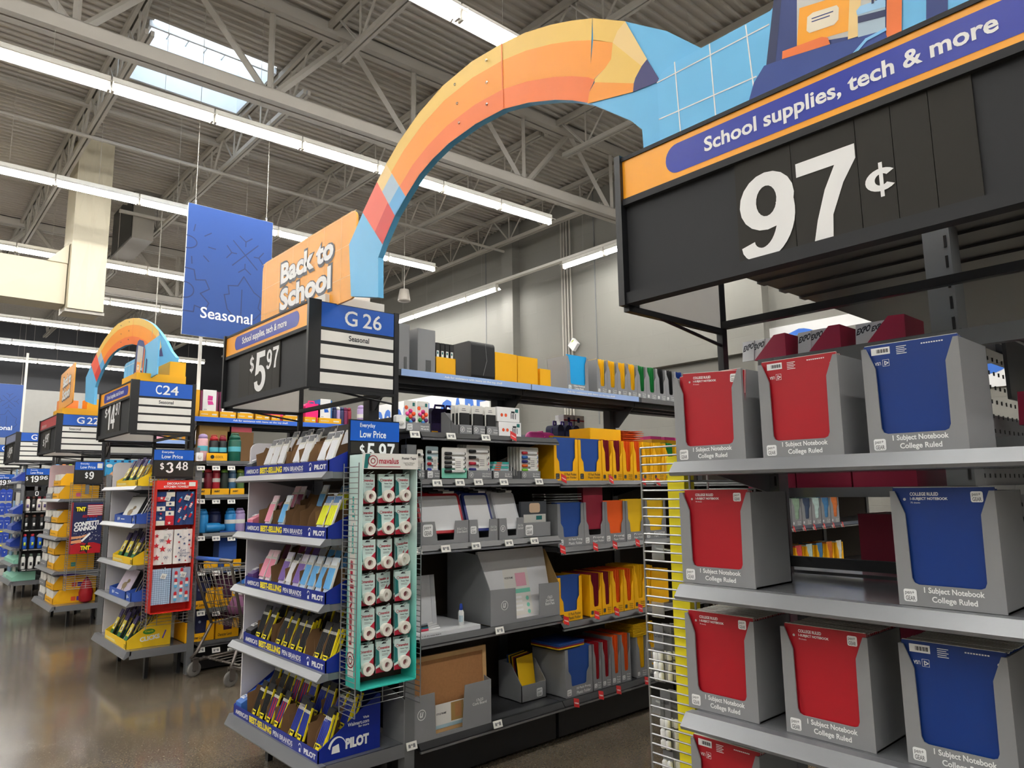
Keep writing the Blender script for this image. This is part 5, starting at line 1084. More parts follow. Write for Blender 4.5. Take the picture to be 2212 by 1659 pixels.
for i, (px, m, ml) in enumerate(((1140, HPINK, 'pink'), (1247, HPINK, 'pink'), (1275, FBLACK, 'black'))):
    t = thing('pencil_case', '%s rolled pencil case, %s' % (ml, ('beside the white kit boxes', 'above the yellow carton', 'next to the pink one')[i]), 'pencil case', (onY(px, 920, YB).x, YB, FL+.03), 0, 'rolled pencil cases'); w = (.26, .13, .14)[i]
    b = B(); b.lathe([(.02, 0), (.045, .01), (.05, .03), (.05, w-.03), (.045, w-.01), (.02, w)], 12, (0, 0, .05), 'x'); b.obj('case', m, t, True); b = B(); b.tube([(w*.5, -.05, .05), (w*.52, -.02, .1), (w*.5, .03, .1)], .008, 5); b.obj('strap', m, t)
carton('carton', 'low yellow carton on the far shelf in front of navy bags', (onY(1188, 930, YB-.06).x, YB-.06, FL), .26, .05, .1, CYEL, tape=False)
t = thing('lunch_tray', 'yellow tray in front of the floral lunch bag', 'shelf tray', (onY(931, 905, YB-.03).x, YB-.04, FL), 0); B().prism([(0, 0), (0, .09), (.05, .09), (.06, .05), (.16, .05), (.17, .09), (.22, .09), (.22, 0)][::-1], 0, .004).obj('front_panel', CYEL, t); B().box(0, .22, .004, .03, 0, .05).obj('tray', CYEL, t)
for i in range(2):
    t = thing('lunch_box', '%s white carton with a navy clasp above the folder row' % ('left', 'right')[i], 'box', (onY(1222+i*21, 920, YB+.1).x, YB+.12, FL), 0, 'white clasp cartons'); B().box(0, .13, 0, .1, 0, .3).obj('box', WHITE, t); flat(rect(.045, .24, .03, .04), t, 0, 0, -.0008, NAVY, 'f', 'clasp'); flat(rect(.0, .25, .13, .012), t, 0, 0, -.0006, INKR, 'f', 'band')
ZEB = mat('zebra_print', '#e8e8e8', .6, var=.0)
for i in range(4):
    t = thing('pencil_pouch', '%s black and white striped pouch above the orange folders' % ORD[i], 'pouch', (onY(1312+i*14, 925, YB).x, YB, FL+.02), 0, 'striped pouches'); b = B(); b.prism(rrect(.09, .13, .02, 3), 0, .03); b.obj('pouch', ZEB, t); flats([[(.01+.025*j, .0), (.02+.025*j, .0), (.035+.02*j, .13), (.025+.02*j, .13)] for j in range(3)], t, 0, 0, -.0006, FBLACK, 'f', 'stripes')
for i in range(3):
    carton('carton', '%s low yellow carton with pink tops at the far right of the aisle' % ORD[i], (onY(1400+i*30, 945, YB).x, YB-.04, FL), .22, .2, .12, CYEL, tape=False); o = B().box(0, .16, 0, .12, 0, .03).obj('pink_case', HPINK); at(o, (onY(1405+i*30, 945, YB).x, YB, FL+.122)); tag(o, '%s flat pink case on a yellow carton far down the aisle' % ORD[i], 'case', 'flat pink cases')
# ================================================================ C24 endcap: crayon trays, activity cards, kitchen towels
CRY = mat('crayon_yellow', '#f2c81c', .45, var=.03); CRY2 = mat('pack_yellow', '#e8d44a', .45, var=.15, scale=60); SILV = mat('pack_silver', '#b8b4c4', .3, .4)
def cray_mesh():
    b = B(); w, h = .075, .205; b.box(0, w, .004, .008, 0, h, 0)
    b.box(0, w, .002, .004, 0, .075, 1); b.box(.003, w-.003, .0, .004, .06, .145, 2); b.box(0, w, .002, .004, .145, h, 0)
    b.box(.035, .06, -.002, .0, .07, .12, 5); b.box(.04, .055, -.003, -.002, .075, .1, 4); b.box(.012, .03, -.002, 0, .075, .12, 3)
    for P in (strip(_arc(w/2, .175, .024, .05, 200, 340, 8), .004)): b.prism(P, .0008, .002, 'y', 6)
    b.v = [(x*1.25, y_*1.25, z_*1.25) for x, y_, z_ in b.v]; return b.mesh('crayon_pack', [PURPLE, GREEN, CRY2, mat('pack_yellow2', '#f0dc28', .4), PURPLE, WHITE, SILV])
CM_ = cray_mesh()
def cray_tray(lab, loc, w, d, hf, hb, ncol, nrow, where, big=False):
    t, f, sp = sloped_tray(lab, loc, w, d, hf, hb, CRY, 'yellow crayon trays')
    flats([rect(.02, .012, w*.55, .004), rect(.03, .02, w*.45, .012)], f, 0, 0, -.0008, mat('pale_gold', '#e8dca0', .5), 'f', 'print')
    flats([rect(w-.06, .01+.012*i, .055, .005) for i in range(3)], f, 0, 0, -.0008, FBLACK, 'f', 'crayon_print')
    text('CLICKS', sp, d*.3, hb*.18, d*.45, hb*.13, w+.0008, WHITE, 'r', .05, rot=.1); flats([circ(d*.5, hb*.42, d*.14, 18, hb*.075)], sp, 0, 0, w+.0006, mat('crayola_green', '#3c8a2c', .5), 'r', 'oval_logo'); text('Crayola', sp, d*.41, hb*.395, d*.19, hb*.06, w+.0012, YEL, 'r', .02)
    flats([[(d*.8, hb*.2), (d*.83, hb*.18), (d*.9, hb*.4), (d*.87, hb*.42)]], sp, 0, 0, w+.0008, VIO, 'r', 'marker_print')
    X, a, z = loc; cw = (w-.02)/ncol
    for i in range(ncol):
        for j in range(nrow):
            o = link('crayon_pack', CM_); o.location = (X+.02+j*.04, a-.012-i*cw, z+.012+j*.018); o.rotation_euler = (-.42+random.uniform(-.04, .04), 0, EC+random.uniform(-.05, .05))
            tag(o, 'purple and green crayon pack, %s column, %s from front, %s' % (ORD[i], ORD[j], where), 'crayon pack', 'crayon packs')
def exy(px, py, X=1.70): return onX(px, py, X).y
a, c = exy(226, 1378), exy(270.8, 1409.6)
cray_tray('large yellow crayon tray on the lowest shelf', (1.70, a, T24[4]+.001), a-c, .35, .07, .3, 3, 5, 'lowest yellow tray')
a, c = exy(251, 1054), max(6.78, exy(304, 1053))
cray_tray('yellow crayon tray on the top shelf', (1.70, a, T24[0]+.001), a-c, .3, .055, .22, 3, 2, 'topmost yellow tray')
a, c = exy(243, 1207), max(6.78, exy(297, 1224))
cray_tray('yellow crayon tray on the middle shelf', (1.70, a, T24[2]+.001), a-c, .3, .06, .23, 3, 3, 'middle yellow tray')
PASTEL = mat('hologram_card', '#e2d4e8', .25, var=.25, scale=14); ABLUE = mat('activity_tray_blue', '#3058b4', .45)
for k, (ti, pts, m, word) in enumerate(((1, ((247, 1125), (284, 1130), (285, 1130), (330, 1134)), mat('hologram_white', '#eef0ee', .3, var=.06), 'upper'), (3, ((236, 1277), (270, 1290), (272, 1291), (322, 1312)), PASTEL, 'lower'))):
    for s in range(2):
        p, q = pts[2*s], pts[2*s+1]; a, c = exy(*p), exy(*q); a = min(a, 7.8); c = max(c, 6.76); w = a-c
        t, f, sp = sloped_tray('%s blue activity card tray, %s shelf' % (('left', 'right')[s], word), (1.70, a, T24[ti]+.001), w, .28, .07, .14, ABLUE, 'blue activity trays')
        flats([circ(w*.22, .035, .016, 10), circ(w*.3, .038, .014, 10), rect(w*.4, .03, w*.2, .008)], f, 0, 0, -.0008, WHITE, 'f', 'logo')
        for j in range(3):
            o = thing('activity_card', 'foil activity card, %s from front, %s %s blue tray' % (ORD[j], word, ('left', 'right')[s]), 'card pack', (1.73+j*.03, a-.05+.008*j, T24[ti]+.02+.012*j), EC, 'foil activity cards'); o.rotation_euler = (-.45, 0, EC)
            B().box(0, w-.12, 0, .006, 0, .24).obj('card', FBLACK, o); fl = flat(rect(.008, .008, w-.136, .222), o, 0, 0, -.0006, m, 'f', 'foil')
            if j == 0: ww = w-.12; flats([circ(ww*.45, .08, ww*.16, 12, .03), circ(ww*.6, .125, ww*.1, 10, .018), [(ww*.55, .1), (ww*.68, .12), (ww*.62, .135), (ww*.48, .11)], [(ww*.35, .03), (ww*.42, .03), (ww*.42, .07), (ww*.35, .07)], [(ww*.52, .03), (ww*.58, .03), (ww*.56, .07), (ww*.5, .07)]], fl, 0, 0, -.0012, mat('dino_gold', '#9a8460', .5), 'f', 'dinosaur_picture')
# ---------------------------------------------------------------- towels
RBOX = mat('towel_display_red', '#d8281c', .45)
HX0, HY, HZ0, HZ1 = 1.80, 6.56, .565, 1.665; HW = .33; HH = HZ1-HZ0
t, Ls, Hd = hangbox((HX0, HY, HZ0), HW, .135, HH, 'red kitchen towel display hanging on the wire rack', RBOX, .075, RBOX)
text('DECORATIVE', Hd, .08, HH-.035, .15, .018, -.0048, WHITE, bold=.03); text('KITCHEN TOWELS', Hd, .055, HH-.062, .2, .018, -.0048, WHITE, bold=.03); flat(rect(.258, HH-.05, .055, .036), Hd, 0, 0, -.0048, PAPER, 'f', 'sticker')
text('KITCHEN TOWELS', Ls, 0, 0, .8, .05, 0, LPINK, bold=.01, xf=lambda u, v: (-.001, .1-v, .12+u))
cage((HX0-.022, HY+.147, 0), HW+.046, .15, .45, 1.70, 'wire wing rack carrying the red towel display')
TC = {'n': mat('towel_navy', '#1f3a6e', .8), 'w': mat('towel_white', '#ece6e2', .8), 'c': mat('towel_check', '#b8cfe6', .8), 'g': mat('towel_grey_blue', '#a3b2c8', .8), 'r': mat('towel_red', '#c8202e', .8), 'k': mat('towel_cream', '#e8e2d2', .8), 'b': mat('towel_sky', '#58b0dc', .8)}
TWN = ['patchwork star', 'navy firecracker rocket', 'white red-star and bow', 'white Let Freedom Ring', 'blue window-check', 'grey-blue ice lolly']
for r in range(3):
    for c in range(2):
        k = r*2+c; w, h = .15, .285; lx = HX0+.01+c*.16; lz = HZ1-.09-.29-r*.325
        for q in (1, 0):
            t = thing('kitchen_towel', '%s kitchen towel, %s of its hook' % (TWN[k], ('front', 'rear')[q]), 'towel', (lx+.01*q, HY+.03+q*.03, lz+.002*q), random.uniform(-.04, .04), 'kitchen towels')
            base = [TC['n'], TC['n'], TC['w'], TC['w'], TC['c'], TC['g']][k]
            b = B(); n = 8; vs = []; fs = []
            for i in range(n+1):
                yy = .006*math.sin(i*1.3+k); x = w*i/n; vs += [(x, yy, 0), (x, yy*.4, h), (x, yy+.014, 0), (x, yy*.4+.012, h)]
            for i in range(n):
                o_ = i*4; fs += [(o_, o_+4, o_+5, o_+1), (o_+6, o_+2, o_+3, o_+7), (o_+1, o_+5, o_+7, o_+3), (o_, o_+2, o_+6, o_+4)]
            fs += [(0, 1, 3, 2), (n*4, n*4+2, n*4+3, n*4+1)]; b.add(vs, fs); cl = b.obj('cloth', base, t)
            hk = B(); hk.tube([(w*.6, .1, h+.006), (w*.6, -.02, h+.004), (w*.63, -.03, h+.014)], .003, 5); hk.obj('hook', CLEAR, t)
            if q: continue
            y = -.0075
            if k == 0:
                for (i, j, m) in ((0, 0, 'k'), (1, 0, 'r'), (1, 1, 'r'), (0, 3, 'k'), (1, 2, 'k'), (1, 4, 'k'), (0, 5, 'r'), (1, 6, 'k'), (0, 1, 'n')): flat(rect(.005+i*.072, .002+j*.04, .068, .039), cl, 0, 0, y, TC[m], 'f', 'patch')
                flats([star(.04, .062, .015), star(.11, .02, .015), star(.04, .23, .015)], cl, 0, 0, y-.0006, TC['w'], 'f', 'star_print'); flats([star(.11, .1, .017), star(.04, .142, .016), star(.11, .182, .016)], cl, 0, 0, y-.0006, TC['n'], 'f', 'star_print'); flats([star(.04, .1, .012), star(.11, .14, .012)], cl, 0, 0, y-.0009, TC['r'], 'f', 'star_print')
            elif k == 1:
                for i in range(9):
                    cx, cy = .03+(i % 3)*.045, .04+(i//3)*.085+(i % 3)*.02; d = lambda u, v: (cx+u*.85+v*.4, cy+v*.85-u*.4)
                    flat([d(-.009, -.02), d(.009, -.02), d(.009, .02), d(-.009, .02)], cl, 0, 0, y, TC['w' if i % 2 else 'r'], 'f', 'rocket_print'); flat([d(-.011, .02), d(.011, .02), d(0, .04)], cl, 0, 0, y, TC['r' if i % 2 else 'b'], 'f', 'rocket_print')
                    if i % 2: flats([[d(-.009, v), d(.009, v+.004), d(.009, v+.01), d(-.009, v+.006)] for v in (-.015, .0)], cl, 0, 0, y-.0005, TC['r'], 'f', 'stripe_print')
            elif k == 2:
                flats([star(.07, .13, .03), star(.115, .19, .028), star(.02, .16, .024), star(.025, .06, .028), star(.02, .24, .02), star(.075, .012, .012)], cl, 0, 0, y, TC['r'], 'f', 'star_print')
                for cx, cy in ((.06, .205), (.115, .245), (.125, .12), (.1, .06)): flats(strip(circ(cx-.009, cy, .008, 8), .0022, True)+strip(circ(cx+.009, cy, .008, 8), .0022, True)+strip([(cx-.01, cy-.02), (cx, cy), (cx+.01, cy-.02)], .0022), cl, 0, 0, y, TC['n'], 'f', 'bow_print', 2e-5)
            elif k == 3:
                flats([star(.03, .245, .014), star(.05, .225, .013), star(.12, .24, .012), star(.125, .19, .014), star(.085, .165, .013), star(.045, .13, .012), star(.05, .03, .014), star(.135, .05, .013)], cl, 0, 0, y, TC['n'], 'f', 'star_print'); flats([star(.04, .18, .012), star(.125, .155, .012), star(.02, .06, .012), star(.1, .022, .01), star(.14, .125, .01)], cl, 0, 0, y, TC['r'], 'f', 'star_print')
                flats(strip([(.06, .205), (.1, .215)], .002)+strip([(.08, .19), (.08, .232)], .002)+strip([(.065, .195), (.096, .226)], .002), cl, 0, 0, y, TC['n'], 'f', 'spark_print', 2e-5)
                text('Let', cl, .055, .1, .045, .022, y, TC['n'], shear=.3); text('Freedom', cl, .032, .078, .1, .02, y, TC['n'], shear=.3); text('Ring!', cl, .05, .052, .065, .024, y, TC['n'], shear=.3)
            elif k == 4: flats([rect(i*.0175+.006, .0, .0016, h) for i in range(9)], cl, 0, 0, y, TC['n'], 'f', 'check_print'); flats([rect(0, .012+i*.017, w, .0016) for i in range(16)], cl, 0, 0, y-.0003, TC['n'], 'f', 'check_print')
            else:
                for i in range(8):
                    cx, cy = .03+(i % 3)*.045, .04+(i//3)*.085+(i % 2)*.025
                    flat(rect(cx-.012, cy+.022, .024, .02), cl, 0, 0, y, TC['r'], 'f', 'lolly_print'); flat(circ(cx, cy+.042, .012, 10), cl, 0, 0, y-.0002, TC['r'], 'f', 'lolly_print'); flat(rect(cx-.012, cy, .024, .022), cl, 0, 0, y, TC['w'], 'f', 'lolly_print'); flat(rect(cx-.012, cy-.022, .024, .022), cl, 0, 0, y, TC['b'], 'f', 'lolly_print')
            if k != 3: tgp = flat([(.06, h-.07), (.1, h-.08), (.115, h-.04), (.075, h-.03)], t, 0, 0, -.014, PAPER, 'f', 'price_label'); flats([[(.072+.008*i, h-.068-.002*i), (.076+.008*i, h-.069-.002*i), (.082+.008*i, h-.048-.002*i), (.078+.008*i, h-.047-.002*i)] for i in range(3)], tgp, 0, 0, -.0146, INKG, 'f', 'small_print')
t = thing('shelf_sensor', 'small white sensor box on the post above the red towel display', 'sensor', (2.14, 6.66, 1.84), 0); B().prism(rrect(.06, .075, .008, 2), 0, .03).obj('housing', WHITE, t); b = B(); b.lathe([(.018, 0), (.018, -.006), (.008, -.01)], 12, (.03, 0, .035), 'y'); b.obj('dial', PAPER, t)
elp((1.785, 6.66, 1.68), .335, .257, [('$', .17, .27, .3, .55), ('3', .33, .5, .2, .56), ('48', .56, .86, .3, .58)], 'everyday low price sign reading 3.48 above the towel display', .36)
# ---------------------------------------------------------------- G 22 endcap: school boxes, confetti cannon
def openbox(lab, X, a, z, w, d, h, m, group='open cartons of small books', pages=True, sq=None):
    t = thing('book_carton', lab, 'carton', (X, a, z+.001), EC, group); e = .004
    f = B().prism([(0, 0), (0, h*.45), (.15*w, h), (.0, h)] if False else [(0, 0), (w, 0), (w, h*.42), (0, h*.42)], 0, e).obj('front_panel', m, t)
    for x in (0, w-e): s_ = B().prism([(0, 0), (0, h*.42), (.06, h), (d, h), (d, 0)], x, x+e, 'x').obj('side_panel', m, t)
    b = B(); b.box(e, w-e, e, d, 0, e); b.box(e, w-e, d-e, d, 0, h); b.obj('carton_body', m, t)
    text('Square Notes', f, .1*w, h*.12, .6*w, h*.14, -.0008, INK if m is CYEL else WHITE)
    if sq:
        for i, c_ in enumerate(sq): flat(rrect(.05, .05, .008, 2), s_, d*.42+.06*i, h*.15, w+.0008, c_, 'r', 'colour_square')
    if pages:
        for j in range(2):
            o = B().box(0, w*.42, 0, d*.5, 0, h*.9).obj('book_block', [PAPER]); at(o, (X+.01, a-.03*w-j*w*.48, z+.006), EC); tag(o, '%s white block of small books in the %s' % (('left', 'right')[j], lab), 'books', 'white book blocks')
def e22(px, py, X=1.72): return min(11.22, onX(px, py, X).y)
SQO = mat('square_orange', '#d8501c', .5); SQP = mat('square_purple', '#5a2a8c', .5); SQT = mat('square_teal', '#3c9a94', .5); SQK = mat('square_pink', '#e85a8c', .5)
z0, z1, z2, z3 = T22
def two(ti, zz, y0, h, wg, wy, name, sq, dy=.72):
    openbox('grey carton, %s' % name, 1.72, 11.2, T22[ti]+zz, wg, .3, h, CGREY); openbox('yellow carton, %s' % name, 1.72, 11.2-wg-.06, T22[ti]+zz, wy, dy*.6, h, CYEL, sq=sq)
two(0, 0, 0, .16, .4, .42, 'top shelf lower', [SQK]); openbox('yellow carton tipped on the top shelf pile', 1.74, 10.85, T22[0]+.165, .42, .3, .15, CYEL)
two(1, 0, 0, .16, .42, .5, 'second shelf lower', [SQT]); two(1, .165, 0, .15, .44, .42, 'second shelf upper', None)
two(2, 0, 0, .17, .4, .42, 'third shelf lower', [SQT]); two(2, .175, 0, .16, .36, .44, 'third shelf upper', [SQT])
two(3, 0, 0, .16, .42, .5, 'bottom shelf lower', [SQO, SQP], .75); two(3, .165, 0, .16, .42, .5, 'bottom shelf upper', [SQO, SQP], .75)
for i, m in enumerate((mat('book_teal', '#2c6a80', .5), FORANGE, VIO)):
    o = B().box(0, .42, 0, .28, 0, .02).obj('book', m); at(o, (1.74, 11.1-.28*i, T22[3]+.335+.022*(2-i)), EC+.1*i); tag(o, '%s book lying on the bottom shelf cartons' % ('dark teal', 'orange', 'violet')[i], 'book')
o = thing('fabric_pouch', 'crumpled red pouch at the back of the bottom shelf', 'pouch', (2.05, 10.14, T22[3]+.002), EC); b = B(); b.lathe([(.02, 0), (.07, .02), (.08, .12), (.05, .24), (.01, .3)], 8); b.obj('pouch', RED, o, True)
CX0, CY, CZ0, CZ1 = 1.80, 9.86, .866, 1.465; CW = .31
t = thing('confetti_display', 'confetti cannon box with flag print and red base on the wire rack', 'display box', (CX0, CY, CZ0), 0); ch = CZ1-CZ0
TN_ = mat('tnt_navy', '#1d2450', .45); B().box(0, CW, 0, .12, 0, ch).obj('box', TN_, t); B().box(-.004, 0, 0, .12, 0, ch).obj('side_panel', RED, t)
fb = B().prism([(0, 0), (0, .1), (.07, .125), (.13, .125), (.145, .115), (.165, .115), (.18, .125), (.24, .125), (CW, .1), (CW, 0)][::-1], -.012, -.001).obj('base_front', RED, t)
text('TNT', fb, .1, .04, .1, .05, -.0128, YEL, bold=.06); flats([star(.15, .065, .075, 0)], fb, 0, 0, -.0124, FBLACK, 'f', 'burst')
y = -.001
flats([rect(.15, .44+.024*i, .16, .011) for i in range(6)], t, 0, 0, y, RED, 'f', 'flag_stripe'); flats([rect(.15, .452+.024*i, .16, .011) for i in range(5)], t, 0, 0, y, PAPER, 'f', 'flag_stripe')
flats([circ(.08, .52, .07, 14, .04)], t, 0, 0, y-.0006, FBLACK, 'f', 'burst'); text('TNT', t, .03, .495, .1, .05, y-.0012, YEL, bold=.06)
text('RED WHITE', t, .1, .42, .16, .03, y-.0012, RED, bold=.05, shear=.2); text('& BLUE', t, .15, .385, .1, .026, y-.0012, BLUE, bold=.05, shear=.2)
text('CONFETTI', t, .02, .32, .26, .055, y-.0014, WHITE, bold=.06, shear=.2, rot=.08); text('CANNON', t, .02, .265, .24, .052, y-.0014, WHITE, bold=.06, shear=.2, rot=.08)
SK = mat('skin_print', '#d89a6c', .6); flats([[(0, .2), (.1, .205), (.16, .225), (.15, .195), (.1, .18), (0, .17)], [(0, .15), (.09, .165), (.12, .15), (.1, .125), (0, .12)]], t, 0, 0, y-.0006, SK, 'f', 'arm_picture'); flats([[(.1, .15), (.115, .135), (.2, .225), (.185, .24)]], t, 0, 0, y-.001, WHITE, 'f', 'cannon_picture')
rr = random.Random(3); flats([rect(.02+rr.random()*.27, .15+rr.random()*.1, .006, .006) for i in range(40)], t, 0, 0, y-.0004, PAPER, 'f', 'confetti')
cage((CX0-.022, CY+.132, 0), CW+.046, .14, .45, 1.70, 'wire wing rack carrying the confetti cannon box')
elp((1.80, 9.97, 1.68), .31, .275, [('$', .37, .48, .25, .55), ('9', .52, .68, .22, .56)], 'everyday low price sign reading 9 dollars above the confetti box', .36, True)
# ---------------------------------------------------------------- bottle display beyond it
BX0, BY = 1.76, 13.22; BW = .31
t = thing('bottle_display', 'black bottle rack with four shelves of sports bottles', 'display rack', (BX0, BY, .42), 0)
B().box(0, BW, .12, .135, 0, 1.21).obj('back_panel', FBLACK, t)
for x in (0, BW-.008): B().box(x, x+.008, 0, .12, 0, 1.21).obj('side_panel', FBLACK, t)
for i, z in enumerate((0, .3, .59, .87)): sh = B().box(0, BW, 0, .12, z, z+.03).obj('shelf', FBLACK, t); flats([rect(.03, .01, .05, .012), rect(.1, .012, .18, .006)], sh, 0, z, -.0008, GPAPER, 'f', 'shelf_print')
B().box(0, BW, 0, .01, 1.12, 1.21).obj('header', FBLACK, t); flats(strip(rrect(.035, .06, .012, 2), .01, True), t, .13, 1.135, -.002, WHITE, 'f', 'logo', 2e-5)
def bottle_me(body, cap, lab_):
    b = B(); b.lathe([(.0, 0), (.031, 0), (.033, .01), (.033, .15), (.026, .175), (.02, .185)], 14, m=0); b.lathe([(.021, .185), (.023, .2), (.021, .222), (.0, .225)], 12, m=1); b.box(-.014, .014, -.0345, -.032, .05, .1, 2); return b.mesh('bottle', [mat('bt_'+body, body, .35), mat('bt_'+cap, cap, .4), mat('bt_'+lab_, lab_, .5)], True)
BT = [('#dcd4cc', '#8a2c38', '#5a4a7c'), ('#1c1d20', '#5a3a30', '#e8e8e8'), ('#1e56b8', '#c83040', '#c8d84a'), ('#e4e4e0', '#5a6a60', '#1c1d20')]
BWN = ['top', 'second', 'third', 'lowest']
for r, (body, cap, lb) in enumerate(BT):
    me = bottle_me(body, cap, lb); n = 4 if r == 0 else 3
    for i in range(n):
        o = link('sports_bottle', me if not (r == 0 and i == 1) else bottle_me('#1c1d20', '#5a3a30', '#e8e8e8')); at(o, (BX0+.045+i*(.074 if n == 4 else .1), BY+.05, .42+(.9, .62, .33, .03)[r])); tag(o, '%s bottle, %s from the left, %s shelf of the black rack' % (('black' if (r == 0 and i == 1) else ('cream patterned', 'black', 'royal blue', 'white')[r]), ORD[i], BWN[r]), 'bottle', 'sports bottles')
elp((1.755, 13.33, 1.70), .315, .275, [('$', .02, .12, .3, .55), ('19', .22, .56, .22, .58), ('96', .6, .94, .36, .58)], 'everyday low price sign reading 19.96 above the bottle rack', .36)
# small goods on that endcap
MINT = mat('mint_box', '#8ecbb4', .5); PB = mat('pack_royal', '#2748b0', .4)
for i, z in enumerate(T20):
    m, mw = ((PB, 'blue and white'), (MINT, 'mint green'))[i >= 4]
    for j in range(2 if i < 4 else 1):
        t = thing('shelf_tray', '%s display tray, %s shelf down, %s, on the bottle endcap' % (mw, ORD[i], ('front', 'back')[j]), 'display tray', (1.71+.2*j, 14.45-.5*j, z+.001), EC, 'trays on the bottle endcap'); w, h = ((.5, .16) if i < 4 else (1.0, .13))
        B().prism([(0, 0), (0, h*.4), (.12, h), (.3, h), (.3, 0)], 0, w, 'x').obj('tray', m, t)
        for q in range(3): B().prism(rrect(w/3.6, .16, .01, 2), .05+.03*q, .06+.03*q).obj('blister_card', PAPER if q % 2 else mat('card_sky', '#8ab4dc', .4), t).location = (.02+q*w/3.2, 0, h*.3)
text('Star', t, .1, .02, .3, .05, -.0008, WHITE)
# royal blue hanging packs on the farthest endcap
for r in range(5):
    for c in range(3):
        t = thing('hanging_pack', 'royal blue hanging pack, %s row, %s column, far left' % (ORD[r], ORD[c]), 'pack', (1.72+.1*c, 16.66, .42+r*.26), 0, 'royal blue hanging packs')
        B().prism([(.0, 0), (.088, 0), (.094, .2), (.06, .225), (.03, .225), (-.006, .2)], 0, .03).obj('pouch', PB, t); flats([[(.03, .1), (.06, .1), (.045, .07)]], t, 0, 0, -.0008, PAPER, 'f', 'mark'); text('Barney', t, .012, .14, .066, .018, -.0008, PAPER)
        if r < 2: B().box(0, .09, -.004, -.001, .2, .225).obj('yellow_flash', YEL, t)
cage((1.70, 16.71, 0), .34, .02, .4, 1.75, 'wire wing rack of royal blue packs at the far left')
elp((1.72, 16.75, 1.70), .31, .27, [('$', .02, .12, .3, .55), ('19', .25, .6, .22, .58), ('9', .66, .84, .36, .58)], 'everyday low price sign reading 19.9 cut by the left edge', .36)
# ================================================================ goods on the C24 aisle shelving
CF_ = 6.735
def cx_(px, py, Y=CF_): return onY(px, py, Y).x
YT = 7.0
for i, (xa, xb) in enumerate(((430, 473), (474, 511), (512, 549), (551, 584), (586, 607), (611, 655), (657, 684), (688, 738))):
    a, b_ = cx_(xa, 900, YT), cx_(xb, 903, YT); t = thing('shelf_tray', '%s low yellow tray from the left on the lunch box shelf' % ORD[i], 'shelf tray', (a, YT, TOPZ+.002), 0, 'yellow trays on the lunch box shelf'); w = b_-a-.004
    b = B(); b.box(0, w, 0, .004, 0, .07); b.box(0, .004, 0, .25, 0, .07); b.box(w-.004, w, 0, .25, 0, .07); b.box(0, w, 0, .25, 0, .004); b.obj('tray', CYEL, t); flats([rect(w*.1, .035, w*.35, .006), rect(w*.65, .03, w*.25, .014)], t, 0, 0, -.0008, PAPER, 'f', 'print')
carton('carton', 'open yellow carton end at the left of the lunch box shelf', (cx_(417, 893, YT), YT+.02, TOPZ+.001), .06, .22, .27, CYEL, tape=False)
PLUM = mat('bento_plum', '#7a2450', .5); BLU2 = mat('bento_blue', '#1f6cb4', .5)
def bento(xa, xb, h, m, pic, lab):
    a, b_ = cx_(xa, 890, YT+.02), cx_(xb, 890, YT+.02); w = b_-a; t = thing('lunch_box', lab, 'lunch box', (a, YT+.02, TOPZ+.008), 0, 'boxed lunch boxes'); B().box(-.02, w+.02, .01, .2, 0, h-.01).obj('box', m, t); f = B().box(0, w, 0, .008, 0, h).obj('sleeve', WHITE, t)
    flat([(w*.35, h*.62), (w*.72, h*.62), (w*.74, h*.78), (w*.37, h*.8)], f, 0, 0, -.0006, pic, 'f', 'picture'); flat([(w*.35, h*.6), (w*.72, h*.6), (w*.82, h*.48), (w*.4, h*.46)], f, 0, 0, -.0006, pic, 'f', 'picture'); flats([rect(w*.08, h*.28, w*.25, .005), rect(w*.08, h*.22, w*.5, .004)], f, 0, 0, -.0006, INKG, 'f', 'small_print')
bento(437, 466, .27, PLUM, HPINK, 'white sleeved pink lunch box at the left of the lunch box shelf'); bento(479, 504, .27, PLUM, HPINK, 'white sleeved lunch box half behind the 5.97 sign'); bento(519, 544, .27, BLU2, BLUE, 'white sleeved blue lunch box under the 5.97 sign'); bento(617, 642, .27, PLUM, HPINK, 'white sleeved lunch box with plum sides under the sign'); bento(692, 714, .27, BLU2, BLUE, 'white sleeved blue lunch box right of the hot pink bag')
for i, (px, m, w, mw) in enumerate(((551, FMAROON, .16, 'maroon floral'), (584, mat('neon_pink', '#f0207c', .5), .2, 'hot pink'), (660, MATS['neon_pink'], .18, 'hot pink with orange flap'))):
    t = bag(cx_(px, 890, YT+.03), YT+.03, w, .2, .12, m, m, '%s lunch bag on the lunch box shelf' % mw); t.location.z = TOPZ+.02
def flask(x, y, z, r, h, body, cap, lab, band=None, group='drink bottles', handle=False):
    t = thing('drink_bottle', lab, 'bottle', (x, y, z), 0, group); b = B(); b.lathe([(0, 0), (r*.94, 0), (r, .008), (r, h*.74), (r*.9, h*.79)], 16); b.obj('body', body, t, True)
    b = B(); b.lathe([(r*.86, h*.79), (r*.88, h*.88), (r*.7, h*.93), (r*.3, h*.96), (0, h*.965)], 14); b.obj('cap', cap, t, True)
    if handle: b = B(); b.tube([(-r*.6, 0, h*.9), (-r*.5, 0, h), (r*.5, 0, h), (r*.6, 0, h*.9)], r*.14, 6); b.obj('handle', cap, t, True)
    if band: b = B(); b.lathe([(r*1.005, h*.35), (r*1.01, h*.36), (r*1.01, h*.52), (r*1.005, h*.53)], 16); b.obj('label_band', band, t, True)
    return t
TB = mat('band_teal', '#5ab4c4', .5); PKB = mat('pink_bottle', '#e0aeb4', .5, var=.25, scale=90); BKB = mat('black_bottle', '#202226', .4); GRB = mat('green_bottle', '#0f5a48', .4); LAV = mat('lavender_bottle', '#b09ac8', .5); NVB = mat('navy_bottle', '#26305c', .5)
z = CZ[0]
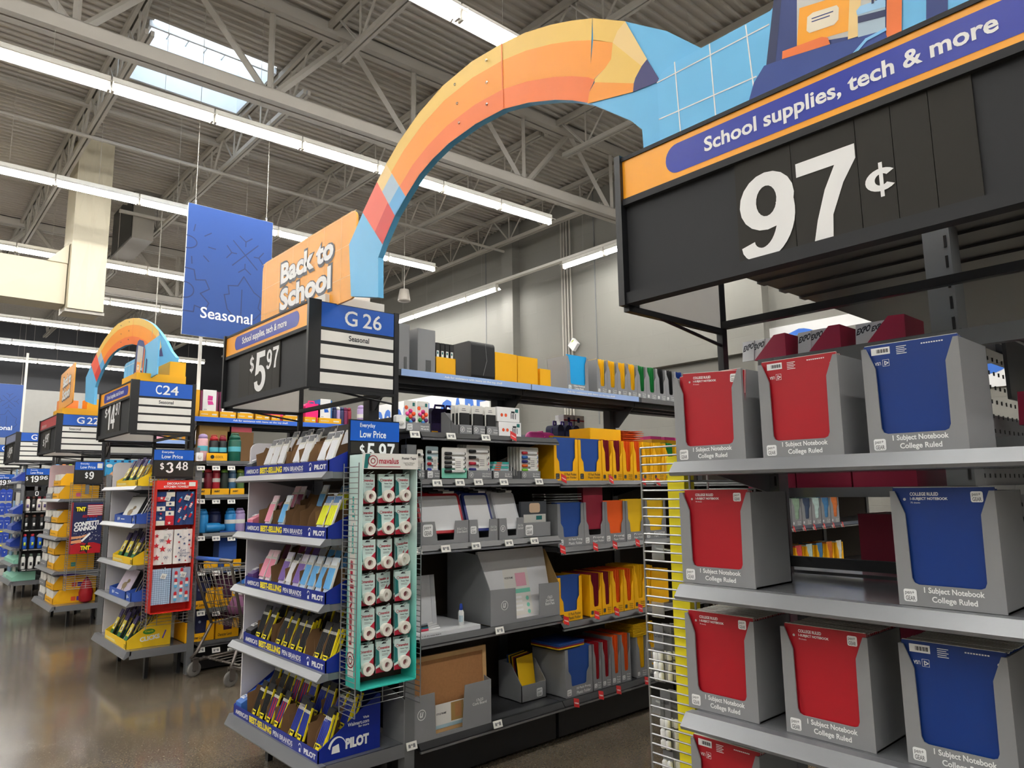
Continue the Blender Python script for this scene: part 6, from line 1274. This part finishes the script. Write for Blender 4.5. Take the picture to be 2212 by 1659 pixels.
for i, (px, r, h, bo, ca, w_) in enumerate(((436, .045, .26, PKB, LAV, 'pink dotted'), (460, .042, .24, BKB, RED, 'black with red collar'), (479, .038, .24, BKB, FMAROON, 'slim black'), (505, .058, .26, GRB, GRB, 'wide dark green'))):
    flask(cx_(px, 1000, CF_+.08), CF_+.08, z, r, h, bo, ca, '%s bottle on the upper bottle shelf' % w_, TB, handle=i > 0)
a, b_ = cx_(446, 1000), cx_(490, 1003); t = thing('shelf_tray', 'yellow tray with a black drop mark on the upper bottle shelf', 'shelf tray', (a, CF_, z+.001), 0); B().box(0, b_-a, 0, .01, 0, .07).obj('front_panel', CYEL, t); flats([circ(.05, .035, .018, 12)], t, 0, 0, -.0008, FBLACK, 'f', 'drop_mark'); text('COOL', t, .08, .025, .07, .02, -.0008, INK)
carton('carton', 'yellow carton standing behind the upper bottles', (cx_(430, 950, CF_+.3), CF_+.3, z), .3, .1, .36, KRAFTIN, tape=False); o = B().box(0, .22, 0, .12, 0, .1).obj('coral_box', mat('coral', '#e06070', .5)); at(o, (cx_(495, 950, CF_+.3), CF_+.3, z+.3)); tag(o, 'coral pink box high on the bottle shelf', 'box'); B().box(-.02, .24, 0, .14, -.3, 0).obj('carton_under', CBROWN, o)
z = CZ[1]; cl = [('#1f2a22', 'black and lime', '#8ac83c'), ('#7a2030', 'dark red', '#b02838'), ('#b02838', 'bright red', '#c83848'), ('#2c3a34', 'smoke green', '#7ab84a'), ('#3f6a8c', 'blue', '#8ab4d0'), ('#5a7a4c', 'olive', '#a8c850')]
for i, (c0, w_, c1) in enumerate(cl): flask(cx_(430+i*17.5, 1070, CF_+.09), CF_+.09, z+.045, .036, .2, mat('sb_'+c0, c0, .3), mat('sc_'+c1, c1, .4), '%s small bottle on the second bottle shelf' % w_, PAPER if i % 2 == 0 else None)
for i, (xa, xb) in enumerate(((424, 455), (457, 495), (497, 528))):
    a, b_ = cx_(xa, 1074), cx_(xb, 1074); t = thing('shelf_tray', '%s yellow bottle tray on the second bottle shelf' % ('left', 'middle', 'right')[i], 'shelf tray', (a, CF_, z+.001), 0, 'yellow bottle trays'); b = B(); b.box(0, b_-a-.004, 0, .006, 0, .055); b.box(0, b_-a-.004, .006, .18, 0, .01); b.obj('tray', CYEL, t); text('zak!', t, .02, .022, .05, .02, -.0008, INK, bold=.04)
z = CZ[2]; JB = mat('jug_blue', '#2f8ed0', .3)
for i, (px, bo, w_) in enumerate(((436, JB, 'bright blue'), (496, JB, 'second bright blue'), (516, LAV, 'lavender'), (470, NVB, 'dark navy'))): flask(cx_(px, 1150, CF_+.09), CF_+.09+(.1 if i == 3 else 0), z, .05 if i != 3 else .06, .21, bo, bo, '%s water jug on the jug shelf' % w_, PAPER if i in (1, 2) else None, handle=True)
t = thing('drink_bottle', 'bright blue bottle lying on its side on the jug shelf', 'bottle', (cx_(446, 1150), CF_+.05, z+.045), 0, 'drink bottles'); b = B(); b.lathe([(0, 0), (.042, 0), (.044, .01), (.044, .12), (.03, .14), (.03, .17), (0, .175)], 14, (0, 0, 0), 'x'); b.obj('body', JB, t, True)
z = CZ[3]; a, b_ = cx_(474, 1225), cx_(512, 1225); carton('carton', 'blue carton with a pale front beside the cart handle', (a, CF_+.03, z), b_-a, .15, .32, mat('carton_blue', '#2f58a8', .5), tape=False)
flat(rect((b_-a)*.25, .02, (b_-a)*.7, .28), bpy.data.objects[-1] if False else t, 0, 0, 0, GPAPER) if False else None
for i, (xa, xb) in enumerate(((440, 470), (485, 520))):
    a, b_ = cx_(xa, 1230), cx_(xb, 1232); t = thing('shelf_tray', '%s yellow tray behind the cart basket' % ('left', 'right')[i], 'shelf tray', (a, CF_, z+.001), 0); B().box(0, b_-a, 0, .02, 0, .06).obj('tray', CYEL, t)
for k, (z, wd) in enumerate(((CZ[4], 'upper'), (CZ[5], 'lower'))):
    for i, (xa, xb) in enumerate(((398, 462), (464, 515))):
        yb = 1312 if k == 0 else 1395; a, b_ = cx_(xa, yb), cx_(xb, yb); w = b_-a-.006
        t = thing('lunch_tray', '%s %s yellow lunch bag carton on the bag shelves' % (wd, ('left', 'right')[i]), 'carton', (a, CF_, z+.001), 0, 'yellow lunch bag cartons'); h = .17
        f = B().prism([(0, 0), (0, h), (.3*w, h), (.33*w, h*.4), (.7*w, h*.4), (.73*w, h), (w, h), (w, 0)][::-1], -.004, 0).obj('front_panel', CYEL, t); b = B(); b.box(0, .004, 0, .3, 0, h); b.box(w-.004, w, 0, .3, 0, h); b.box(0, w, 0, .3, 0, .004); b.obj('carton_body', CYEL, t); text('Character Lunch', f, .1*w, .02, .6*w, .025, -.0048, INK, bold=.02)
        bg_ = bag(a+.02, CF_+.03, w-.04, .26, .2, (NAVY, mat('plum_cloth', '#5a2c4c', .7))[i], (GPAPER, MATS['plum_cloth'])[i], '%s lunch bag in the %s yellow carton' % (('navy dotted', 'plum')[i], wd)); bg_.location.z = z+.01
        if i == 0: flats([circ(.05+.06*q, .1+.05*(q % 3), .012, 10) for q in range(int((w-.1)/.06))], bg_, 0, 0, -.001, mat('dot_blue', '#8a9cc0', .6), 'f', 'dot_print')
for k, (py, n) in enumerate(((1011, 3), (1083, 3), (1163, 3), (1238, 3), (1325, 2), (1404, 3))):
    for i in range(n): esl(434+i*33, py, '%s white price tag from the left, %s bottle aisle shelf' % (ORD[i], ORD[k]), Y=6.68, s=1.1)
a, b_ = onY(420, 896, 6.94).x, onY(760, 925, 6.94).x
t = thing('shelf_strip', 'bright blue strip reading ask for assistance under the lunch boxes', 'shelf strip', (a, 6.945, TOPZ-.036), 0, 'ask for assistance strips'); B().box(0, b_-a, 0, .004, 0, .045).obj('strip', mat('strip_blue', '#3a70d8', .35), t); text('Ask for assistance with items on the top shelf.', t, (b_-a)*.22, .01, (b_-a)*.34, .024, -.0006, WHITE, bold=.02)
for i in range(2): flask(onY(780+i*17, 895, 7.1).x, 7.1, TOPZ+.02, .045, .24, LAV, LAV, '%s lavender bottle beside the G 26 post' % ('left', 'right')[i], PAPER)
for i in range(5): flask(onY(722+i*8, 890, 7.12).x, 7.12, TOPZ+.005, .026, .22, (NVB, LAV, NVB, PLUM, FMAROON)[i], (NVB, PAPER, NVB, PLUM, FMAROON)[i], '%s slim bottle in the row under the G 26 marker' % ORD[i])
# ---------------------------------------------------------------- bandage cartons on the G 22 aisle shelving
BSK = mat('bandage_blue', '#2a9ad0', .45)
for i in range(7):
    a = onY(228+i*15.6, 1010, 10.05).x; t = thing('bandage_box', '%s tall light blue bandage box from the left' % ORD[i], 'box', (a, 10.05, 1.785), 0, 'light blue bandage boxes'); B().box(0, .085, 0, .06, 0, .2).obj('box', BSK, t); flat(circ(.043, .125, .036, 14, .022), t, 0, 0, -.0008, PAPER, 'f', 'oval_label'); flat(rect(.01, .17, .03, .022), t, 0, 0, -.0008, NAVY, 'f', 'mark'); flat([(.03, .0), (.085, .0), (.085, .06)], t, 0, 0, -.0008, SK, 'f', 'picture')
for i, (m, w) in enumerate(((PAPER, .2), (GPAPER, .14), (LPINK, .2), (CYEL, .16), (CYEL, .12), (PAPER, .2))):
    carton('carton', '%s small carton on the pale blue edged top shelf' % ORD[i], (2.2+i*.24, 10.33, TOPZ), w, .15, .14, m, tape=False)
t = thing('shelf_strip', 'pale blue strip on the top shelf above the bandage boxes', 'shelf strip', (2.15, 10.27, TOPZ-.036), 0, 'ask for assistance strips'); B().box(0, 1.3, 0, .004, 0, .05).obj('strip', mat('strip_pale', '#9ab8ee', .4), t)
BEACH = [('#50a0e0', 'blue'), ('#f08040', 'orange'), ('#9acc40', 'lime'), ('#e46a9a', 'pink'), ('#4c505a', 'grey'), ('#4c505a', 'dark grey')]
for i, (c_, w_) in enumerate(BEACH):
    x = onY(125+i*14, 1000, 13.42).x; t = thing('beach_toy', '%s beach bag item on the far shelf behind the 9 dollar sign' % w_, 'bag', (x, 13.43, 1.785), 0, 'beach goods'); b = B(); b.lathe([(.0, 0), (.08, .02), (.1, .1), (.07, .2), (.02, .26)], 8); b.obj('bag', mat('beach_'+c_, c_, .6), t, True)
# ================================================================ shopping cart
CH = mat('cart_grey', '#77716c', .35, .7)
t = thing('shopping_cart', 'grey wire shopping cart with a blue handle grip', 'shopping cart', (2.15, 6.62, 0), EC+.2); W = .6
def ct(name, pts, r, m=CH, n=6): b = B(); b.tube(pts, r, n); return b.obj(name, m, t, True)
ct('handle_bar', [(-.02, -.02, 1.0), (W+.02, -.02, 1.0)], .016); ct('handle_grip', [(.1, -.02, 1.0), (.45, -.02, 1.0)], .019, mat('grip_blue', '#2a5cb0', .4), 10)
for x in (0, W):
    s = 1 if x == 0 else -1
    ct('rear_post', [(x, -.02, 1.0), (x, .0, .93), (x+s*.06, .16, .43)], .014); ct('frame_leg', [(x+s*.06, .16, .43), (x+s*.02, .06, .2), (x, .02, .16), (x, .1, .13), (x+s*.05, .85, .16)], .015)
    ct('top_rail', [(x, 0, .95), (x+s*.08, .85, .88)], .007); ct('bottom_rail', [(x+s*.06, .16, .43), (x+s*.12, .8, .5)], .007)
ct('front_rail', [(.08, .85, .88), (W-.08, .85, .88)], .007); ct('rack_bar', [(.05, .85, .16), (W-.05, .85, .16)], .012); ct('rack_bar', [(.02, .12, .15), (W-.02, .12, .15)], .01)
for i in range(9):
    u = .07*i+.02; ct('rear_wire', [(u, .0, .94), (.06+u*.8, .16, .43)], .003, CH, 5)
for i in range(9):
    v = .09*i+.06
    for x, s in ((0, 1), (W, -1)): ct('side_wire', [(x+s*.08*v/.85, v, .945-.06*v), (x+s*(.06+.06*v/.8), .16+v*.72, .44+.07*v)], .003, CH, 5)
    ct('floor_wire', [(.06+u*0+.055*i, .16, .43), (.11+.045*i, .8, .5)], .003, CH, 5); ct('front_wire', [(.08+.055*i, .85, .88), (.12+.045*i, .8, .5)], .003, CH, 5)
for k in range(5):
    z = .52+.09*k; y = .16-(z-.43)*.32; ct('rear_wire', [(.05-.08*(z-.43), y, z), (W-.05+.08*(z-.43), y, z)], .003, CH, 5)
    for x, s in ((0, 1), (W, -1)): ct('side_wire', [(x+s*.04, y, z), (x+s*.1, .82, z+.01)], .003, CH, 5)
for i in range(6): ct('rack_wire', [(.06+i*.095, .1, .15), (.08+i*.088, .85, .165)], .004, CH, 5)
for x, y in ((.02, .04), (W-.02, .04), (.06, .84), (W-.06, .84)):
    c = B(); c.box(x-.02, x-.012, y-.02, y+.03, .05, .15); c.box(x+.012, x+.02, y-.02, y+.03, .05, .15); c.box(x-.02, x+.02, y-.02, y+.03, .14, .155); c.obj('caster_fork', CH, t)
    c = B(); c.lathe([(.02, -.012), (.052, -.012), (.062, -.007), (.062, .007), (.052, .012), (.02, .012)], 20, (x, y, .062), 'x'); wl = c.obj('wheel', mat('wheel_grey', '#6a6864', .5), t, True); c = B(); c.lathe([(.022, -.014), (.022, .014)], 12, (x, y, .062), 'x'); c.obj('hub', SILVER, wl, True)
def inc(lx, ly): # a point of the cart in the room
    a_ = EC+.2; return (2.15+lx*math.cos(a_)-ly*math.sin(a_), 6.62+lx*math.sin(a_)+ly*math.cos(a_))
def incart(name, lab, cat, lx, ly, z, b, m):
    o = b.obj(name, m, None, True); x, y = inc(lx, ly); at(o, (x, y, z), EC+.2); return tag(o, lab, cat, 'things in the shopping cart')
b = B(); b.add([(0, 0, 0), (.3, .05, .03), (.34, .2, .1), (.1, .22, .09), (.02, .1, .05), (0, 0, .006), (.3, .05, .036), (.34, .2, .106), (.1, .22, .096), (.02, .1, .056)], [(0, 4, 3, 2, 1), (5, 6, 7, 8, 9), (0, 1, 6, 5), (1, 2, 7, 6), (2, 3, 8, 7), (3, 4, 9, 8), (4, 0, 5, 9)])
incart('folded_bag', 'bright blue folded plastic bag lying high in the cart', 'bag', .16, .3, .74, b, mat('bag_blue', '#1c7ad8', .35))
b = B(); b.lathe([(0, 0), (.12, .01), (.14, .07), (.1, .14), (.03, .17), (0, .17)], 10); incart('fabric_bag', 'dusty purple soft bag in the cart basket', 'bag', .24, .35, .5, b, mat('dusty_purple', '#7a4a6c', .7))
b = B(); b.lathe([(0, 0), (.06, .01), (.07, .05), (.03, .1), (0, .1)], 9); incart('orange_pouch', 'small orange pouch at the right of the cart basket', 'pouch', .42, .4, .5, b, FORANGE)
b = B(); b.box(0, .12, 0, .08, 0, .015); incart('paper_slip', 'white crumpled paper on the purple bag in the cart', 'paper', .14, .3, .665, b, PAPER)
b = B(); b.lathe([(0, 0), (.14, .01), (.16, .1), (.12, .2), (.02, .24), (0, .24)], 10); incart('rack_bag', 'plum soft bag on the lower rack of the cart', 'bag', .3, .45, .17, b, MATS['plum_cloth'])
# ================================================================ pencil arch, school panels, banners
AX = 1.75
def ap(p): q = onX(p[0], p[1], AX); return (-q.y, q.z)
OUT = [(758, 640), (754, 528), (784, 459), (815, 393), (835, 354.5), (862, 307), (905, 245), (956.6, 186), (1020, 133), (1085, 94.5), (1135, 71), (1189.5, 54), (1235, 45), (1280, 40), (1351, 46.6)]
INN = [(817, 642), (817, 556), (827, 528), (853.6, 466), (877, 425), (906, 378), (935, 344), (970, 310), (1028, 268), (1088, 236), (1142, 222), (1199.7, 216), (1237, 217), (1274, 223), (1362, 260)]
LAY = {'a_light': mat('arch_light_gold', '#e8bf5e', .5), 'a_mid': mat('arch_orange', '#f0962a', .5), 'a_dark': mat('arch_deep_orange', '#ea7430', .5), 'blue': mat('arch_blue', '#62b4e4', .45), 'red': mat('arch_red', '#e8624c', .5), 'dred': mat('arch_dark_red', '#d02c26', .5),
       'grey': mat('arch_grey_blue', '#a9bfd0', .5), 'sky': mat('arch_sky', '#58a4d8', .5), 'cream': mat('arch_cream', '#edcb8a', .5), 'navy': mat('arch_navy', '#30306c', .5)}
def arch(loc, rz, lab):
    t = thing('pencil_arch', lab, 'display arch', loc, EC+rz, 'pencil arches'); n = len(OUT)
    O = [ap(p) for p in OUT]; I = [ap(p) for p in INN]
    lerp = lambda a, b, f: (a[0]+(b[0]-a[0])*f, a[1]+(b[1]-a[1])*f)
    def band(i0, i1, f0, f1, m, y, name):
        b = B()
        for i in range(i0, i1):
            P = [lerp(O[i], I[i], f0), lerp(O[i+1], I[i+1], f0), lerp(O[i+1], I[i+1], f1), lerp(O[i], I[i], f1)]; b.quad(*[(p[0], y, p[1]) for p in P])
        return b.obj(name, m, t)
    # body: solid board
    ring = O+[ap((1440, 67)), ap((1519, 106)), ap((1600, 120)), ap((1600, 260)), ap((1392, 345)), ap((1387, 280))]+I[::-1]
    b = B(); 
    for i in range(n-1): b.prism([O[i], O[i+1], I[i+1], I[i]], 0, .03)
    b.prism([O[-1], ap((1440, 67)), ap((1519, 106)), ap((1600, 120)), ap((1600, 260)), ap((1392, 345)), ap((1387, 280)), I[-1]], 0, .03)
    b.obj('board', LAY['blue'], t)
    y = -.002
    band(2, 3, 0, .62, LAY['red'], y, 'printed_band'); band(2, 3, .62, 1, LAY['dred'], y, 'printed_band'); band(3, 4, 0, .3, LAY['cream'], y, 'printed_band'); band(3, 4, .3, .68, LAY['grey'], y, 'printed_band'); band(3, 4, .68, 1, LAY['sky'], y, 'printed_band')
    band(4, 13, 0, .26, LAY['a_light'], y, 'printed_band'); band(4, 13, .26, .7, LAY['a_mid'], y, 'printed_band'); band(4, 13, .7, 1, LAY['a_dark'], y, 'printed_band')
    Z = lambda x, yy: ap((700+x/2.962, yy/2.962))
    for pts, m in (([(1720, 118), (1930, 138), (1880, 200), (1850, 275), (1725, 260)], 'a_light'), ([(1725, 255), (1850, 275), (1840, 380), (1800, 440), (1730, 510), (1700, 500)], 'a_mid'), ([(1700, 500), (1735, 512), (1700, 590), (1690, 665), (1690, 660)], 'a_dark'),
                   ([(1930, 138), (2070, 380), (2035, 425), (1850, 275), (1880, 200)], 'cream'), ([(1850, 275), (2035, 425), (1995, 500), (1985, 535), (1735, 528), (1730, 512), (1800, 440), (1840, 380)], 'a_light'), ([(1735, 528), (1985, 535), (1980, 590), (1690, 665), (1700, 590)], 'a_mid'),
                   ([(2070, 380), (2155, 520), (1980, 590), (1985, 535), (1995, 500), (2035, 425)], 'navy')):
        flat([Z(*p) for p in pts], t, 0, 0, y-.0006, LAY[m], 'f', 'pencil_tip_print')
    flats(strip([O[9], I[9]], .006), t, 0, 0, -.004, LAY['a_dark'], 'f', 'seam')
    for (px, py) in ((1052, 131), (1053, 179), (1053, 226), (984, 183), (989, 224), (993, 266)):
        q = ap((px, py)); b = B(); b.lathe([(.006, 0), (.006, -.004), (.003, -.006)], 8, (q[0], -.002, q[1]), 'y'); b.obj('rivet', CLEAR, t)
    return t
arch((AX, 0, 0), 0, 'large orange pencil arch spanning from the G 26 sign to the 97 cent sign')
def school_panel(dx, dy, lab):
    """light blue grid panel with a backpack picture that the pencil arch ends in"""
    t = thing('backpack_display', lab, 'display panel', (AX-.012+dx, dy, 0), EC, 'backpack panels'); Z = lambda x, yy: ap((1400+x/2.724, yy/2.724))
    base = [Z(90, 960), Z(70, 560), Z(68, 490), Z(100, 430), Z(170, 375), Z(730, 75)]
    r = base[-1]; right = -.1; top = r[1]+.02
    poly = base+[(r[0]+.12, r[1]+.07), (right, r[1]+.1), (right, 2.6), base[0]][:-1]
    B().prism([(p[0], p[1]) for p in poly][::-1], 0, .012).obj('board', mat('grid_blue', '#66b8e8', .45), t)
    y = -.001
    L_ = []
    for a, b_ in (((170, 375), (212, 860)), ((375, 270), (418, 760)), ((588, 160), (640, 560)), ((68, 495), (725, 155)), ((80, 710), (650, 460))): L_ += strip([Z(*a), Z(*b_)], .004)
    flats(L_, t, 0, 0, y, WHITE, 'f', 'grid_line', 2e-5)
    NV = mat('pack_navy', '#1d3478', .5); DN = mat('pack_dark_navy', '#152454', .5); PK = mat('pack_pocket', '#22408e', .5)
    def pic(pts, m, k, name='backpack_picture'): return flat([Z(*p) for p in pts], bp or t, 0, 0, y-.0004*k, m, 'f', name)
    bp = None
    bp = pic([(710, 395), (755, 0), (790, -200), (850, -320), (960, -400), (1290, -520), (1400, -500), (1470, -400), (1500, -200), (1505, 255), (1380, 330), (760, 560), (705, 480)], NV, 1)
    pic([(710, 395), (755, 0), (790, -200), (830, -150), (800, 0), (765, 372)], DN, 2, 'backpack_dark_strip'); pic([(900, -260), (1330, -410), (1360, 200), (890, 280), (890, 0)], GPAPER, 2, 'paper_picture')  # darker navy strip printed down the left of the backpack, then its paper
    pic([(905, 62), (890, 282), (1192, 196), (1205, -40), (1080, 8)], ORANGE, 3, 'book_picture'); pic([(1205, -120), (1190, 246), (1248, 228), (1282, -150)], LAY['cream'], 4, 'page_picture')
    lb = pic([(952, 115), (985, 88), (1125, 45), (1138, 60), (1135, 130), (1110, 160), (965, 208), (948, 195)], mat('label_cream', '#f0e4cc', .5), 5, 'label_picture'); pic([(978, 122), (1105, 78), (1105, 84), (978, 128)], NV, 6, 'label_lines'); pic([(978, 140), (1085, 104), (1085, 110), (978, 146)], NV, 6, 'label_lines')
    pic([(1248, 95), (1250, 235), (1410, 190), (1410, 50)], LAY['grey'], 5, 'cup_picture'); pic([(1249, 112), (1250, 152), (1410, 112), (1410, 72)], DN, 6, 'cup_band'); pic([(1240, 80), (1262, 52), (1400, 5), (1412, 20), (1412, 55), (1245, 104)], mat('cup_lid', '#9fcdf0', .5), 6, 'cup_lid'); pic([(1330, -120), (1346, -122), (1344, 35), (1330, 40)], DN, 7, 'straw')
    pic([(1425, -450), (1415, 292), (1506, 258), (1512, -420)], LAY['a_dark'], 6, 'strap_picture')
    pic([(605, 660), (612, 600), (640, 500), (700, 400), (1000, 300), (1405, 195), (1422, 232), (1365, 280), (1350, 350), (1200, 420)], PK, 8, 'pocket_picture'); pic([(806, 362), (808, 316), (1038, 232), (1075, 236), (1088, 275)], LAY['a_dark'], 9, 'ruler_picture')
    flats(strip([Z(1190, 400), Z(1230, 330), Z(1300, 250), Z(1412, 190)], .008), bp, 0, 0, y-.0042, mat('zip_sky', '#7ec0f0', .5), 'f', 'zip_picture', 2e-5)
    bp = None; pic([(1650, -300), (1648, 200), (1775, 145), (1778, -320)], NV, 1, 'stripe_print')
    return t
school_panel(0, 0, 'light blue grid panel with a backpack picture above the 97 cent sign')
def bts(dx, dy, lab):
    q0 = onX(557, 690, AX); q1 = onX(735, 465, AX); y0 = q0.y; w = y0-3.19; z0 = onX(760, 640, AX).z; h = q1.z-z0
    t = thing('school_sign', lab, 'display panel', (AX+.02+dx, y0+dy, z0), EC, 'back to school boards'); B().prism(rrect(w, h, .05, 4), 0, .012).obj('board', mat('bts_orange', '#eda236', .45, var=.05), t)
    flats([rect(.05+.2*i, .0, .003, h) for i in range(6)]+[rect(0, .13+.17*i, w, .003) for i in range(3)], t, 0, 0, -.0008, mat('bts_line', '#f6cf8c', .5), 'f', 'grid_line', 2e-5)
    for s_, x_, z_, ww, hh in (('Back to', .24*w, .57*h, .56*w, .27*h), ('School', .24*w, .22*h, .54*w, .28*h)):
        text(s_, t, x_-.014, z_-.02, ww+.03, hh+.034, -.0016, mat('bts_outline', '#43454f', .5), bold=.06, name='lettering_outline'); text(s_, t, x_, z_, ww, hh, -.0026, WHITE, bold=.045)  # dark outline printed behind the white letters
    if dy: t.location.z += .09; t.rotation_euler[2] -= .05
    return t
bts(0, 0, 'orange back to school board standing on the G 26 sign')
# same set two aisles on
_d = .148; arch((1.785+3.04*math.cos(EC+_d), 9.3+3.04*math.sin(EC+_d), .09), _d, 'distant orange pencil arch between the C24 and G 22 signs'); school_panel(.05, 6.62, 'distant light blue backpack panel above the C24 sign'); bts(-.05, 6.41, 'distant orange back to school board above the G 22 sign')
# cartons lying on top of the sign boxes
SGT = SZ0+SH+.008
carton('carton', 'long white carton lying on the G 26 sign', (1.745, 3.47, SGT), .37, .2, .062, PAPER, tape=False); 
a = onY(818, 655, 3.5); b_ = onY(838, 655, 3.5); carton('carton', 'upright white and yellow carton on the G 26 sign', (1.98, 3.64, SGT), .14, .2, .27, PAPER, tape=False)
o = carton('carton', 'flat yellow carton on the C24 sign', (1.67, 6.9, SGT), .42, .5, .075, CYEL, tape=False); carton('carton', 'tall yellow carton standing on the flat one over C24', (1.95, 6.92, SGT+.077), .14, .5, .13, CYEL, tape=False)
carton('carton', 'flat yellow carton on the G 22 sign', (1.68, 10.3, SGT), .46, .6, .08, CYEL, tape=False); carton('carton', 'yellow carton standing on the flat one over G 22', (1.95, 10.32, SGT+.082), .16, .3, .13, CYEL, tape=False); carton('carton', 'orange printed carton behind the G 22 arch foot', (1.72, 10.7, SGT+.082), .2, .25, .14, mat('carton_orange', '#ee8a44', .5), tape=False)
# ---------------------------------------------------------------- hanging blue banners
BAN = mat('banner_blue', '#0f4490', .5, var=.02); BANL = mat('banner_line', '#0d2c66', .5)
def banner(x0, y, z0, w, h, lab, word='Seasonal'):
    t = thing('hanging_banner', lab, 'banner', (x0, y, z0), 0, 'hanging department banners'); B().box(0, w, 0, .03, 0, h).obj('panel', WHITE, t); f = flat(rect(.002, .002, w-.004, h-.004), t, 0, 0, -.0012, BAN, 'f', 'front_print')
    S = w/1.23; k = h/1.86; P = []; g = lambda x, z: (x*S, z*k); wd = .016
    P += strip([g(.0+.14*math.cos(math.radians(a)), 1.3+.09*math.sin(math.radians(a))) for a in range(-90, 91, 15)], wd)
    for a, r0, r1 in ((80, .17, .27), (35, .22, .33), (-5, .24, .34), (-42, .24, .34), (-85, .2, .3)): P += strip([g(.06+r0*math.cos(math.radians(a)), 1.3+r0*math.sin(math.radians(a))), g(.06+r1*math.cos(math.radians(a)), 1.3+r1*math.sin(math.radians(a)))], wd)
    flats(P, f, 0, 0, -.0018, BANL, 'f', 'sun_drawing', 2e-5); P = []
    cx, cz = .83, 1.27
    for a in (45, 135): P += strip([g(cx-.26*math.cos(math.radians(a)), cz-.26*math.sin(math.radians(a))), g(cx+.26*math.cos(math.radians(a)), cz+.26*math.sin(math.radians(a)))], wd)
    for a in (0, 90, 180, 270):
        d = math.radians(a); p = lambda r, s: (cx+r*math.cos(d)-s*math.sin(d), cz+r*math.sin(d)+s*math.cos(d)); P += strip([g(*p(.13, 0)), g(*p(.21, 0))], wd)+strip([g(*p(.27, .09)), g(*p(.2, 0)), g(*p(.27, -.09))], wd)
    flats(P, f, 0, 0, -.0018, BANL, 'f', 'snowflake_drawing', 2e-5); P = []
    P += strip([g(.0+.13*math.cos(math.radians(a)), .62+.11*math.sin(math.radians(a))) for a in range(-90, 91, 15)], wd)
    P += strip([g(0, .93), g(.12, .92), g(.15, .78), g(.28, .8), g(.34, .68), g(.22, .6), g(.34, .48), g(.3, .38), g(.15, .42), g(.14, .33), g(0, .33)], wd)
    flats(P, f, 0, 0, -.0018, BANL, 'f', 'flower_drawing', 2e-5); P = []
    P += strip([g(.82, .95), g(.74, .8), g(.6, .78), g(.62, .66), g(.55, .64), g(.6, .44), g(.72, .32), g(.85, .3), g(1.0, .34), g(1.1, .46), g(1.05, .52), g(1.08, .68), g(.98, .74), g(.82, .95)], wd)+strip([g(.8, .75), g(.8, .24)], wd)
    flats(P, f, 0, 0, -.0018, BANL, 'f', 'leaf_drawing', 2e-5); text(word, f, .19*w, .14*h, .6*w, .085*h, -.0024, WHITE, bold=.012)
    for x in (.08*w, .92*w): b = B(); b.tube([(x, .015, h), (x, .015, ZD-z0+.03)], .004, 5); b.obj('hanger_cable', STEEL, t); b = B(); b.tube([(x, .015, h), (x, .015, h+.06)], .012, 6); b.obj('hanger_clip', SILVER, t)
q0 = onY(407.7, 437, 9.85); q1 = onY(590, 479, 9.85); qb = onY(392.5, 721.5, 9.85)
banner(q0.x, 9.85, qb.z, q1.x-q0.x, q0.z-qb.z, 'large blue Seasonal banner hanging from the ceiling')
q = onY(54, 832, 30.5); banner(q.x-1.3, 30.5, q.z-1.9, 1.3, 1.9, 'distant blue Seasonal banner cut by the left edge', 'Seasonal')
# slim white service poles, speaker
for px, Y, lab in ((430, 10.66, 'slim white service pole right of the C24 sign'), (57, 17.4, 'slim white service pole behind the far signs')):
    x = onY(px, 800, Y).x; b = B(); b.box(-.02, .02, -.02, .02, 0, (onY(430, 726, 10.66).z-TOPZ) if px > 100 else 2.2); o = b.obj('service_pole', LW); at(o, (x, Y, TOPZ)); tag(o, lab, 'pole')
q = onY(873, 640, 14.0); t = thing('ceiling_speaker', 'grey cone shaped speaker hanging near the back wall', 'speaker', (q.x, 14.0, q.z-.12), 0); b = B(); b.lathe([(.15, 0), (.15, .03), (.11, .28), (.03, .3)], 16); b.obj('cone', DUCTG, t, True); b = B(); b.tube([(0, 0, .3), (0, 0, ZD-.8-q.z+.12)], .01, 5); b.obj('stem', STEEL, t)
q = onY(325, 845, 16.0); t = thing('ceiling_speaker', 'small white cone speaker over the far aisles', 'speaker', (onY(330, 790, 16).x, 16.0, onY(330, 790, 16).z), 0); b = B(); b.lathe([(.13, 0), (.13, .03), (.1, .25), (.03, .27)], 16); b.obj('cone', LW, t, True); b = B(); b.tube([(0, 0, .27), (0, 0, ZD-.8-t.location.z)], .01, 5); b.obj('stem', STEEL, t)
